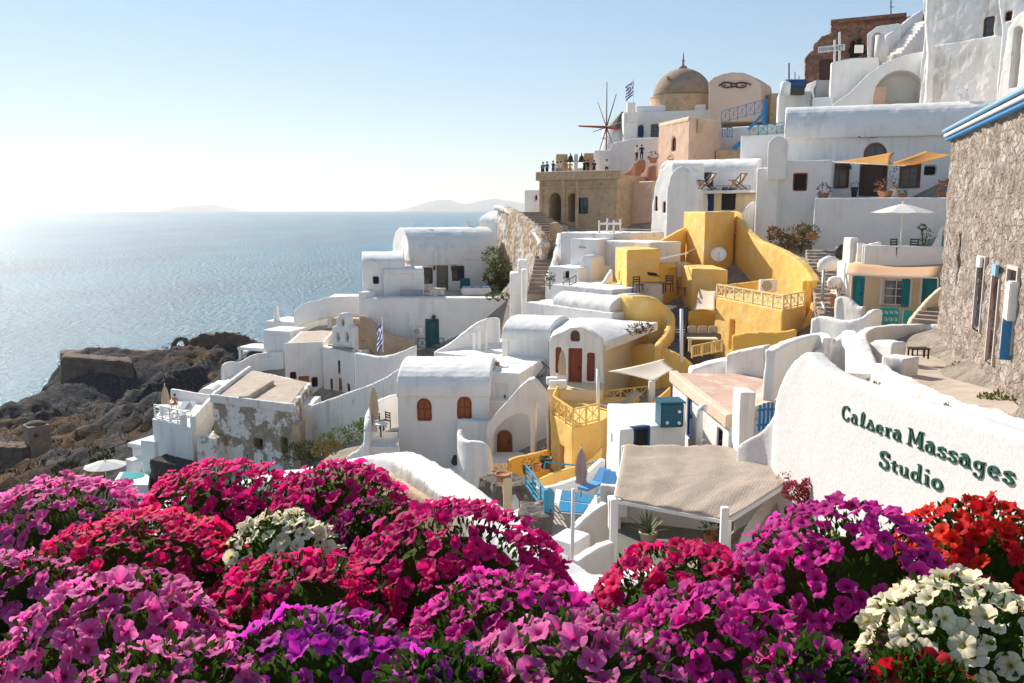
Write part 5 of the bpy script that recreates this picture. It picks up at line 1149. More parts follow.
mb = MB(); z_ = A(599, 224, 64).z; q = [A(599, 224, 64), A(613.5, 224, 63.5), A(621, 223, 66), A(607, 222, 67)]; q = [Vector((v.x, v.y, z_)) for v in q]; [mb.bar(q[i], q[(i + 1) % 4], .12) for i in range(4)]; mb.build('beam', WPAINT, e)
mb = MB(); mb.bar(A(622, 229, 64), A(663, 230, 62), .05); mb.bar(A(622, 237, 64), A(622, 229, 64), .05); tag(mb.build('white_rail', WPAINT), 'thin white rail line from the pergola to the gabled house', 'railing')
# ---------- stone stairs and retaining wall
e = thing('stone_staircase', 'long weathered stone staircase climbing to the ochre arches', 'steps', A(545, 295, 64)); mb = MB(); stairs(mb, A(540, 298, 63), A(549, 252, 70), 2.0, 12, -14); stairs(mb, A(549, 252, 70), A(556, 226, 80), 2.2, 9, -10); stairs(mb, A(553, 228, 80), A(529, 212, 88), 2.2, 7, -6); mb.build('treads', STEPM, e)
e = thing('stained_retaining_wall', 'tall rusty stained stone retaining wall with white coping beside the staircase', 'wall', A(525, 260, 72))
w_ = plate(e, [(498, 262), (497, 206), (499, 205), (505, 207), (518, 214), (530, 224), (540, 235), (543, 243), (541, 262), (537, 285), (526, 286)], mat('rust_stained_masonry', (.52, .38, .26), .95, (2.5, .7, .1), (.3, .7), [((.66, .60, .54), .35, .5, .6), ((.42, .2, .08), .5, .6, .7)]), .6, Ya=84, Yb=68, pa=497, pb=543, rough=3)
parapet('', '', [(497, 205, 84.2), (505, 206.5, 81.8), (518, 213, 77.8), (530, 222, 73.8), (540, 233, 70), (543, 243, 68)], .9, WHITED, drop=.5, e=e, part='coping')
e, _ = parapet('stair_balustrade', 'pale ochre pillar wall on the right edge of the staircase', [(552, 223, 74), (556, 222, 75), (560, 227, 74)], .5, OCHRE, drop=3)
e, _ = parapet('stair_side_wall', 'low stepped white wall along the right side of the stone staircase', [(560, 232, 71), (558, 245, 68), (554, 262, 65), (548, 276, 62)], .5, WHITED, drop=2)
e, _ = H('white_gate_piers', 'tall white stepped gate piers left of the stone staircase', 510, 64, 524, 64, 273, 2, WHITEC, cat='wall'); 
for pl, pr, py, Y in ((518, 528, 260, 64), (522, 527, 270, 61)): a, b, c, d = F(pl, Y, pr, Y, py, 1.5); mb = MB(); mb.prism([a, b, c, d], a.z - 5); Wall('pier', WHITEC, e, mb, 63)
e, _ = H('round_white_dome_house', 'low white domed roof behind the vaulted house at the skyline', 480, 90, 500, 88, 221, 5, WHITEC); V(e, 479, 90, 501, 88, 222, 5, 1.1, WHITEC, base=.5)
# ---------- vaulted white house at the sea edge (upper left)
e = thing('long_vaulted_house', 'long white barrel vaulted house with grey green door at the sea edge', 'house', A(440, 295, 72))
a, b, c, d = F(411, 78, 496, 81, 258, 6.5); mb = MB(); mb.prism([a, b, c, d], -16); w_ = Wall('wall', WHITEC, e, mb, 74)
V(e, 409.5, 77.9, 499, 81.1, 257, 6.6, 2.6, WHITEC, base=.5)
opening(w_, e, a, b, 442.5, 293, 1.15, 3.3, 'door', WOODG, surround=WHITEC)
opening(w_, e, a, b, 428, 284, .95, 1.5, 'window', WOODD, cols=1, rows=2)
opening(w_, e, a, b, 458.5, 281, 1.2, 1.4, 'window', WOODD, cols=2, rows=1)
u = (b - a).normalized(); nn = Vector((u.y, -u.x, 0)); P0 = onplane(442.5, 258, a, b)
mb = MB(); ol = arch_outline(3.0, 1.6, True, 12); vs = [P0 + u * x + Vector((0, 0, z - .7)) + nn * dd for dd in (.12, -1.2) for x, z in ol]; m_ = len(ol); mb.add(vs, [tuple(range(m_)), tuple(range(2 * m_ - 1, m_ - 1, -1))] + [(i, i + m_, (i + 1) % m_ + m_, (i + 1) % m_) for i in range(m_)]); Wall('door_gable', WHITEC, e, mb, 74)
for px in (434, 452): mb = MB(); mb.box(onplane(px, 268, a, b) + nn * .12, (.2, .2, .35)); mb.build('wall_lamp', METALD, e)
for px in (421, 454): mb = MB(); q = onplane(px, 246, a, b) + Vector((0, 0, 0)); mb.tube([q + nn * -.6, q + nn * .15], .1, 6); mb.build('roof_spout', WHITEC, e)
chimney(e, 430, 229, 81, .6, 1.5); chimney(e, 469, 221, 84, .5, 2.2)
# plants on its right wall
# lower white blocks in front (left)
e, w_ = H('white_tower_block', 'stepped white tower block with a small blue window left of the vaulted house', 362, 73, 384, 73.3, 263, 6, WHITEC); opening(w_, e, w_.a, w_.b, 376, 284, .5, .65, 'window', DBLUE, cols=1, rows=1, glass=VOID)
V(e, 362, 73, 405, 73.6, 264, 5.5, .9, WHITEC, base=.6)
e, w_ = H('white_wall_block', 'rectangular white block on the terrace left of the grey green door', 383, 73, 424, 73.8, 270, 2.0, WHITEC)
V(e, 383, 72.9, 424, 73.7, 271, 2.0, .3, WHITEC, base=.3)
e, w_ = H('tall_white_terrace_wall', 'very large plain white terrace wall with small teal door below the vaulted house', 364, 71, 516, 71, 298, 1.5, WHITEC, cat='wall')
opening(w_, e, w_.a, w_.b, 432.5, 347, .95, 2.3, 'door', DTURQ, surround=DTURQ)
mb = MB(); mb.box(onplane(434, 318, w_.a, w_.b) + Vector((0, -.15, 0)), (.3, .25, .5)); mb.build('wall_lamp', METALD, e)
WTW = w_
a, b, c, d = F(358, 71.5, 366, 71.2, 292, 1.5); mb = MB(); mb.prism([a, b, c, d], a.z - 12); Wall('side_wall', WHITEC, e, mb, 62)
ac('white air conditioner unit beside the small teal door on the big white wall', 418, 331, 70.5, .9, .0)
railing('teal_railing', 'dark teal lattice railing in front of the small teal door', A(418, 349, 69.8), A(444, 349, 69.8), .9, DTURQ, n=3, group='teal railings')
e, w_ = H('terrace_floor_block', 'white terrace platform with grey recessed side below the grey green door', 398, 71.8, 510, 72.8, 298.5, 7, FLOORM, cat='terrace')
mb = MB(); a, b = A(400, 289, 72.4), A(423, 289, 72.6); mb.bar(a + Vector((0, 0, -.6)), b + Vector((0, 0, -.6)), .1, 1.1); o = mb.build('grey_boarding', MATS['grey_plaster']); tag(o, 'grey boarded panel on the terrace of the vaulted house', 'panel')
# terrace furniture
e = thing('blue_armchair', 'blue cushioned armchair on the terrace beside the brown window', 'chair', A(465, 287, 71)); c = A(465, 290, 76.5); mb = MB(); mb.box(c + Vector((0, 0, .25)), (.9, .8, .4)); mb.build('seat', DTURQ, e, bevel=.06); mb = MB(); mb.box(c + Vector((0, .38, .7)), (.9, .2, .7)); mb.build('backrest', DTURQ, e, bevel=.06)
e = thing('white_sofa', 'white masonry sofa with blue grey cushions on the terrace', 'sofa', A(476, 293, 69)); c = A(476, 294.5, 75); mb = MB(); mb.box(c + Vector((0, 0, .3)), (2.6, 1.0, .6), .2); mb.build('base', WHITEC, e, bevel=.08)
for x in (-.8, 0, .8): mb = MB(); mb.box(c + Vector((x, x * .2, .66)), (.75, .85, .16), .2); mb.build('cushion', LBLUE, e, bevel=.05)
e = thing('low_table', 'low pale stone table with ledge left of the door on the terrace', 'table', A(437, 291, 68)); c = A(437, 295, 74); mb = MB(); mb.box(c + Vector((0, 0, .55)), (1.6, .8, .12), .1); mb.build('tabletop', CREAM, e, bevel=.03); mb = MB(); mb.box(c + Vector((0, 0, .25)), (1.3, .6, .5), .1); mb.build('base', WHITED, e)
# ================================================================== CENTRE: vault house, arch stair house, dome house
e = thing('vaulted_house', 'white house with wide barrel roof and two arched red brown windows', 'house', A(440, 475, 43))
a, b, c, d = F(397.5, 43.2, 489, 43, 392, 6); mb = MB(); mb.prism([a, b, c, d], -17); w_ = Wall('wall', WHITEC, e, mb, 43)
V(e, 397, 43.1, 489.5, 42.9, 391, 5.6, 1.25, WHITEC, base=.3, over=.03)
for px in (424.5, 464.5): opening(w_, e, w_.o and a, b, px, 421 if px < 450 else 419, .76, 1.2, 'window', WOODR, arched=True, cols=2, rows=2, glass=WOODB)
e, w_ = H('white_annex', 'plain white annex with faint doorway right of the barrel roof house', 489, 44.5, 520, 44, 372, 4.5, WHITEC)
opening(w_, e, w_.a, w_.b, 501, 408, .75, 1.3, 'door', WPAINT)
V(e, 492, 47, 532, 46, 367, 3, .35, WHITEC, part='rear_roof', base=.5)
e = thing('flat_cap_slab', 'small flat white slab with terracotta pot on the annex roof', 'slab', A(498, 368, 46)); mb = MB(); c = A(499, 366.5, 46); mb.box(c, (1.0, .7, .12)); mb.build('slab', WHITED, e, bevel=.02); mb = MB(); mb.lathe(c + Vector((-.1, 0, .06)), [(.09, 0), (.14, .18), (.12, .2)], 10); tag(mb.build('pot', TERRAP, None, True), 'tiny terracotta pot on the flat cap slab of the annex roof', 'pot')
# arch stair
e = thing('arched_stair_house', 'white house with a sweeping sloped wall over a large round arch', 'house', A(515, 455, 42))
w_ = plate(e, [(486, 478), (486, 425), (497, 412), (510, 398), (520, 387), (528, 380), (533, 379), (538, 384), (545, 393), (549, 402), (549, 478)], WHITEC, .7, Ya=41.5, Yb=41, pa=486, pb=549, rough=.7)
opening(w_, e, w_.a, w_.b, 510, 453 + 10, 2.0, 2.95, 'void', arched=True, depth=1.6) if 0 else None
u = w_.u; n_ = w_.n
# large arch cut: drawn in picture points
def cutpoly(w_, ol, d0=-.8, d1=1.4):
    P = [onplane(px, py, w_.a, w_.b) for px, py in ol]; k = len(P); w_.cut.add([p + w_.n * d0 for p in P] + [p + w_.n * d1 for p in P], [tuple(range(k)), tuple(range(2 * k - 1, k - 1, -1))] + [(i, i + k, (i + 1) % k + k, (i + 1) % k) for i in range(k)])
cutpoly(w_, [(492, 470), (492, 438), (497, 428), (505, 420), (514, 415), (522, 413.5), (528, 415), (530, 422), (530, 470)])
cutpoly(w_, [(535, 470), (535, 402), (538, 401), (542, 408), (545, 418), (546.5, 430), (547, 470)])
e2, wb = H('recessed_door_wall', 'shaded white wall with a low arched brown door behind the large arch', 484, 44, 552, 43.3, 400, 1.5, WHITEC, cat='wall')
opening(wb, e2, wb.a, wb.b, 504.5, 453, .85, 1.25, 'door', WOODB, arched=True)
a, b, c, d = F(489, 43, 527, 42.4, 453, .1); 
mb = MB(); mb.prism([A(486, 463, 39.5), A(540, 463, 39.5), A(545, 452, 43.3), A(489, 452, 43.6)], -16); o = mb.build('white_patio_floor', WHITEC); o['kind'] = 'structure'
e, _ = parapet('round_topped_wall', 'low white wall with rounded shoulder in front of the arched door', [(460, 428, 40.5), (461, 437, 39.8), (468, 440, 39), (480, 441, 38.6), (488, 447, 38.4), (491, 462, 38.2)], .3, WHITEC, drop=4, smooth=3)
e, _ = H('white_stub_wall', 'narrow white wall below the second arched window', 457, 42.5, 490, 41.8, 420, .5, WHITEC, cat='wall')
e, _ = H('small_white_box', 'small white box at the foot of the barrel roof house', 450, 41, 461, 40.8, 469, .8, WHITEC, cat='wall')
mb = MB(); mb.lathe(A(455, 465, 40.6), [(.1, 0), (.2, .12), (.14, .35), (.08, .5)], 12); tag(mb.build('dark_urn', METALD, None, True), 'dark urn standing on the small white box', 'urn')
# closed umbrella terrace left
e = thing('terrace', 'small white terrace platform with curved parapet left of the barrel roof house', 'terrace', A(380, 450, 42)); mb = MB(); mb.prism([A(366, 447, 41), A(398, 447, 41), A(398, 432, 45), A(370, 432, 45)], -17); mb.build('floor', WHITED, e)
parapet('', '', [(366, 447, 40.5), (367, 425, 41.5), (369, 411, 43), (376, 402, 44.5), (388, 396, 46), (398, 394, 46.5)], .3, WHITEC, drop=1.9, e=e, part='parapet')
parapet('', '', [(340, 466, 43), (350, 455, 42.5), (360, 449, 42), (366, 441, 41.6)], .4, WHITEC, drop=2, e=e, part='lower_wall')
def umbrella_closed(label, px, pyt, pyb, Y, cloth, pole=WPAINT, ptop=None, r=.2, group='closed parasols'):
    t_, b_ = A(px, pyt, Y), A(px, pyb, Y); e = thing('closed_parasol', label, 'parasol', b_, group)
    mb = MB(); mb.tube([b_, Vector((b_.x, b_.y, t_.z))], .03, 8); mb.build('pole', pole, e, True)
    H_ = (t_.z - b_.z); n = 24; h = min(H_ * .72, 1.9); vs = []; fs = []
    prof = [(0.02, 0), (.07, -.06), (.6, -.25), (.85, -.5), (1.0, -.72), (.8, -.88), (.95, -1.0)]
    for rr_, zz_ in prof:
        for k in range(n): 
            f_ = 1 + (.28 if k % 3 == 0 else -.1) * (rr_ > .2); t = 2 * math.pi * k / n; vs.append((b_.x + rr_ * r * f_ * math.cos(t), b_.y + rr_ * r * f_ * math.sin(t), t_.z - .02 + zz_ * h))
    for i in range(len(prof) - 1):
        for k in range(n): fs.append((i * n + k, i * n + (k + 1) % n, (i + 1) * n + (k + 1) % n, (i + 1) * n + k))
    mb = MB(); mb.add(vs, fs); mb.build('canopy', cloth, e)
    mb = MB(); mb.lathe((b_.x, b_.y, t_.z - .04), [(.03, 0), (.04, .05), (.015, .12)], 8); mb.build('finial', pole, e); mb = MB(); mb.tube([Vector((b_.x, b_.y, t_.z - h * .62)), Vector((b_.x, b_.y, t_.z - h * .66))], r * .98, 14); mb.build('strap', cloth, e); return e
umbrella_closed('closed cream parasol on the small terrace left of the arched windows', 374.5, 384, 432, 43, UMBC, r=.2)
ch2 = chair(WOODG, 'folding_chair')
place(ch2, A(378, 431, 43), .6, 1, 'grey folding chair nearest the closed cream parasol by the barrel roof house', 'folding chairs on the small terrace')
q = copy_tree(ch2); place(q, A(385, 429, 43.6), -.8, 1, 'grey folding chair close to the wall of the barrel roof house', 'folding chairs on the small terrace')
e = thing('round_table', 'small pale table on the terrace left of the barrel roof house', 'table', A(381, 436, 42.5)); c = A(381, 437, 42.3); mb = MB(); mb.lathe(c + Vector((0, 0, .7)), [(.4, 0), (.4, .04)], 18); mb.build('tabletop', WHITEC, e); mb = MB(); mb.tube([c, c + Vector((0, 0, .7))], .04, 6); mb.build('leg', METALD, e)
# dome-roofed white house
e = thing('white_roof_house_with_red_shutters', 'white house with swelling lit roof, arched dormer and red shutters', 'house', A(590, 390, 46))
w_ = plate(e, [(550, 392), (549, 341), (552, 336), (562, 332), (570, 328), (580, 327), (590, 331), (602, 340), (604, 392)], WHITEC, .8, Ya=45, Yb=44.5, pa=550, pb=603, rough=.6)
opening(w_, e, w_.a, w_.b, 575, 341.5, .5, .6, 'window', WOODR, arched=True, cols=1, rows=2)
opening(w_, e, w_.a, w_.b, 558.5, 373, .34, 1.4, 'shutter', WOODR)
opening(w_, e, w_.a, w_.b, 575, 386.5, .75, 2.1, 'door', WOODR, leafs=2, surround=WPAINT)
opening(w_, e, w_.a, w_.b, 590.5, 381.5, .4, 1.55, 'shutter', WOODR)
# roof: swelling surface
e_roof = MB(); n = 16
corners = [A(550, 340, 45.3), A(603, 339, 44.8), A(657, 323, 47.5), A(600, 312, 54.5)]
z_e = corners[0].z; vs = []
TL, TR, BR, BL = A(560, 316, 54.5), A(640, 318, 53), A(606, 343, 45.4), A(550, 337, 45.9)
for i in range(n + 1):
    for j in range(n + 1):
        s_, t_ = i / n, j / n; p = BL.lerp(BR, s_).lerp(TL.lerp(A(658, 322, 48), s_), t_); p.z += .55 * math.sin(math.pi * min(1, s_ * 1.0)) * math.sin(math.pi * min(1, t_ * .9 + .12)); vs.append(p)
m_ = len(vs); vs2 = [Vector((v.x, v.y, v.z - .5)) for v in vs]; idx = lambda i, j: i * (n + 1) + j
fs = [(idx(i, j), idx(i + 1, j), idx(i + 1, j + 1), idx(i, j + 1)) for i in range(n) for j in range(n)]
fs += [tuple(x + m_ for x in f) for f in fs]
for i in range(n): fs += [(idx(i, 0), idx(i + 1, 0), idx(i + 1, 0) + m_, idx(i, 0) + m_), (idx(i, n), idx(i + 1, n), idx(i + 1, n) + m_, idx(i, n) + m_), (idx(0, i), idx(0, i + 1), idx(0, i + 1) + m_, idx(0, i) + m_), (idx(n, i), idx(n, i + 1), idx(n, i + 1) + m_, idx(n, i) + m_)]
e_roof.add(vs + vs2, fs); Wall('roof', WHITEC, e, e_roof, 48, .8)
plate(e, [(604, 346), (615, 342), (630, 335), (645, 327), (652, 326), (652, 402), (604, 402)], CREAM, .6, 'side_wall', Ya=44.7, Yb=50.5, pa=604, pb=652)
mb = MB(); mb.prism([A(602, 352, 46.4), A(640, 342, 53), A(560, 340, 55), A(552, 352, 46.4)], -13); mb.build('core', WHITEC, e)
e, _ = H('cream_retaining_wall', 'cream orange retaining wall carrying the red shutter house terrace', 547, 43, 603, 42.6, 389, 2.4, CREAM, cat='wall')
umbrella_closed('closed beige parasol leaning at the red door of the white roof house', 562, 347, 385, 43.8, UMBC, r=.17)
e = thing('sun_lounger_white', 'x', 'sun lounger', A(556, 385, 43)); bpy.data.objects.remove(e)
for i, (px, py, lb) in enumerate(((552, 384, 'white cube stool left of the closed beige parasol'), (558, 387, 'low white bench in front of the red door terrace edge'))):
    mb = MB(); mb.box(A(px, py, 43.2 - i * .4) + Vector((0, 0, .18)), (.6 + .3 * i, .5, .36)); tag(mb.build('white_stool' if i == 0 else 'white_bench', WPAINT, None, bevel=.03), lb, 'stool' if i == 0 else 'bench')
e, w_ = H('white_cube_house', 'tall plain white cube house with low vaulted roof left of the red shutters', 502, 49, 549, 48, 333, 5, WHITEC)
V(e, 501.5, 48.9, 550, 47.9, 333, 4.5, .8, WHITEC, base=.4)
w_2 = H('', '', 502, 49.2, 508, 48.8, 330, 5, WHITEC, e=e, part='end_wall')[1]
mb = MB(); p = A(535, 378, 44.5); mb.tube([p, p + Vector((.5, 0, .6)), p + Vector((.35, 0, .9)), p + Vector((.75, .1, .5))], .04, 6); mb.tube([p, p + Vector((.45, .1, .1))], .04, 5); tag(mb.build('black_lamp_arm', METALD), 'black angled lamp arm on the sloping white stair wall', 'lamp')
# rising white stairs area left of cube house
e, _ = parapet('white_stair_parapet', 'white parapet descending from the cube house toward the flag terrace', [(500, 318, 57), (490, 318, 57), (478, 322, 56), (465, 332, 55), (450, 343, 54), (435, 352, 53)], .35, WHITEC, drop=3)
e, _ = H('white_path_platform', 'white paved landing with low posts between the cube house and teal railing', 434, 53, 505, 50, 352, 7, WHITED, cat='terrace')
for i, (px, py) in enumerate(((474, 340), (479, 333), (486, 327))): mb = MB(); c = A(px, py, 54); mb.prism([c + Vector((x * .13, y * .13, .4)) for x, y in ((-1, -1), (1, -1), (1, 1), (-1, 1))], c.z - 2); tag(mb.build('white_bollard', WHITEC, bevel=.04), ('lowest short white bollard on the stepped landing', 'middle short white bollard on the stepped landing', 'topmost short white bollard on the stepped landing')[i], 'bollard', 'short white bollards on the landing')
# ================================================================== LEFT: chapel, ruined house, terraces
e = thing('chapel', 'white chapel building with orange door seen in shade at left', 'chapel', A(315, 405, 74))
zz = Zof(347, 70); a = Vector((Xof(283.5, 74, zz), 74, zz)); b = Vector((Xof(322, 70, zz), 70, zz)); c = Vector((Xof(372, 78, zz), 78, zz))
a = Vector((Xof(284, 71, zz), 71, zz)); b = Vector((Xof(323, 72, zz), 72, zz))
mb = MB(); mb.prism([a, b, b + Vector((-.6, 8, 0)), a + Vector((-.6, 8, 0))], -24); w_ = Wall('wall', WHITEC, e, mb, 71)
opening(w_, e, a, b, 304.5, 397, .9, 1.85, 'door', WOODB, surround=WPAINT); opening(w_, e, a, b, 293.5, 382, .5, .85, 'window', WOODD, cols=1, rows=1, glass=VOID); opening(w_, e, a, b, 315, 387, .5, .85, 'window', WOODD, cols=1, rows=1, glass=VOID)
mb = MB(); mb.ribbon([a + Vector((0, .15, .15)), b + Vector((0, .15, .15))], .3, .5, 1, 'drop'); Wall('parapet', WHITEC, e, mb, 71)
mb = MB(); mb.prism([v + Vector((0, 0, .02)) for v in (a + Vector((.3, .5, 0)), b + Vector((-.3, .5, 0)), b + Vector((-.8, 7.6, 0)), a + Vector((-.3, 7.6, 0)))], a.z - .2); mb.build('roof', FLOORM, e)
e = thing('bell_tower_house', 'white house below the stepped bell tower with narrow windows and door', 'house', A(345, 400, 70))
z2 = Zof(349, 70); a2 = Vector((Xof(322, 71.6, z2), 71.6, z2)); b2 = Vector((Xof(354, 68, z2), 68, z2)); c2 = Vector((Xof(398, 74, z2), 74, z2)); mb = MB(); mb.prism([a2, b2, c2, a2 + c2 - b2], -24); w_ = Wall('wall', WHITEC, e, mb, 70)
for px, pb, hh in ((331.5, 390, 1.0), (339, 374, 1.15), (348.5, 392, .7)): opening(w_, e, a2, b2, px, pb, .4, hh, 'window', WOODG, cols=1, rows=1)
opening(w_, e, a2, b2, 340.5, 396, .5, 1.5, 'door', WOODB)
mb = MB(); mb.prism([v + Vector((0, 0, .03)) for v in (a2 + Vector((.5, .3, 0)), b2 + Vector((0, .8, 0)), c2 + Vector((-.8, 0, 0)), a2 + c2 - b2)], z2 - .2); mb.build('roof', FLOORM, e)
e = thing('bell_tower', 'white stepped belfry wall with small bells in arched openings', 'bell tower', A(342, 350, 69))
w_ = plate(e, [(332, 356), (332, 327), (336, 325), (337, 317), (340, 313), (344, 313), (347, 317), (348, 325), (353, 328), (353, 356)], WHITEC, .6, Ya=70.2, Yb=68.2, pa=332, pb=353, rough=.4)
for px, pb in ((337.5, 342), (346.5, 342), (342.3, 326)): opening(w_, e, w_.a, w_.b, px, pb, .5, .85 if pb > 330 else .6, 'void', arched=True, depth=2) and None
for o in [c for c in e.children if c.name.startswith('opening_back')]: bpy.data.objects.remove(o)
for px, py in ((337.5, 337), (346.5, 337), (342.3, 322)): mb = MB(); mb.lathe(onplane(px, py, w_.a, w_.b) + w_.n * .3 + Vector((0, 0, -.2)), [(.2, 0), (.14, .15), (.1, .32), (.03, .42)], 10); mb.build('bell', METALD, e, True)
mb = MB(); q0, q1 = onplane(331, 345, w_.a, w_.b), onplane(354, 349, w_.a, w_.b); mb.bar(q0 - w_.n * .15, q1 - w_.n * .15, .3, .1); mb.build('ledge', WOODG, e)
# rust wall + curved stone wall behind the flag
e, _ = parapet('curved_stone_wall', 'curved brown stone coping wall behind the drooping flag', [(360, 315, 70.6), (368, 317, 70.2), (380, 328, 69.5), (395, 335, 69), (416, 340, 68.6)], .4, mat('brown_plaster', (.50, .36, .25), .95, (4, .5, .05), (.2, 1.2)), drop=2.6, rough=1.5)
e, _ = H('brown_wall_panel', 'tall brown plaster panel between the bell tower and curved stone wall', 331, 72.5, 362, 71.8, 318, 1.2, MATS['brown_plaster'], cat='wall')
e = thing('brown_steps', 'wide brown stone steps beside the curved stone wall', 'steps', A(356, 345, 71)); mb = MB(); stairs(mb, A(366, 344, 70), A(364, 323, 72), 1.6, 7, -18); mb.build('treads', MATS['brown_plaster'], e)
e, _ = parapet('white_edge_wall', 'white curved edge wall of the flag terrace running to the teal railing', [(356, 352, 66), (380, 356, 64), (400, 352, 62), (416, 345, 61.5)], .4, WHITEC, drop=4)
flag('Greek striped flag hanging limp in front of the curved stone wall', A(383, 352, 66), 2.6, 1.1, 1.9, .8)
e, _ = H('white_upper_terrace', 'tall white wall stepping down beside the bell tower house', 326, 82, 361, 82, 298, 4, WHITEC, cat='wall')
e, _ = H('white_left_terrace', 'plain white block with a flat coping left of the chapel', 295, 84, 331, 83, 309, 4, WHITEC, cat='wall')
e2, _ = parapet('', '', [(294, 311, 83), (305, 303, 82.5), (318, 300, 82), (331, 297, 81.5), (361, 296, 81.5)], .4, WHITEC, drop=2, e=e, part='coping')
e, _ = H('white_pointed_block', 'small white block with a slender pointed spike at the sea edge', 265, 86, 296, 85, 321, 4, WHITEC, cat='house')
mb = MB(); mb.lathe(A(277, 321, 86), [(.35, 0), (.3, .5), (.2, .9), (.22, 1.3), (.05, 1.9)], 10); mb.build('spire', WHITEC, e, True)
e, _ = parapet('white_shoulder_wall', 'white garden wall with rounded shoulder dropping left of the chapel', [(223, 371, 76), (224, 364, 76.5), (232, 361, 77), (240, 362, 77.5), (250, 356, 78), (262, 353, 78.5), (284, 351, 78)], .4, WHITEC, drop=6, smooth=3)
e, _ = H('white_middle_block', 'broad white wall between the rounded shoulder wall and the chapel', 262, 79, 290, 78, 330, 3, WHITEC, cat='wall')
e = thing('flat_white_canopy', 'small flat white canopy on posts at the sea edge left of the chapel', 'canopy', A(255, 360, 82)); a, b, c, d = F(237, 82, 265, 81, 347, 2.6); mb = MB(); mb.prism([a, b, c, d], a.z - .3); mb.build('roof', WHITEC, e, bevel=.04)
for p in (a, b, c, d): mb = MB(); ct = (a + c) / 2; q = p.lerp(ct, .12); mb.tube([q, Vector((q.x, q.y, a.z - 3))], .15, 6); mb.build('post', WPAINT, e)
mb = MB(); a, b, c, d = F(242, 83, 264, 82, 351, 2); mb.prism([a, b, c, d], a.z - 3); mb.build('wall', WHITEC, e)
e, _ = H('white_low_step', 'low white stepped block below the rounded shoulder wall', 222, 74, 246, 74, 382, 3, WHITEC, cat='wall')
e, _ = H('white_low_step', 'second low white block above the sun terrace stairs', 208, 72, 222, 72, 386, 2.5, WHITEC, cat='wall')
e = thing('white_dome_oven', 'small rounded white oven hood behind the sun terrace', 'oven', A(203, 400, 70)); a, b, c, d = F(196, 69, 216, 69, 399, 2.4); mb = MB(); mb.vault(a, d - a, b - a, .9, a.z - 2.5); w_ = Wall('hood', WHITEC, e, mb, 69); opening(w_, e, a, b, 204, 404, .9, .8, 'void', arched=True)
# flat roof courtyard of the ruined house
e = thing('ruined_white_house', 'ruined white house with large brown patches of fallen plaster and two dark openings', 'house', A(255, 465, 58))
zz = Zof(403, 58); a = Vector((Xof(212, 59.5, zz), 59.5, zz)); b = Vector((Xof(293, 56.5, zz), 56.5, zz)); c = Vector((Xof(312, 65, zz), 65, zz)); d = Vector((Xof(250, 70.5, zz), 70.5, zz))
mb = MB(); mb.prism([a, b, c, d], -24); w_ = Wall('wall', PATCHY, e, mb, 58, 1.4)
opening(w_, e, a, b, 258, 450, .85, .8, 'void', depth=.8); opening(w_, e, a, b, 284.5, 453, .6, 1.1, 'void', depth=.8)
opening(w_, e, a, b, 259, 468, .8, 1.1, 'door', WPAINT, rec=.06); opening(w_, e, a, b, 271, 464, .6, .9, 'door', SIGNW, rec=.06); opening(w_, e, a, b, 246, 461, .5, .8, 'door', MATS['grey_plaster'], rec=.06)
mb = MB(); q = [a.lerp(c, .06), b.lerp(d, .06), c.lerp(a, .06), d.lerp(b, .05)]; mb.prism([v + Vector((0, 0, .04)) for v in q], zz - .2); mb.build('roof_floor', FLOORM, e)
mb = MB(); up = Vector((0, 0, .3)); mb.ribbon([b + up, a + up, d + up], .3, .6, 0, 'drop'); Wall('parapet', WHITED, e, mb, 60)
mb = MB(); mb.ribbon([Vector((*(G(243, 402, zz)).xy, zz + .4)), Vector((*(G(270, 385, zz)).xy, zz + .4))], .7, .6, 0, 'drop'); Wall('inner_wall', FLOORM, e, mb, 60)
e, _ = H('peeling_lower_wall', 'lower peeling white wall with curved broken edge below the sun terrace', 196, 58.5, 216, 58, 437, 2.5, PATCHY, cat='wall')
e, _ = H('stone_stub_wall', 'brown stub wall with broken top at the ruined house corner', 291, 56, 300, 56, 425, 1.5, MATS['brown_plaster'], cat='wall')
e, _ = H('white_round_corner', 'white rounded corner block joining the ruined house and the long white wall', 293, 60, 312, 60, 405, 3.0, WHITED, cat='wall')
# long white wall to the right of it
e, _ = parapet('long_sloping_wall', 'long plain white wall sloping up from the ruined house to the big terrace', [(312, 405, 58.5), (335, 397, 57.5), (360, 388, 56.5), (385, 378, 55.5), (400, 368, 55)], .45, WHITED, drop=7, rough=1.2)
# sun terrace with people
e = thing('sun_terrace_house', 'white terrace building with railing at the far left above dark stone base', 'terrace', A(180, 470, 62))
zz = Zof(424, 60); a = Vector((Xof(152, 61.5, zz), 61.5, zz)); b = Vector((Xof(192, 59, zz), 59, zz)); c = Vector((Xof(213, 66, zz), 66, zz)); d = Vector((Xof(172, 68.5, zz), 68.5, zz))
mb = MB(); mb.prism([a, b, c, d], -25); Wall('wall', WHITEC, e, mb, 60)
mb = MB(); mb.ribbon([d + Vector((0, 0, .8)), c + Vector((0, 0, .8)), b + Vector((.1, 0, .8)), b.lerp(a, .25) + Vector((0, 0, .8))], .3, 1.1, 0, 'drop'); Wall('parapet', WHITEC, e, mb, 60)
railing('white_railing', 'white horizontal bar railing at the front of the sun terrace', a.lerp(d, .05) + Vector((.1, .1, 0)), b.lerp(a, .15) + Vector((0, .1, 0)), 1.0, WPAINT, n=4, style='h', th=.07)
TZ = zz
e, _ = H('dark_stone_base', 'dark rough stone base wall below the sun terrace', 149, 59.5, 188, 57.5, 459, 1.5, mat('dark_basalt', (.07, .055, .05), .95, (4, .9, .1), (.3, 2)), cat='wall', rough=3)
umbrella_closed('closed beige parasol on the sun terrace at the cliff edge', 166.5, 384, 416, 65, UMBC, r=.27)
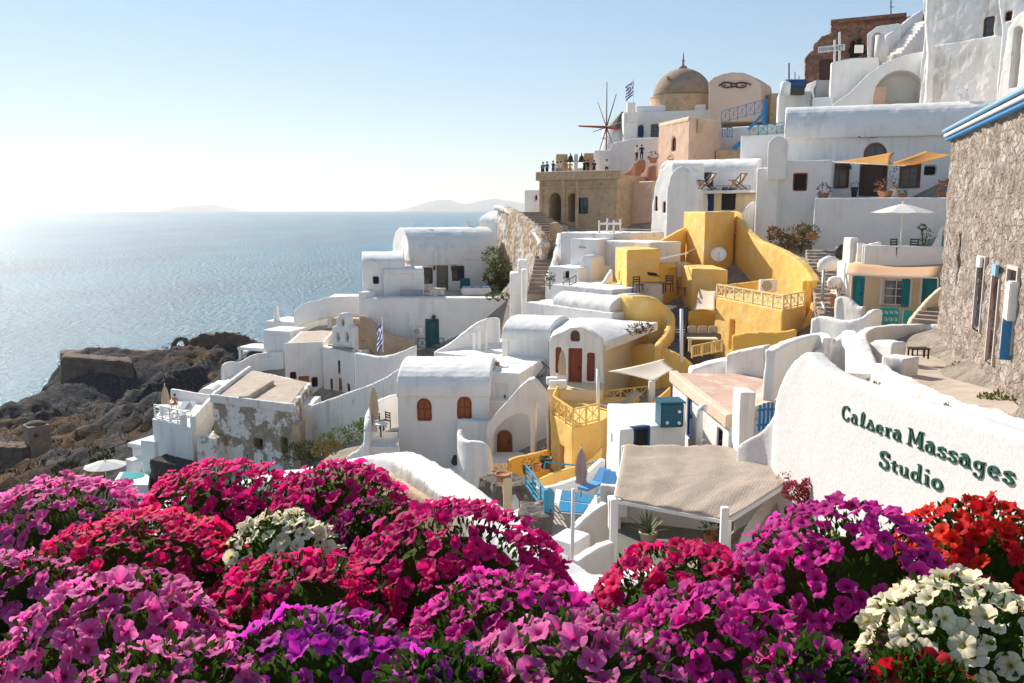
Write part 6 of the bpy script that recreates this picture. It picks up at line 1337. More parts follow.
e, _ = H('white_left_tower', 'small white corner tower with flat overhanging cap by the tiny pool', 132, 64, 148, 63, 447, 2, WHITEC, cat='house'); mb = MB(); a, b, c, d = F(127, 63.6, 152, 62.6, 443, 2.6); mb.prism([a, b, c, d], a.z - .3); mb.build('roof_slab', WHITEC, e, bevel=.04)
e, w_ = H('white_left_annex', 'white annex with round dark window between the corner tower and terrace', 140, 61.5, 154, 61, 440, 2, WHITEC, cat='house')
e, _ = H('white_left_step', 'low white step block at the edge of the tiny pool', 125, 63, 141, 62, 459, 2, WHITEC, cat='wall')
e = thing('plunge_pool', 'tiny turquoise plunge pool at the lower left edge of the village', 'pool', A(130, 478, 60)); a = A(118, 473, 61); mb = MB(); q = [A(112, 484, 58.5), A(148, 485, 57.5), A(150, 472, 61.5), A(120, 472, 62)]; mb.prism(q, q[0].z - 3); mb.build('basin', WHITEC, e); mb = MB(); q2 = [q[0].lerp(q[2], .15), q[1].lerp(q[3], .15), q[2].lerp(q[0], .15), q[3].lerp(q[1], .15)]; mb.prism([Vector((v.x, v.y, max(q[0].z, q[2].z) + .03)) for v in q2], q[0].z - .5); mb.build('water', mat('turquoise_pool_water', (.08, .38, .38), .08), e)
def parasol(name, label, px, pyb, Y, h, r, cloth, rise=.35, pole=WPAINT, n=8):
    f = A(px, pyb, Y); e = thing(name, label, 'parasol', f); mb = MB(); mb.tube([f, f + Vector((0, 0, h))], .035, 8); mb.build('pole', pole, e, True)
    vs = [f + Vector((0, 0, h))]; fs = []; rings = 4; sg = n * 3
    for k in range(1, rings + 1):
        for i in range(sg):
            t = 2 * math.pi * i / sg; rib = abs(math.cos(t * n / 2)); rr_ = r * k / rings * (0.93 + .07 * rib); zz_ = h - rise * (k / rings) ** 1.15 - .05 * (1 - rib) * k / rings
            vs.append(f + Vector((rr_ * math.cos(t), rr_ * math.sin(t), zz_)))
    for i in range(sg): fs.append((0, 1 + i, 1 + (i + 1) % sg))
    for k in range(rings - 1):
        for i in range(sg): fs.append((1 + k * sg + i, 1 + (k + 1) * sg + i, 1 + (k + 1) * sg + (i + 1) % sg, 1 + k * sg + (i + 1) % sg))
    mb = MB(); mb.add(vs, fs); o = mb.build('canopy', cloth, e); md = o.modifiers.new('s', 'SOLIDIFY'); md.thickness = .015
    for k in range(n):
        t = 2 * math.pi * k / n; mb = MB(); mb.bar(f + Vector((0, 0, h - rise * 1.4)), f + Vector((r * .55 * math.cos(t), r * .55 * math.sin(t), h - rise * .62)), .02); mb.bar(f + Vector((0, 0, h - .04)), f + Vector((r * .93 * math.cos(t), r * .93 * math.sin(t), h - rise * 1.05)), .02); mb.build('rib', pole, e)
    mb = MB(); mb.lathe(f + Vector((0, 0, h - .02)), [(.04, 0), (.05, .05), (.02, .14)], 8); mb.build('finial', pole, e)
    return e
parasol('open_parasol', 'large open white parasol on the terrace above the orange awning', 899.5, 256, 42, 2.55, 1.5, UMBW, .42)
parasol('open_parasol', 'open white parasol seen from above beside the tiny pool', 107, 489, 55, 2.0, 1.35, UMBW, .35)
# ================================================================== YELLOW DECK, COOLER HOUSE, TERRACOTTA ROOF
e = thing('yellow_deck_house', 'yellow house block carrying a sun deck with lattice railing', 'house', A(580, 465, 40))
zz = Zof(424, 38); a = Vector((Xof(551, 40, zz), 40, zz)); b = Vector((Xof(573, 37.2, zz), 37.2, zz)); c = Vector((Xof(601, 38.5, zz), 38.5, zz)); d = Vector((Xof(640, 43.5, zz), 43.5, zz)); f_ = Vector((Xof(556, 44, zz), 44, zz))
mb = MB(); mb.prism([a, b, c, d, f_], -16); w_ = Wall('wall', YELL, e, mb, 38); opening(w_, e, a, b, 561, 470, .7, 1.2, 'void', depth=.6)
railing('yellow_deck_railing', 'yellow lattice railing around the sun deck with a white lounger', None, None, .85, YPAINT, multi=[f_ + Vector((.2, -.1, 0)), a + Vector((.1, .05, 0)), b + Vector((0, .1, 0)), c + Vector((-.1, 0, 0))], group='yellow lattice railings', th=.075)
railing('yellow_deck_back_rail', 'yellow lattice rail on the far side of the sun deck', A(564, 411, 43.5), A(648, 402, 44), .85, YPAINT, n=6, group='yellow lattice railings', th=.07)
def lounger(name, label, loc, rz, m_f, m_c, s=1.0, group=None):
    e = thing(name, label, 'sun lounger', (0, 0, 0), group, local=True)
    mb = MB(); mb.box((-.3, 0, .28), (1.3, .62, .06)); mb.build('base_frame', m_f, e)
    for x in (-.85, .3):
        for y in (-.26, .26): mb = MB(); mb.box((x, y, .14), (.06, .06, .28)); mb.build('leg', m_f, e)
    mb = MB(); mb.box((-.3, 0, .34), (1.28, .6, .08)); mb.build('seat_cushion', m_c, e, bevel=.03)
    R_ = Matrix.Rotation(-.65, 3, 'Y'); mb = MB(); mb.box((.62, 0, .58), (.8, .6, .09), R=R_); mb.build('backrest', m_c, e, bevel=.03); place(e, loc, rz, s); return e
lounger('sun_lounger', 'cream sun lounger with raised back on the yellow deck', A(619, 412, 42), .35, WPAINT, UMBC, 1.15)
e, _ = parapet('yellow_sloping_wall', 'small sloping yellow wall between the sun deck and the white pillar', [(634, 416, 41.5), (645, 407, 41.5), (660, 396, 41.5), (671, 386, 41.5)], .3, YELLD, drop=1.6, smooth=2)
mb = MB(); p = A(651.5, 398, 43); mb.prism([p + Vector((x * .16, y * .16, .9)) for x, y in ((-1, -1), (1, -1), (1, 1), (-1, 1))], p.z - 1); tag(mb.build('white_pillar', WPAINT, bevel=.03), 'short white square pillar holding the cream sail', 'pillar')
mb = MB(); mb.tube([A(598, 412, 41), A(598, 369, 41.5)], .09, 8); tag(mb.build('white_pole', WPAINT, None, True), 'slim white pole standing on the sun deck edge', 'pole')
e, _ = parapet('yellow_swoop_wall', 'swooping yellow retaining wall above the sun deck', [(627, 352, 49), (634, 347, 48.5), (640, 344, 48), (652, 344, 47), (668, 349, 46), (682, 356, 45.5), (692, 364, 45)], .4, YELL, drop=5)
sail('shade_sail', 'pale cream triangular shade sail over the sun deck', [(608, 371.5, 39.5), (664, 359, 43), (674, 369.5, 41), (655, 382, 38.5)], mat('pale_sail_cloth', (.84, .77, .67), .9, (25, .2, .01), trans=.4), .12)
# lower yellow yard wall
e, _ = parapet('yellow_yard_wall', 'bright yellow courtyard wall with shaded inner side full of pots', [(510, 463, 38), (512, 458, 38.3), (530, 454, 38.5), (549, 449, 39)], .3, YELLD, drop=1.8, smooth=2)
e, _ = parapet('yellow_yard_wall', 'low yellow kerb wall curving under the courtyard pots', [(512, 482, 34), (530, 482, 34), (545, 476, 35), (560, 470, 36), (585, 462, 37), (602, 446, 37.2)], .25, YELL, drop=1.5, smooth=3)
e, _ = parapet('white_pool_wall', 'white curved pool wall below the yellow deck', [(515, 500, 31), (512, 492, 32), (520, 487, 33), (545, 487, 33), (565, 482, 33.5), (585, 473, 34), (603, 458, 34.5)], .35, WHITEC, drop=2.5, smooth=3)
e, _ = parapet('white_bulky_wall', 'thick white rounded wall end at the blue stair rail', [(507, 520, 27.5), (520, 512, 27.5), (530, 510, 27.5), (538, 513, 27.5)], .9, WHITEC, drop=1.5, smooth=3)
# annex with cooler
e = thing('white_annex_with_tank', 'white flat roofed annex below the dark blue tank', 'house', A(640, 470, 32))
zz = Zof(415, 31); a = Vector((Xof(607.5, 31.5, zz), 31.5, zz)); b = Vector((Xof(619, 30, zz), 30, zz)); c = Vector((Xof(684, 31.5, zz), 31.5, zz)); d = Vector((Xof(674, 37, zz), 37, zz)); f_ = Vector((Xof(606, 37, zz), 37, zz))
zz = Zof(430, 30); Q = [Vector((Xof(px, Y, zz), Y, zz)) for px, Y in ((607.5, 32.5), (620, 30), (684, 31), (686, 34.6), (608, 34.2))]
mb = MB(); mb.prism(Q, -13.5); w_ = Wall('wall', WHITEC, e, mb, 31); opening(w_, e, Q[1], Q[2], 642, 452, .7, .95, 'window', DBLUE, cols=1, rows=1, glass=VOID); opening(w_, e, Q[0], Q[1], 612, 444, .3, .4, 'window', METALG, cols=1, rows=1)
p = G(669, 425, zz); e = thing('water_heater_tank', 'dark blue metal tank on the flat white annex roof', 'tank', p); mb = MB(); R = Matrix.Rotation(.12, 3, 'Z'); mb.box(p + Vector((0, 0, .45)), (.86, .8, .9), .12); mb.build('case', mat('petrol_blue_metal', (.015, .11, .17), .4, None, (.2, 4)), e, bevel=.04)
mb = MB(); mb.box(p + Vector((0, 0, .94)), (.95, .9, .06), .12); mb.build('lid', MATS['petrol_blue_metal'], e)
for x, z in ((.25, .6), (-.2, .2), (.25, .18)): mb = MB(); q = p + R @ Vector((x, -.4, z)); mb.tube([q, q + Vector((0, -.04, 0))], .06, 10); mb.build('cap', WPAINT, e)
# terracotta roof building
e = thing('terracotta_roof_house', 'white house with broad dusty terracotta coloured flat roof', 'house', A(700, 470, 32))
Pts = [A(674, 373, 36), A(700, 377, 36), A(772, 377, 36.5), A(787, 396, 31), A(772, 402, 29.5), A(729, 419, 28.5)]
z0 = Pts[-1].z; zb_ = -14
roofp = [A(673, 373, 37), A(775, 375, 37.5), A(786, 398, 31), A(730, 418, 29.5)]
mb = MB(); mb.prism(roofp, zb_); w_ = Wall('wall', WHITEC, e, mb, 32, .6)
mb = MB(); cc = sum(roofp, Vector()) / 4; mb.prism([p.lerp(cc, .07) + Vector((0, 0, .05)) for p in roofp], [p.z - .3 for p in roofp]); mb.build('roof', TERRA, e)
mb = MB(); mb.ribbon([roofp[0] + Vector((0, 0, .12)), roofp[3] + Vector((0, 0, .12)), roofp[2] + Vector((0, 0, .12))], .35, .5, 0, 'drop'); Wall('roof_edge', mat('salmon_plaster', (.78, .55, .42), .9, (5, .4, .03), (.1, 1)), e, mb, 31, .6)
A_, B_ = roofp[0], roofp[3]
opening(w_, e, A_, B_, 688, 438, .75, 2.0, 'door', DBLUE); opening(w_, e, A_, B_, 719, 455, .6, 1.0, 'window', METALD, cols=1, rows=2)
e, _ = H('white_side_pier', 'square white pier beside the blue picket gate', 741, 28, 756, 28, 393, 1.0, WHITEC, cat='wall')
e = thing('blue_picket_gate', 'bright blue picket gate with rounded top between white walls', 'gate', A(769, 432, 29)); a, b = A(757, 431, 29), A(781, 429, 29.3)
for i in range(6): p = a.lerp(b, (i + .5) / 6); mb = MB(); mb.box(p + Vector((0, 0, .46 + .03 * math.sin(i))), (.09, .04, .95 + .1 * math.sin(math.pi * i / 5))); mb.build('picket', BLUEP, e)
mb = MB(); [mb.bar(a + Vector((0, .04, z)), b + Vector((0, .04, z)), .04, .08) for z in (.2, .75)]; mb.build('rail', BLUEP, e)
e = thing('white_vent_pipe', 'white elbow vent pipe on the lit wall of the terracotta roof house', 'pipe', A(699, 442, 30.5)); mb = MB(); mb.tube([A(699, 444, 30), A(700, 410, 30), A(701, 407, 30.2), A(706, 408, 30)], .12, 10); mb.tube([A(697, 436, 30.1), A(704, 441, 30)], .06, 6); mb.build('pipe', WPAINT, e, True)
# pale rough walls above the terracotta roof
e, _ = parapet('pale_rough_wall', 'pale rough plaster wall segment above the terracotta roof at left', [(690, 368, 38.5), (708, 362, 38.5), (730, 358, 38.5)], .9, WHITED, drop=1.8, rough=1.6, smooth=2)
e, _ = parapet('pale_rough_wall', 'pale rough plaster wall segment rising right above the terracotta roof', [(729, 353, 38), (750, 348, 37.5), (768, 345, 37)], .9, WHITED, drop=2, rough=1.6, smooth=2)
# ================================================================== POOL AND CANOPY PATIO
CZ = Zof(444, 29)
e = thing('reed_canopy', 'large sagging beige reed canopy stretched over the patio on white posts', 'canopy', A(700, 480, 26))
P = [Vector((*G(625, 444.5, CZ).xy, CZ)), Vector((*G(790, 446, CZ).xy, CZ)), Vector((*G(727, 518, CZ - .15).xy, CZ - .15)), Vector((*G(614.5, 497, CZ - .1).xy, CZ - .1))]
P5 = A(809, 467, 24.5)
n = 44; vs = []
REED_ = 0
REED = mat('woven_reed_cloth', (.86, .74, .62), .95, (30, 1.0, .05), (.12, 2.2), [((.82, .70, .60), .45, .5, .53), ((.56, .43, .35), 34, .52, .62)], trans=.45)
nt = REED.node_tree; N = nt.nodes; L = nt.links; pb_ = N['Principled BSDF']; src_ = pb_.inputs['Base Color'].links[0].from_socket; tco = N.new('ShaderNodeTexCoord'); fac = None
for ax_, rot in (('X', .5), ('Y', .5)):
    mp = N.new('ShaderNodeMapping'); mp.inputs['Rotation'].default_value = (0, 0, rot); L.new(tco.outputs['Object'], mp.inputs[0])
    wv_ = N.new('ShaderNodeTexWave'); wv_.bands_direction = ax_; wv_.inputs['Scale'].default_value = 3.2; wv_.inputs['Distortion'].default_value = 2.5; wv_.inputs['Detail'].default_value = 3; L.new(mp.outputs[0], wv_.inputs[0])
    mm = N.new('ShaderNodeMath'); mm.operation = 'MULTIPLY'; L.new(wv_.outputs['Fac'], mm.inputs[0])
    if fac is None: mm.inputs[1].default_value = 1.0
    else: L.new(fac, mm.inputs[1])
    fac = mm.outputs[0]
mr = N.new('ShaderNodeMapRange'); mr.inputs['To Min'].default_value = .86; mr.inputs['To Max'].default_value = 1.12; L.new(fac, mr.inputs[0])
vm = N.new('ShaderNodeVectorMath'); vm.operation = 'SCALE'; L.new(src_, vm.inputs[0]); L.new(mr.outputs[0], vm.inputs['Scale']); L.new(vm.outputs[0], pb_.inputs['Base Color']); L.new(vm.outputs[0], N['Translucent BSDF'].inputs[0])
for i in range(n + 1):
    for j in range(n + 1):
        s_, t_ = i / n, j / n
        R0 = P[1].lerp(P5, min(1, t_ / .45)) if t_ < .45 else P5.lerp(P[2], (t_ - .45) / .55)
        L0 = P[0].lerp(P[3], t_); p = L0.lerp(R0, s_)
        sag = .05 * math.sin(math.pi * s_ * 4) ** 2 + .05 * math.sin(math.pi * t_ * 3) ** 2 + .10 * math.sin(math.pi * s_) * math.sin(math.pi * t_) + .06 * mnoise.noise((s_ * 5, t_ * 5, 2)) + .03 * mnoise.noise((s_ * 18, t_ * 13, 4)); p.z -= sag; vs.append(p)
mb = MB(); fs = [(i * (n + 1) + j, (i + 1) * (n + 1) + j, (i + 1) * (n + 1) + j + 1, i * (n + 1) + j + 1) for i in range(n) for j in range(n)]; mb.add(vs, fs); o = mb.build('reed_cloth', REED, e, True); md = o.modifiers.new('s', 'SOLIDIFY'); md.thickness = .012
beams = [(P[3], P[2]), (P[2], P5), (P[0], P[1]), (P[0], P[3]), (P[0].lerp(P[1], .5), P[3].lerp(P[2], .6))]
for a, b in beams: mb = MB(); mb.bar(a - Vector((0, 0, .12)), b - Vector((0, 0, .12)), .09, .1); mb.build('beam', WPAINT, e)
FLZ = -11.0
for (a, pb) in ((P[3], 575), (P[2], 590), (P[0], 575), (P[1], 560)): mb = MB(); mb.box(Vector((a.x, a.y, (a.z + FLZ) / 2)), (.22, .22, a.z - FLZ - .1)); mb.build('post', WPAINT, e, bevel=.02)
mb = MB(); p = A(725, 507, 21.8); mb.box(Vector((p.x, p.y, (p.z - 11.5) / 2)), (.2, .2, p.z + 11.5)); tag(mb.build('white_square_post', WPAINT, None, bevel=.02), 'short white square post at the near corner of the reed canopy', 'post')
# patio
mb = MB(); mb.prism([Vector((x, y, FLZ)) for x, y in ((G(600, 566, FLZ).x, 25.5), (9, 22), (9, 33), (G(604, 520, FLZ).x, 31.2))], -16); o = mb.build('patio_floor', mat('grey_green_patio_paint', (.17, .18, .15), .85, (5, .3, .02), (.2, 1.2))); o['kind'] = 'structure'
e, _ = parapet('patio_back_wall', 'low curved cream white wall at the back of the shaded patio', [(600, 484, 28.9), (625, 486, 28.8), (655, 488, 28.6), (685, 490, 28.3), (725, 492, 27.8)], .35, WHITEC, zb=-13, smooth=3)
e, w_ = H('patio_entry_wall', 'narrow white wall with a small lamp box under the canopy corner', 609, 28, 622, 28, 500, .5, WHITEC, cat='wall'); mb = MB(); mb.box(onplane(622, 508, w_.a, w_.b) + Vector((0, -.12, 0)), (.3, .2, .5)); mb.build('lamp_box', SIGNW, e)
e, _ = parapet('sweeping_patio_wall', 'smooth white wall sweeping down in front of the crimson bougainvillea', [(809, 473, 25.4), (795, 480, 25.2), (780, 492, 24.8), (765, 508, 24.3), (750, 530, 23.5), (740, 555, 22.8), (735, 580, 22)], .35, WHITEC, drop=6, smooth=3)
e, _ = parapet('white_lower_wall', 'curving white wall in front of the small blue pool', [(553, 548, 24.5), (560, 541, 24.7), (575, 525, 25), (590, 511, 25.4), (606, 501, 25.8)], .3, WHITEC, drop=4, smooth=3)
e, _ = parapet('white_lower_wall', 'second white wall with slanting top nearest the canopy posts', [(552, 580, 21), (575, 560, 21.5), (592, 549, 22), (607, 542, 22.4), (612, 541, 22.5)], .3, WHITEC, drop=4, smooth=2)
e, _ = H('white_front_block', 'low white front block below the small blue pool', 549, 24, 573, 23.5, 538, 1.0, WHITEC, cat='wall')
mb = MB(); mb.tube([A(571.5, 585, 21.5), A(573.5, 489, 21.5)], .05, 8); tag(mb.build('white_thin_pole', WPAINT, None, True), 'thin white pole rising in front of the pool', 'pole')
# pool
e = thing('small_pool', 'small bright blue pool with white rim behind the canopy', 'pool', A(575, 505, 31)); PZ = A(575, 505, 31).z
q = [G(553, 512, PZ), G(592, 515, PZ), G(608, 497, PZ), G(556, 489, PZ)]; mb = MB(); mb.prism(q, PZ - 3); mb.build('rim', WHITED, e)
for (x0, x1) in ((0.03, .47), (.53, .97)):
    qq = [q[0].lerp(q[3], x0).lerp(q[1].lerp(q[2], x0), .12), q[0].lerp(q[3], x0).lerp(q[1].lerp(q[2], x0), .75), q[0].lerp(q[3], x1).lerp(q[1].lerp(q[2], x1), .75), q[0].lerp(q[3], x1).lerp(q[1].lerp(q[2], x1), .12)]
    mb = MB(); mb.prism([Vector((v.x, v.y, PZ + .03)) for v in qq], PZ - .5); mb.build('water', mat('blue_pool_water', (.02, .22, .42), .06), e)
umbrella_closed('closed dusty pink parasol standing by the small blue pool', 581, 445, 497, 31, UMBP, METALG, r=.19)
lounger('sun_lounger', 'blue sun lounger next to the closed pink parasol at the pool', A(594, 491, 31), .9, WPAINT, mat('sky_blue_cushion', (.10, .30, .58), .8), .85, 'blue sun loungers by the pool')
lounger('sun_lounger', 'blue sun lounger closest to the canopy at the pool', A(607, 496, 30), 1.3, WPAINT, mat('sky_blue_cushion', (.10, .30, .58), .8), .85, 'blue sun loungers by the pool')
railing('blue_stair_railing', 'bright blue stair handrail left of the pool', A(526, 487, 31), A(549, 520, 27), .85, mat('sky_blue_paint', (.03, .30, .48), .5), n=3, style='h', th=.05)
e = thing('blue_gate_post', 'bright blue wooden gate panel on edge beside the pool steps', 'gate', A(549, 540, 26)); mb = MB(); a = A(550, 530, 26); mb.prism([A(546.5, 492, 26), A(548.5, 487.5, 26), A(552, 489, 26.5), A(554.5, 493, 27)], A(549, 530, 26).z); mb.build('panel', MATS['sky_blue_paint'], e); mb = MB(); mb.tube([A(545.5, 540, 25.9), A(545.5, 490, 25.9)], .06, 6); mb.build('post', MATS['sky_blue_paint'], e)
mb = MB(); stairs(mb, A(553, 538, 25), A(541, 503, 30), 1.2, 8, -14); e = tag(mb.build('pale_steps', FLOORM), 'pale stone steps between the blue rail and blue gate', 'steps')
mb = MB(); mb.tube([A(544, 470, 35), A(545, 462, 35), A(580, 466, 35), A(600, 461, 35)], .04, 6); tag(mb.build('teal_pipe_rail', MATS['sky_blue_paint']), 'thin teal pipe rail in front of the yellow deck house', 'railing')
# rubble foot wall and paving at lower centre
e, _ = H('rubble_foot_wall', 'dark rubble stone wall with white coping below the arched door', 478, 33, 507, 31.5, 477, 1.5, mat('dark_rubble', (.16, .13, .11), .95, (4, 1.0, .12), (.35, 2.5), ((.42, .38, .33), 3, .6, .66)), cat='wall', rough=3)
e, _ = H('cream_rounded_pier', 'cream rounded pier beside the dark rubble wall', 503, 31, 512, 31, 478, .8, CREAM, cat='wall')
e, _ = H('grey_stone_footing', 'rough grey stone footing below the white rounded wall end', 520, 25.5, 552, 25.5, 518, 1.6, MATS['dark_rubble'], cat='wall', rough=3)
# ================================================================== NEAR TERRACE PARAPET
e = thing('near_parapet', 'thick curving white parapet with flaking plaster just behind the flowers', 'wall', A(420, 480, 12))
pts = [(150, 510, 13.5), (230, 488, 14.2), (258, 480, 14.4), (300, 471, 14.6), (340, 463, 14.4), (372, 456, 13.6), (395, 453, 12.6), (420, 464, 11.6), (450, 484, 10.5), (480, 505, 9.7), (510, 530, 9), (545, 555, 8.4), (575, 578, 8.0), (600, 580, 7.8), (630, 572, 7.6), (660, 575, 7.4)]
mb = MB(); mb.ribbon([A(*p) for p in pts], .5, -12, 4); Wall('wall', WHITED, e, mb, 12, 1.1, vox=.05)
parapet('', '', [(330, 467, 11.6), (365, 466, 11.2), (385, 470, 10.6), (410, 486, 9.9), (440, 506, 9.2)], .1, OCHRE, drop=1.5, e=e, part='flaking_inner_face', rough=.6)
# ================================================================== PETUNIAS IN FRONT
rnd = random.Random(11)
def petal_mat(name, rgb, throat, edge=None, trans=.58):
    m = bpy.data.materials.new(name); m.use_nodes = True; nt = m.node_tree; N = nt.nodes; L = nt.links; b = N['Principled BSDF']
    b.inputs['Roughness'].default_value = .62; b.inputs['Specular IOR Level'].default_value = .2
    at = N.new('ShaderNodeAttribute'); at.attribute_name = 'rad'
    cr = N.new('ShaderNodeValToRGB'); e = cr.color_ramp.elements; e[0].position = .10; e[0].color = (*throat, 1); e[1].position = .34; e[1].color = (*rgb, 1)
    q = e.new(1.0); q.color = (*(edge or rgb), 1); L.new(at.outputs['Fac'], cr.inputs[0])
    av = N.new('ShaderNodeAttribute'); av.attribute_name = 'vein'
    oi = N.new('ShaderNodeObjectInfo'); mr = N.new('ShaderNodeMapRange'); mr.inputs['To Min'].default_value = .72; mr.inputs['To Max'].default_value = 1.22; L.new(oi.outputs['Random'], mr.inputs[0])
    h = N.new('ShaderNodeHueSaturation'); L.new(cr.outputs[0], h.inputs['Color'])
    mr2 = N.new('ShaderNodeMapRange'); mr2.inputs['To Min'].default_value = .493; mr2.inputs['To Max'].default_value = .506; L.new(oi.outputs['Random'], mr2.inputs[0]); L.new(mr2.outputs[0], h.inputs['Hue'])
    mu = N.new('ShaderNodeMath'); mu.operation = 'MULTIPLY'; L.new(mr.outputs[0], mu.inputs[0]); L.new(av.outputs['Fac'], mu.inputs[1]); L.new(mu.outputs[0], h.inputs['Value'])
    L.new(h.outputs[0], b.inputs['Base Color']); t = N.new('ShaderNodeBsdfTranslucent'); L.new(h.outputs[0], t.inputs[0])
    mx = N.new('ShaderNodeMixShader'); mx.inputs[0].default_value = trans; L.new(b.outputs[0], mx.inputs[1]); L.new(t.outputs[0], mx.inputs[2]); L.new(mx.outputs[0], N['Material Output'].inputs[0]); return m
PM = {'pink': petal_mat('orchid_pink_petal', (.95, .10, .44), (.45, .01, .18), (.96, .24, .58)),
 'magenta': petal_mat('magenta_petal', (.90, .012, .22), (.25, 0, .04), (.93, .035, .30)),
 'crimson': petal_mat('crimson_petal', (.90, .009, .16), (.2, 0, .02), (.93, .025, .24)),
 'violet': petal_mat('violet_pink_petal', (.92, .025, .40), (.16, 0, .08), (.95, .08, .52)),
 'purple': petal_mat('purple_petal', (.68, .025, .52), (.12, 0, .10), (.80, .07, .62)),
 'plum': petal_mat('plum_petal', (.42, .008, .20), (.06, 0, .03), (.52, .02, .28)),
 'red': petal_mat('scarlet_petal', (.88, .010, .012), (.2, 0, 0), (.92, .022, .02)),
 'white': petal_mat('cream_white_petal', (.90, .80, .52), (.45, .42, .05), (.92, .84, .62), .35)}
def blossom_geo(v):
    r_ = random.Random(v); seg = 30; rings = [(.0, -.62), (.10, -.5), (.16, -.26), (.30, -.10), (.58, -.01), (.82, .02), (1.0, 0)]
    fold = r_.uniform(-.12, .35); ph = r_.uniform(0, 6.28); vs = []; rad = []; ve = []
    for k, (r, z) in enumerate(rings):
        for i in range(seg):
            t = 2 * math.pi * i / seg; lobe = abs(math.cos(2.5 * t)) ** .6
            rr_ = r * (1 - (.17 * (1 - lobe)) * r); zz_ = z + r * r * (.09 * math.sin(5 * t + ph) + .07 * math.sin(11 * t + ph * 2) + .05 * math.sin(3 * t + v)) + fold * r * r * math.cos(t + ph) ** 2 - .12 * (1 - lobe) * r
            vs.append((rr_ * math.cos(t), rr_ * math.sin(t), zz_)); rad.append(r); ve.append(1.0 - .16 * (1 - lobe) * (1 if r > .2 else 0) - (.10 if i % 3 == 0 and .2 < r < .9 else 0))
    fs = [(k * seg + i, k * seg + (i + 1) % seg, (k + 1) * seg + (i + 1) % seg, (k + 1) * seg + i) for k in range(len(rings) - 1) for i in range(seg)]
    return vs, fs, rad, ve
GEO = [blossom_geo(v) for v in range(6)]
def attrs(me, rad, ve):
    a = me.attributes.new('rad', 'FLOAT', 'POINT'); a.data.foreach_set('value', rad); a = me.attributes.new('vein', 'FLOAT', 'POINT'); a.data.foreach_set('value', ve)
    me.polygons.foreach_set('use_smooth', [True] * len(me.polygons))
BM = {}
for k, m_ in PM.items():
    for v, (vs, fs, rad, ve) in enumerate(GEO):
        me = bpy.data.meshes.new('blossom'); me.from_pydata(vs, [], fs); attrs(me, rad, ve); me.materials.append(m_); BM[k, v] = me
LEAFP = mat('petunia_leaf', (.05, .105, .014), .85, None, (.45, 14), trans=.35, spec=.1)
STEMP = mat('petunia_stem', (.10, .13, .03), .7)
MOUNDS = [ # centre px, top py, Y, half width px, colour, height scale, description
 (50, 487, 4.3, 98, 'pink', .9, 'pale orchid pink petunia mound at the top left corner beside the cliff view'),
 (215, 471, 4.4, 92, 'magenta', .85, 'deep magenta petunia mound below the ruined white house'),
 (335, 469, 4.2, 74, 'magenta', .95, 'deep magenta petunia mound nearest the thick white parapet top'),
 (372, 505, 3.8, 48, 'plum', .9, 'dark plum petunia clump just right of the upper white flowers'),
 (278, 520, 3.55, 62, 'white', .95, 'creamy white petunia clump between the magenta mounds'),
 (125, 528, 3.5, 120, 'crimson', .7, 'hot crimson pink petunia mound left of the upper white flowers'),
 (452, 516, 3.3, 124, 'magenta', 1.0, 'bright magenta crimson petunia mound in front of the small pool stairs'),
 (-10, 565, 3.0, 80, 'pink', .8, 'pale pink petunia mound cut by the left picture edge'),
 (290, 568, 2.9, 100, 'crimson', .8, 'crimson petunia mound in the middle below the white flowers'),
 (100, 592, 2.45, 125, 'pink', .9, 'large light pink petunia mound at the lower left'),
 (310, 632, 2.15, 125, 'purple', .8, 'glowing purple petunia mound at the bottom between two pink ones'),
 (510, 590, 2.6, 110, 'violet', .8, 'rose pink petunia mound directly under the bright magenta mound'),
 (690, 557, 3.15, 100, 'crimson', .85, 'crimson petunia mound in front of the potted agave patio'),
 (720, 608, 2.4, 120, 'violet', .8, 'lilac pink petunia mound at the bottom right of centre'),
 (575, 640, 2.0, 120, 'pink', .7, 'rose lilac petunia mound at the bottom centre edge'),
 (856, 514, 3.0, 118, 'violet', 1.05, 'big domed violet pink petunia mound below the lettered wall'),
 (992, 508, 3.3, 86, 'red', .9, 'scarlet petunia mound at the right edge under the lettered wall'),
 (975, 592, 2.3, 98, 'white', .9, 'large cream white petunia mound in the lower right corner'),
 (925, 668, 1.95, 55, 'red', .7, 'small scarlet petunia clump at the bottom edge under the white mound'),
 (150, 665, 1.95, 110, 'pink', .7, 'light pink petunia mound along the bottom left edge'),
 (820, 655, 2.0, 60, 'violet', .7, 'violet petunia clump at the bottom beside the small scarlet clump'),
 (440, 665, 1.95, 70, 'purple', .6, 'purple pink petunia clump at the bottom left of centre'),
]
ELL = []
for (px, pt, Y, hw, colr, hs, lb) in MOUNDS:
    rx = M(hw, Y) * 1.04; rz = min(.46, rx * .95) * hs; ry = min(rx * .85, .5)
    t_ = A(px, pt, Y); ELL.append((Vector((t_.x, Y + ry * .25, t_.z - rz)), rx, ry, rz))
def inside(p, skip, f=.90):
    for j, (c, rx, ry, rz) in enumerate(ELL):
        if j == skip: continue
        q = p - c
        if (q.x / rx) ** 2 + (q.y / ry) ** 2 + (q.z / rz) ** 2 < f: return True
    return False
def rot_to(d, spin):
    return d.to_track_quat('Z', 'Y').to_matrix() @ Matrix.Rotation(spin, 3, 'Z')
leafgeo = [(0, 0, 0), (.28, .16, .06), (.62, .17, .05), (1, 0, -.1), (.62, -.17, .05), (.28, -.16, .06), (.45, 0, -.02)]
leaff = [(0, 1, 6), (1, 2, 6), (2, 3, 6), (3, 4, 6), (4, 5, 6), (5, 0, 6)]
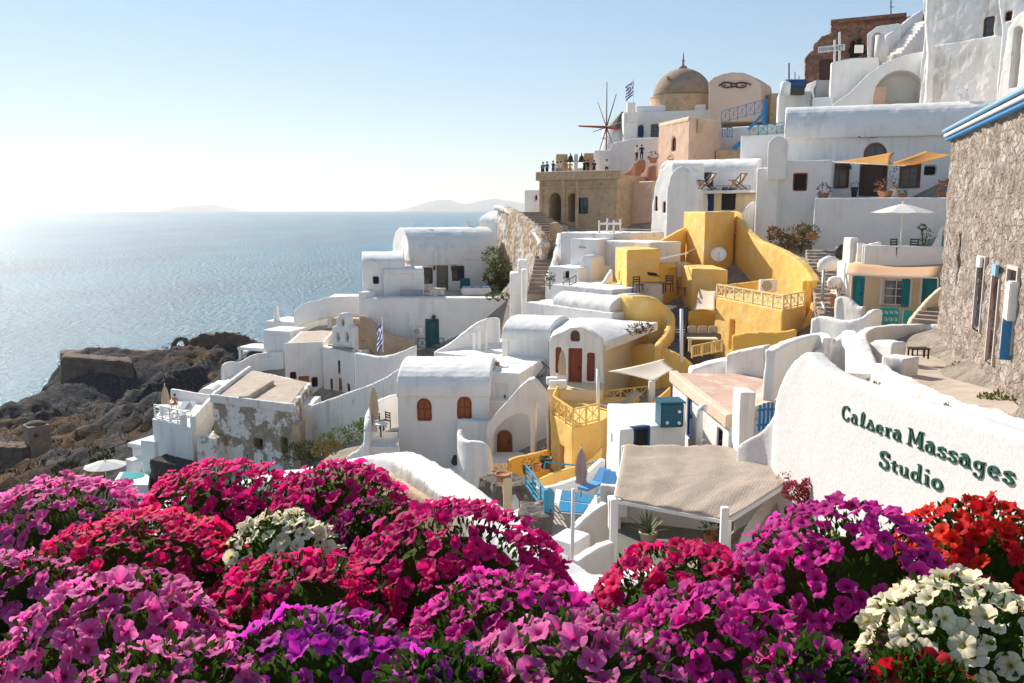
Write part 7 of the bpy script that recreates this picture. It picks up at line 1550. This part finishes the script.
for mi, (px, pt, Y, hw, colr, hs, lb) in enumerate(MOUNDS):
    c, rx, ry, rz = ELL[mi]
    e = thing('petunia_plant', lb, 'petunia', Vector((c.x, c.y, -1.75)), 'mounds of petunias in front of the village')
    # foliage: leaf blades through the outer shell plus a leafy core
    mb = MB(); nl_ = int(700 + 1500 * rx)
    ga = math.pi * (3 - math.sqrt(5)); vs = []; fs = []
    for i in range(nl_):
        zz_ = 1 - 1.75 * (i + .5) / nl_; t = i * ga; rr_ = math.sqrt(max(0, 1 - zz_ * zz_)); d = Vector((rr_ * math.cos(t), rr_ * math.sin(t), zz_))
        s_ = rnd.uniform(.68, .97); p = c + Vector((d.x * rx, d.y * ry, d.z * rz)) * s_
        if inside(p, mi, .7): continue
        ln = rnd.uniform(.028, .052); dd = (d + Vector((rnd.uniform(-1, 1), rnd.uniform(-1, 1), rnd.uniform(-.3, 1.1))) * .9).normalized(); R = rot_to(dd, rnd.uniform(0, 6.28)) @ Matrix.Rotation(-math.pi / 2, 3, 'Y')
        k = len(vs); vs += [p + R @ (Vector(q) * ln) for q in leafgeo]; fs += [tuple(x + k for x in f) for f in leaff]
    me = bpy.data.meshes.new('foliage'); me.from_pydata([tuple(v) for v in vs], [], fs); me.materials.append(LEAFP); me.polygons.foreach_set('use_smooth', [True] * len(me.polygons)); o = bpy.data.objects.new('foliage', me); COL.objects.link(o); adopt(o, e)
    mb = MB(); n = 14
    mb.lathe((c.x, c.y, c.z), [(math.cos(a_) * rx * .68, math.sin(a_) * rz * .68) for a_ in np.linspace(-1.2, 1.5, 9)], 18, sx=1, sy=ry / rx); mb.build('leafy_core', LEAFP, o, True)
    mb = MB()
    for i in range(14): t = rnd.uniform(0, 6.28); mb.tube([Vector((c.x + .04 * math.cos(t), c.y + .04 * math.sin(t), -2.2)), c + Vector((rx * .7 * math.cos(t), ry * .7 * math.sin(t), rz * .5))], [.008, .003], 4)
    mb.build('stem', STEMP, e)
    # blossoms
    R0 = .037 if colr in ('magenta', 'crimson', 'plum') else .040
    area = 2 * math.pi * ((rx * ry) ** .8 + (rx * rz) ** .8 + (ry * rz) ** .8) ** 1 / 3 * 2
    nb = int(1.6 * (rx * ry + rx * rz + ry * rz) * 2.1 / (math.pi * R0 * R0) * 1.15)
    cand = []
    for i in range(nb):
        zz_ = 1 - 1.45 * (i + .5) / nb; t = i * ga + rnd.uniform(-.15, .15); rr_ = math.sqrt(max(0, 1 - zz_ * zz_)); d = Vector((rr_ * math.cos(t), rr_ * math.sin(t), zz_))
        nrm = Vector((d.x / rx, d.y / ry, d.z / rz)).normalized()
        bump_ = mnoise.noise((d.x * 3.1 + mi, d.y * 3.1, d.z * 3.1)); hole = mnoise.noise((d.x * rx * 9 + mi * 5, d.y * ry * 9, d.z * rz * 9 + 7))
        if hole < -.33: continue
        p = c + Vector((d.x * rx, d.y * ry, d.z * rz)) * (1.0 + .07 * bump_ + rnd.uniform(-.05, .05))
        if inside(p, mi) : continue
        cam_ = (-p).normalized(); f_ = nrm.dot(cam_)
        if f_ < -.35: continue
        dd = (nrm * .9 + Vector((0, 0, .35)) + Vector((-.25, -.1, .0)) + Vector((rnd.gauss(0, .36), rnd.gauss(0, .36), rnd.gauss(0, .28)))).normalized()
        cand.append((f_, p, dd, R0 * rnd.choice((.62, .85, .95, 1, 1.05, 1.12)), rnd.randrange(6), rnd.uniform(0, 6.28)))
    cand.sort(key=lambda q: -q[0])
    vs = []; fs = []; RA = []; VE = []
    for k, (f_, p, dd, R_, v, sp_) in enumerate(cand):
        R3 = rot_to(dd, sp_)
        if k < 85:
            o = bpy.data.objects.new('blossom', BM[colr, v]); COL.objects.link(o); o.matrix_basis = Matrix.Translation(p) @ R3.to_4x4() @ Matrix.Diagonal((R_, R_ * rnd.choice((.62, .8, .9, 1, 1, 1)), R_ * rnd.uniform(.8, 1.35), 1)); adopt(o, e)
        else:
            g, f4, ra, ve = GEO[v]; k0 = len(vs); vs += [tuple(p + R3 @ (Vector(q) * R_)) for q in g]; fs += [tuple(x + k0 for x in f) for f in f4]; br = rnd.uniform(.75, 1.2); RA += ra; VE += [x * br for x in ve]
    if vs:
        me = bpy.data.meshes.new('blossoms'); me.from_pydata(vs, [], fs); attrs(me, RA, VE); me.materials.append(PM[colr]); o = bpy.data.objects.new('blossoms', me); COL.objects.link(o); adopt(o, e); o['kind'] = 'stuff'
# long planter that carries them
e = thing('long_planter', 'long low white masonry planter filled with soil under the petunias', 'planter', Vector((0, 3, -2.6)))
mb = MB(); mb.prism([Vector(v) for v in ((-3.6, 1.1, -2.18), (2.9, 1.1, -2.18), (2.9, 3.6, -2.18), (-3.6, 3.6, -2.18))], -2.9); mb.build('soil', mat('dark_soil', (.05, .035, .025), 1.0, (20, 1, .02)), e)
mb = MB(); mb.ribbon([Vector(v) for v in ((-3.7, 1.0, -2.1), (3.0, 1.0, -2.1), (3.0, 3.7, -2.1), (-3.7, 3.7, -2.1), (-3.7, 1.0, -2.1))], .2, -2.95, 0); mb.build('rim', WHITE, e)
e = thing('back_planter', 'low white planter at the back left carrying the magenta petunias', 'planter', Vector((-1.8, 4.3, -2.6)))
mb = MB(); mb.prism([Vector(v) for v in ((-3.4, 3.9, -1.98), (-.7, 3.9, -1.98), (-.7, 4.7, -1.98), (-3.4, 4.7, -1.98))], -3.2); mb.build('soil', MATS['dark_soil'], e)
mb = MB(); mb.ribbon([Vector(v) for v in ((-3.5, 3.85, -1.92), (-.6, 3.85, -1.92), (-.6, 4.8, -1.92), (-3.5, 4.8, -1.92), (-3.5, 3.85, -1.92))], .12, -3.3, 0); mb.build('rim', WHITE, e)

# ================================================================== OTHER PLANTS
def leaves(mb_v, mb_f, c, r, n, ln, rg, squash=1.0, up=.3):
    for i in range(n):
        d = Vector((rg.gauss(0, 1), rg.gauss(0, 1), rg.gauss(0, 1))).normalized(); p = c + Vector((d.x * r[0], d.y * r[1], d.z * r[2])) * rg.uniform(.35, 1) ** .6
        l_ = ln * rg.uniform(.6, 1.3); dd = (d + Vector((rg.gauss(0, .5), rg.gauss(0, .5), up))).normalized(); R = rot_to(dd, rg.uniform(0, 6.28)) @ Matrix.Rotation(-math.pi / 2, 3, 'Y')
        k = len(mb_v); mb_v += [tuple(p + R @ (Vector(q) * l_)) for q in leafgeo]; mb_f += [tuple(x + k for x in f) for f in leaff]
def bush(name, label, foot, clumps, ln, m, cat='shrub', group=None, m2=None, stemh=.6, n=160):
    e = thing(name, label, cat, foot, group); rg = random.Random(hash(label) % 999 if False else len(label) * 7)
    for part, mm, fr in (('foliage', m, 1.0), ('flower_heads', m2, .35)):
        if mm is None: continue
        v, f = [], []
        for cx, cy, cz, r in clumps: leaves(v, f, foot + Vector((cx, cy, cz)), (r, r, r * .85), int(n * fr), ln if part == 'foliage' else ln * .8, rg)
        me = bpy.data.meshes.new(part); me.from_pydata(v, [], f); me.materials.append(mm); o = bpy.data.objects.new(part, me); COL.objects.link(o); adopt(o, e)
    mb = MB()
    for cx, cy, cz, r in clumps: mb.tube([foot - Vector((0, 0, .2)), foot + Vector((cx * .5, cy * .5, cz * .5)), foot + Vector((cx, cy, cz))], [.05, .04, .015], 5)
    mb.build('stem', STEMM, e); return e
LF = mat('rust_tipped_leaf', (.20, .15, .05), .7, None, (.5, 2), ((.38, .12, .05), 1.5, .5, .6), trans=.3)
bush('flowering_shrub', 'reddish green shrub against the white wall below the small brown window', A(787, 249, 59), [(-.6, 0, .6, .75), (.4, .1, .9, .8), (0, -.2, .4, .6), (-.9, .1, 1.1, .45)], .22, LF, n=200)
bush('flowering_shrub', 'second reddish green shrub touching the terrace wall corner', A(801, 250, 58), [(-.3, 0, .6, .7), (.4, 0, .9, .65), (.1, 0, 1.4, .4)], .22, LF, n=200)
bush('climbing_shrub', 'yellow green climbing shrub on the wall of the vaulted house', A(502, 292, 76.5), [(-.8, 0, 3.2, .9), (-.2, 0, 2.2, 1.0), (.3, 0, 1.2, 1.0), (-.9, .3, 1.4, .8), (.6, -.2, .5, .8), (-.4, .2, .5, .8)], .3, mat('yellow_green_creeper_leaf', (.12, .13, .025), .6, None, (.5, 1.2), trans=.3), n=260)
bush('low_bush', 'small green bush on the terrace edge beside the creeper', A(498, 299, 68), [(0, 0, .3, .4), (.6, 0, .2, .35), (-.7, .1, .2, .3)], .16, LEAFG)
bush('wild_shrub', 'green wild shrub at the foot of the long sloping wall', A(302, 458, 55), [(-.6, 0, .4, .7), (.3, 0, .6, .7), (.9, .2, .3, .6)], .2, mat('fresh_green_leaf', (.12, .17, .03), .6, None, (.4, 2), trans=.35), n=240)
bush('wild_shrub', 'bright green wild shrub further right under the long sloping wall', A(340, 445, 53), [(-.9, 0, .2, .6), (0, 0, .5, .8), (.9, .3, .8, .7), (1.6, .5, 1.2, .5)], .2, MATS['fresh_green_leaf'], n=240)
bush('wild_shrub', 'dry yellow shrub between the two green wild shrubs', A(320, 452, 52), [(0, 0, .2, .6), (.8, 0, .3, .5)], .2, mat('dry_yellow_leaf', (.30, .21, .07), .8, None, (.4, 2)), n=200)
bush('wild_shrub', 'dark spiky bush on the brown slope left of the tiny pool', A(106, 470, 75), [(0, 0, .6, .9), (.9, 0, .3, .8), (-.8, 0, .3, .7)], .4, mat('olive_leaf', (.10, .10, .04), .8, None, (.4, 1)), n=220)
for i, (px, py, Y, r, lb) in enumerate(((70, 478, 82, 1.3, 'dry grassy bush on the lower brown slope at left'), (140, 448, 88, 1.2, 'dry bush on the brown slope behind the corner tower'), (190, 372, 130, 1.8, 'dark bush high on the slope below the rock arch'), (212, 392, 115, 1.3, 'brown bush on the slope left of the rounded shoulder wall'), (150, 372, 170, 2.0, 'dark bush on the cliff right of the fort'), (120, 430, 125, 1.6, 'dark bush in the middle of the cliff'))):
    f = A(px, py, Y); f.z = gz(f.x, f.y) - .2; bush('slope_bush', lb, f, [(0, 0, r * .3, r * .8), (r * .8, 0, r * .2, r * .6), (-r * .7, .2, r * .2, r * .6)], r * .3, MATS['olive_leaf'], group='bushes on the cliff slope', n=120)
bush('bougainvillea', 'crimson bougainvillea cascading beside the reed canopy', A(806, 508, 22.0), [(0, 0, .0, .30), (.25, .1, .3, .30), (-.35, .1, .45, .28), (.1, 0, .6, .25), (-.1, 0, -.35, .25), (.3, 0, -.1, .25)], .085, BOUG, m2=LEAFG, cat='bougainvillea', n=560)
bush('bougainvillea', 'thin bougainvillea twig with few bracts on the canopy corner beam', A(794, 478, 23.6), [(0, 0, .2, .22), (-.3, 0, .0, .2)], .07, mat('dull_pink_bract', (.45, .12, .12), .7, None, (.4, 3), trans=.3), m2=LEAFY, cat='bougainvillea', n=50)
bush('lane_weed', 'dry green weed at the foot of the stone house', A(997, 405, 20.5), [(0, 0, .12, .22), (.25, -.2, .1, .2), (-.2, .2, .1, .16)], .11, LEAFY, cat='weed', n=130)
bush('lane_weed', 'dry yellow weed on the paved lane edge below the blue door', A(956, 374, 26), [(0, 0, .2, .22), (.2, -.3, .1, .2)], .12, MATS['dry_yellow_leaf'], cat='weed', n=60)
bush('lane_weed', 'sparse dry brush on the pale wall near the lettered wall', A(948, 412, 18.5), [(0, 0, .05, .14), (.15, 0, .02, .1)], .08, MATS['dry_yellow_leaf'], cat='weed', n=60)
bush('moss_tuft', 'bright green tuft at the slot of the rounded lane pillar', A(876, 386, 23), [(0, 0, 0, .12)], .07, MATS['fresh_green_leaf'], cat='weed', n=60)
bush('terrace_shrub', 'slim shrub behind the open white parasol', A(923, 254, 41.8), [(0, 0, .5, .3), (.1, 0, 1.0, .25), (-.15, 0, 1.3, .15)], .12, LEAFG, n=80)
bush('roof_weed', 'dry weed patch at the roof edge of the white roof house', A(640, 330, 46), [(0, 0, .1, .35), (.4, 0, .1, .3), (-.4, 0, 0, .3)], .15, mat('brown_dry_leaf', (.22, .14, .08), .8, None, (.4, 2)), cat='weed', n=100)
bush('step_plant', 'small green plant on the white step house ledge', A(550, 286, 57.5), [(0, 0, .3, .35), (0, 0, .7, .3)], .15, LEAFG, n=90)
def potted(label, px, py, Y, r, h, potm, leafm, kind='bush', n=90, group=None, lh=1.0):
    f = A(px, py, Y); e = thing('potted_plant', label, 'potted plant', f, group); mb = MB(); mb.lathe(f, [(r * .68, 0), (r * .85, h * .5), (r, h * .9), (r * 1.08, h * .92), (r * 1.08, h), (r * .9, h), (r * .86, h * .9)], 20, cap=True); mb.build('pot', potm, e, True)
    rg = random.Random(int(px + py)); v, f_ = [], []
    if kind == 'agave':
        for i in range(26):
            t = i * 2.4; el = .25 + 1.15 * (i / 26); L_ = r * lh * 3.0 * rg.uniform(.8, 1.1); d = Vector((math.cos(t) * math.cos(el), math.sin(t) * math.cos(el), math.sin(el))); sd_ = Vector((-math.sin(t), math.cos(t), 0)); k = len(v); b0 = f + Vector((0, 0, h * .95))
            for s_, w_ in ((0, .5), (.3, .55), (.65, .4), (1, .02)):
                p = b0 + d * L_ * s_ + Vector((0, 0, -.12 * L_ * s_ * s_)); v += [tuple(p + sd_ * w_ * r * .28), tuple(p + Vector((0, 0, -.04 * r))), tuple(p - sd_ * w_ * r * .28)]
            for q in range(3):
                for w_ in range(2): a_ = k + q * 3 + w_; f_.append((a_, a_ + 1, a_ + 4, a_ + 3))
    else: leaves(v, f_, f + Vector((0, 0, h + r * .55 * lh)), (r * 1.2, r * 1.2, r * lh), n, r * .5, rg)
    me = bpy.data.meshes.new('foliage'); me.from_pydata(v, [], f_); me.materials.append(leafm); o = bpy.data.objects.new('foliage', me); COL.objects.link(o); adopt(o, e); return e
potted('agave with long spiky leaves in a big pale pot under the reed canopy', 648, 546, 27, .30, .52, POTW, mat('agave_leaf', (.16, .20, .10), .6, None, (.3, 4)), 'agave')
potted('small leafy plant in a round terracotta pot under the reed canopy', 711, 543, 25.5, .26, .34, TERRAP, LEAFG, n=110)
potted('green plant in a terracotta bowl on the terrace wall at the left end', 823, 198, 60.5, .42, .35, TERRAP, LF, n=80, group='pots on the long terrace wall')
potted('flowering plant in a wide terracotta bowl in front of the double door', 885, 197, 58, .5, .4, TERRAP, mat('rosy_leaf', (.34, .16, .1), .7, None, (.4, 3)), n=90, group='pots on the long terrace wall')
potted('dark leafy plant in a pot on the terrace wall left of the parasol top', 902, 198, 58, .35, .3, TERRAP, LEAFG, n=70, group='pots on the long terrace wall')
potted('tall cactus like dark green plant between the door and the right window', 894, 196, 61, .3, .5, POTW, mat('cactus_green', (.05, .09, .04), .6, None, (.3, 4)), n=140, lh=3.6)
potted('small pot with dry plant by the dark door of the sail terrace', 854, 197, 62, .25, .7, METALD, LEAFR, n=40)
potted('low reddish plant in a clay pot near the stone house end of the terrace', 945, 199, 57, .5, .45, TERRAP, LEAFR, n=80)
potted('dark spiky plant at the stone house end of the sail terrace', 950, 196, 58.5, .35, .7, METALD, LEAFG, 'agave')
potted('terracotta pot with red flowers left of the scalloped wall', 835, 306, 41, .3, .4, TERRAP, LEAFR, n=80)
potted('dark leafy pot plant in front of the vertical brick shrub corner', 812, 240, 56, .35, .4, TERRAP, LEAFG, n=90)
potted('potted shrub on the brown stair wall beneath the pink house', 653, 163, 88, .45, .5, TERRAP, LEAFG, n=90)
potted('small potted plant on the ledge left of the pink house corner', 671, 162.5, 84.2, .25, .3, TERRAP, LEAFG, n=60)
potted('round terracotta jar on the low white ledge below the arched brown door', 503, 481, 31.3, .3, .3, TERRAP, LEAFR, n=20)
for i, (px, py, Y, r, m_, lb) in enumerate(((527, 474, 36, .22, METALD, 'dark round pot at the left end of the yellow courtyard'), (537, 471, 36, .2, TERRAP, 'terracotta pot in the middle of the yellow courtyard'), (546, 468, 36.4, .3, METALD, 'large black round planter at the right end of the yellow courtyard'), (530, 480, 34.8, .2, TERRAP, 'terracotta pot on the low yellow kerb'))):
    potted(lb, px, py, Y, r, r * 1.6, m_, LF, n=60, group='pots in the lower yellow courtyard')
# lane stool
e = thing('black_stool', 'small low black wrought stool standing on the paved lane', 'stool', A(918, 358, 27)); c = A(918, 358, 27.3)
mb = MB(); mb.box(c + Vector((0, 0, .32)), (.6, .36, .05)); mb.build('seat', METALD, e)
for x in (-.26, .26):
    for y in (-.14, .14): mb = MB(); mb.box(c + Vector((x, y, .15)), (.045, .045, .32)); mb.build('leg', METALD, e)
mb = MB(); mb.bar(c + Vector((-.26, -.14, .12)), c + Vector((.26, -.14, .12)), .03); mb.bar(c + Vector((-.1, -.14, .12)), c + Vector((-.1, -.14, .3)), .03); mb.bar(c + Vector((.1, -.14, .12)), c + Vector((.1, -.14, .3)), .03); mb.build('brace', METALD, e)
# parasol terrace chairs
wc = chair(METALD, 'iron_chair'); place(wc, A(896, 257, 42), .4, 1, 'dark iron chair behind the pole of the open white parasol', 'chairs on the parasol terrace'); q = copy_tree(wc); place(q, A(911, 257, 41.8), -1.0, 1, 'dark iron chair right of the open white parasol pole', 'chairs on the parasol terrace')
e = thing('deck_chair', 'white reclining terrace chair by the arched niche', 'deck chair', A(0, 0, 1)); bpy.data.objects.remove(e)
# sign on blank wall etc: tent poles beside steps
mb = MB(); mb.tube([A(822, 302, 43), A(824, 270, 43.5)], .08, 6); mb.tube([A(826, 312, 42), A(822, 302, 43)], .08, 6); tag(mb.build('metal_post', METALG, None, True), 'galvanised metal post on the rubble steps beside the yellow wall', 'post')
# rubble steps between yellow wall and white terrace house
e = thing('rubble_steps', 'irregular brown rubble steps climbing past the white rocks', 'steps', A(830, 310, 44)); mb = MB(); stairs(mb, A(843, 322, 41), A(823, 250, 56), 2.2, 18, -12); w_ = Wall('treads', STEPM, e, mb, 48, 2.4)
for i, (px, py, Y, sx, lb) in enumerate(((828, 262, 47, 1.0, 'white painted boulder beside the upper rubble steps'), (836, 280, 45, .8, 'white painted boulder in the middle of the rubble steps'), (842, 250, 48, .7, 'dark tarpaulin covered boulder by the stepped white blocks'))):
    mb = MB(); c = A(px, py, Y); mb.lathe(c, [(.5 * sx, -.5), (.6 * sx, -.1), (.5 * sx, .1), (.3 * sx, .2), (.05, .25)], 14, sy=.7); o = mb.build('boulder', WHITED if i < 2 else METALD, None, True); tag(o, lb, 'boulder')
    for v in o.data.vertices: v.co += Vector(v.co - c).normalized() * .18 * mnoise.noise(v.co * 1.3)
# ================================================================== PEOPLE
def person(label, foot, h, rz, shirt, trousers, pose='stand', hair=HAIR, skirt=False, arm=0.0, group=None):
    k = h / 1.75; sit = pose == 'sit'
    J = {'pel': (0, 0, .95), 'ch': (0, 0, 1.25), 'nk': (0, -.01, 1.47), 'hd': (0, -.02, 1.58), 'top': (0, -.02, 1.70),
         'sl': (-.19, 0, 1.40), 'el': (-.25, -.05 - .15 * arm, 1.13 + .1 * arm), 'wl': (-.20, -.18 - .2 * arm, .98 + .38 * arm), 'hl': (-.18, -.24 - .22 * arm, .93 + .44 * arm),
         'sr': (.19, 0, 1.40), 'er': (.26, .03, 1.12), 'wr': (.27, -.08, .90), 'hr': (.26, -.11, .81),
         'hpl': (-.10, 0, .90), 'kl': (-.11, -.03, .49), 'al': (-.12, .03, .08), 'fl': (-.13, -.12, .04), 'hpr': (.10, 0, .90), 'kr': (.12, -.02, .49), 'ar': (.13, .04, .08), 'fr': (.15, -.11, .04)}
    if sit:
        for a_ in ('pel', 'ch', 'nk', 'hd', 'top', 'sl', 'el', 'wl', 'hl', 'sr', 'er', 'wr', 'hr', 'hpl', 'hpr'): x, y, z = J[a_]; J[a_] = (x, y + .1, z - .46)
        J['kl'] = (-.12, -.38, .48); J['kr'] = (.12, -.38, .48); J['al'] = (-.12, -.40, .08); J['ar'] = (.12, -.40, .08); J['fl'] = (-.12, -.54, .04); J['fr'] = (.12, -.54, .04); J['wl'] = (-.18, -.22, .62); J['hl'] = (-.14, -.3, .56)
    rad = {'pel': .135, 'ch': .145, 'nk': .055, 'hd': .09, 'top': .085, 'sl': .065, 'el': .045, 'wl': .033, 'hl': .038, 'sr': .065, 'er': .045, 'wr': .033, 'hr': .038, 'hpl': .095, 'kl': .06, 'al': .042, 'fl': .04, 'hpr': .095, 'kr': .06, 'ar': .042, 'fr': .04}
    E = [('pel', 'ch'), ('ch', 'nk'), ('nk', 'hd'), ('hd', 'top'), ('ch', 'sl'), ('sl', 'el'), ('el', 'wl'), ('wl', 'hl'), ('ch', 'sr'), ('sr', 'er'), ('er', 'wr'), ('wr', 'hr'), ('pel', 'hpl'), ('hpl', 'kl'), ('kl', 'al'), ('al', 'fl'), ('pel', 'hpr'), ('hpr', 'kr'), ('kr', 'ar'), ('ar', 'fr')]
    names = list(J); me = bpy.data.meshes.new('person'); me.from_pydata([tuple(c_ * k for c_ in J[n_]) for n_ in names], [(names.index(a_), names.index(b_)) for a_, b_ in E], [])
    o = bpy.data.objects.new('person', me); COL.objects.link(o); md = o.modifiers.new('skin', 'SKIN'); o.modifiers.new('sub', 'SUBSURF').levels = 1; o.modifiers['sub'].render_levels = 2
    for i, n_ in enumerate(names): me.skin_vertices[0].data[i].radius = (rad[n_] * k, rad[n_] * k * (.75 if n_ in ('ch', 'pel') else 1)); me.skin_vertices[0].data[i].use_root = n_ == 'pel'
    bpy.context.view_layer.update(); dg = bpy.context.evaluated_depsgraph_get(); nm = bpy.data.meshes.new_from_object(o.evaluated_get(dg), depsgraph=dg); o.modifiers.clear(); o.data = nm
    nm.materials.clear(); [nm.materials.append(q) for q in (SKIN, shirt, trousers)]
    zw = (.50 if sit else .96) * k; zn = (1.0 if sit else 1.44) * k; 
    for p in nm.polygons:
        z = p.center.z; x = abs(p.center.x); y = p.center.y; mi = 0
        if zw <= z < zn and x < .30 * k and (x < .235 * k or z > zw + .22 * k): mi = 1
        elif z < zw and x < .22 * k and z > (.09 * k): mi = 2
        p.material_index = mi; p.use_smooth = True
    mb = MB(); hz0 = (1.66 - (.46 if sit else 0)) * k; hy = (.08 if sit else -.02) * k; mb.lathe((0, hy + .015, hz0 - .05 * k), [(.085 * k, -.05 * k), (.105 * k, 0), (.098 * k, .06 * k), (.06 * k, .11 * k), (.01, .125 * k)], 12); mb.build('hair', hair, o, True)
    o.location = foot; o.rotation_euler.z = rz; tag(o, label, 'person', group); return o
def cm(n, rgb): return mat(n, rgb, .85)
NAVY, WHT, GRY, ORG, BLK, DEN, TEE, REDC, BEI = (cm('navy_cloth', (.03, .05, .12)), cm('white_cloth', (.7, .68, .66)), cm('grey_cloth', (.25, .25, .27)), cm('orange_cloth', (.55, .2, .08)), cm('black_cloth', (.02, .02, .025)), cm('denim_cloth', (.08, .13, .24)), cm('teal_cloth', (.08, .25, .28)), cm('red_cloth', (.45, .05, .05)), cm('beige_cloth', (.5, .38, .25)))
crowd = [(543, GRY, BLK, 'grey shirt', 0), (547, DEN, BLK, 'blue denim jacket', .3), (553, NAVY, DEN, 'navy top leaning forward', 1), (557, WHT, GRY, 'white shirt', 0), (560.5, WHT, BEI, 'white top and beige trousers', .8), (565, ORG, BEI, 'tan orange top', 0), (570, BEI, ORG, 'beige top and rusty trousers', .5),
         (584, BLK, BLK, 'all black clothes', .6), (587.5, BLK, DEN, 'black top and blue jeans', 0), (594, NAVY, BLK, 'navy jacket', .2), (606.5, WHT, BLK, 'white top standing apart by the white wall', 0)]
for i, (px, sh, tr, ds, ar) in enumerate(crowd):
    t = (px - 539) / 79; Yp = 91.5 - 5.5 * t + .3 * (i % 3); x = Xof(px, Yp, TERR_Z); person('visitor in ' + ds + (' on the ochre roof terrace' if 'apart' not in ds else ' on the roof terrace'), Vector((x, Yp, TERR_Z - .02)), 1.72 + .06 * ((i * 7) % 3 - 1), rnd.uniform(-.9, .9) + (math.pi if i % 3 == 0 else 0), sh, tr, arm=ar, group='visitors on the ochre roof terrace')
person('person in white top and dark trousers on the brown stepped wall', A(636.5, 161.5, 90.5), 1.7, .8, WHT, BLK, arm=1); person('person in black climbing the brown steps beside the pink house', A(641.5, 161, 90.2), 1.7, -.6, BLK, BLK, arm=.3)
p_ = A(175, 416, 64.5); person('sunbather in orange seated beside the closed beige parasol', Vector((p_.x, p_.y, TZ)), 1.72, -.4, ORG, ORG, 'sit')
mb = MB(); c = Vector((p_.x + .0, p_.y + .15, TZ)); e = thing('terrace_stool', 'white stool under the seated sunbather on the sun terrace', 'stool', c); mb.box(c + Vector((0, 0, .38)), (.5, .5, .1)); mb.build('seat', WPAINT, e)
for x in (-.2, .2):
    for y in (-.2, .2): mb = MB(); mb.box(c + Vector((x, y, .17)), (.05, .05, .34)); mb.build('leg', WPAINT, e)
c2 = A(164, 415, 63.5); e = thing('terrace_table', 'low white table on the sun terrace in front of the parasol', 'table', c2); c2.z = TZ; mb = MB(); mb.box(c2 + Vector((0, 0, .5)), (1.0, .7, .08)); mb.build('tabletop', WPAINT, e); mb = MB(); mb.box(c2 + Vector((0, 0, .24)), (.5, .4, .46)); mb.build('base', WPAINT, e)
for i, px in enumerate((178, 185)):
    q = lounger('sun_lounger', ('white sun lounger behind the seated sunbather', 'white sun lounger at the right end of the sun terrace')[i], Vector((Xof(px, 62.5, TZ), 62.5, TZ)), 1.2, WPAINT, WHT, 1.1, 'white sun loungers on the sun terrace')

# dry scrub over the headland: nobody could count it
rg = random.Random(5); v, f = [], []; k_ = 0
while k_ < 1500:
    x = rg.uniform(-135, -30); y = rg.uniform(70, 235)
    if x > -24 - .1 * y or mnoise.noise((x / 13, y / 13, 2)) < -.02: continue
    k_ += 1; z = float(zf(np.array([[x]]), np.array([[y]]))[0, 0]); r = rg.uniform(.35, 1.1); leaves(v, f, Vector((x, y, z + r * .2)), (r, r, r * .55), 9, r * .55, rg, up=.8)
me = bpy.data.meshes.new('scrub'); me.from_pydata(v, [], f); me.materials.append(mat('dry_scrub_leaf', (.075, .07, .03), .9, None, (.5, .12), ((.16, .11, .05), .2, .5, .6))); o = bpy.data.objects.new('cliff_scrub', me); COL.objects.link(o)
o['kind'] = 'stuff'; o['label'] = 'dry scrub scattered over the dark headland'; o['category'] = 'scrub'
import time as _t
_t0 = _t.time(); finish_soft(); print('soft', round(_t.time() - _t0, 1), 'walls', len(SOFT))
# ------------------------------------------------------------------ sea air
hz = MB(); hz.box((0, 0, 170), (66000, 66000, 680))
HZ = bpy.data.materials.new('sea_air'); HZ.use_nodes = True
HZ.node_tree.nodes.remove(HZ.node_tree.nodes['Principled BSDF'])
pv = HZ.node_tree.nodes.new('ShaderNodeVolumePrincipled'); pv.inputs['Color'].default_value = (0.95, 0.975, 1.0, 1); pv.inputs['Density'].default_value = 4.5e-5
pv.inputs['Anisotropy'].default_value = 0.25
HZ.node_tree.links.new(pv.outputs[0], HZ.node_tree.nodes['Material Output'].inputs['Volume'])
h_ = hz.build('haze', HZ); h_['kind'] = 'stuff'
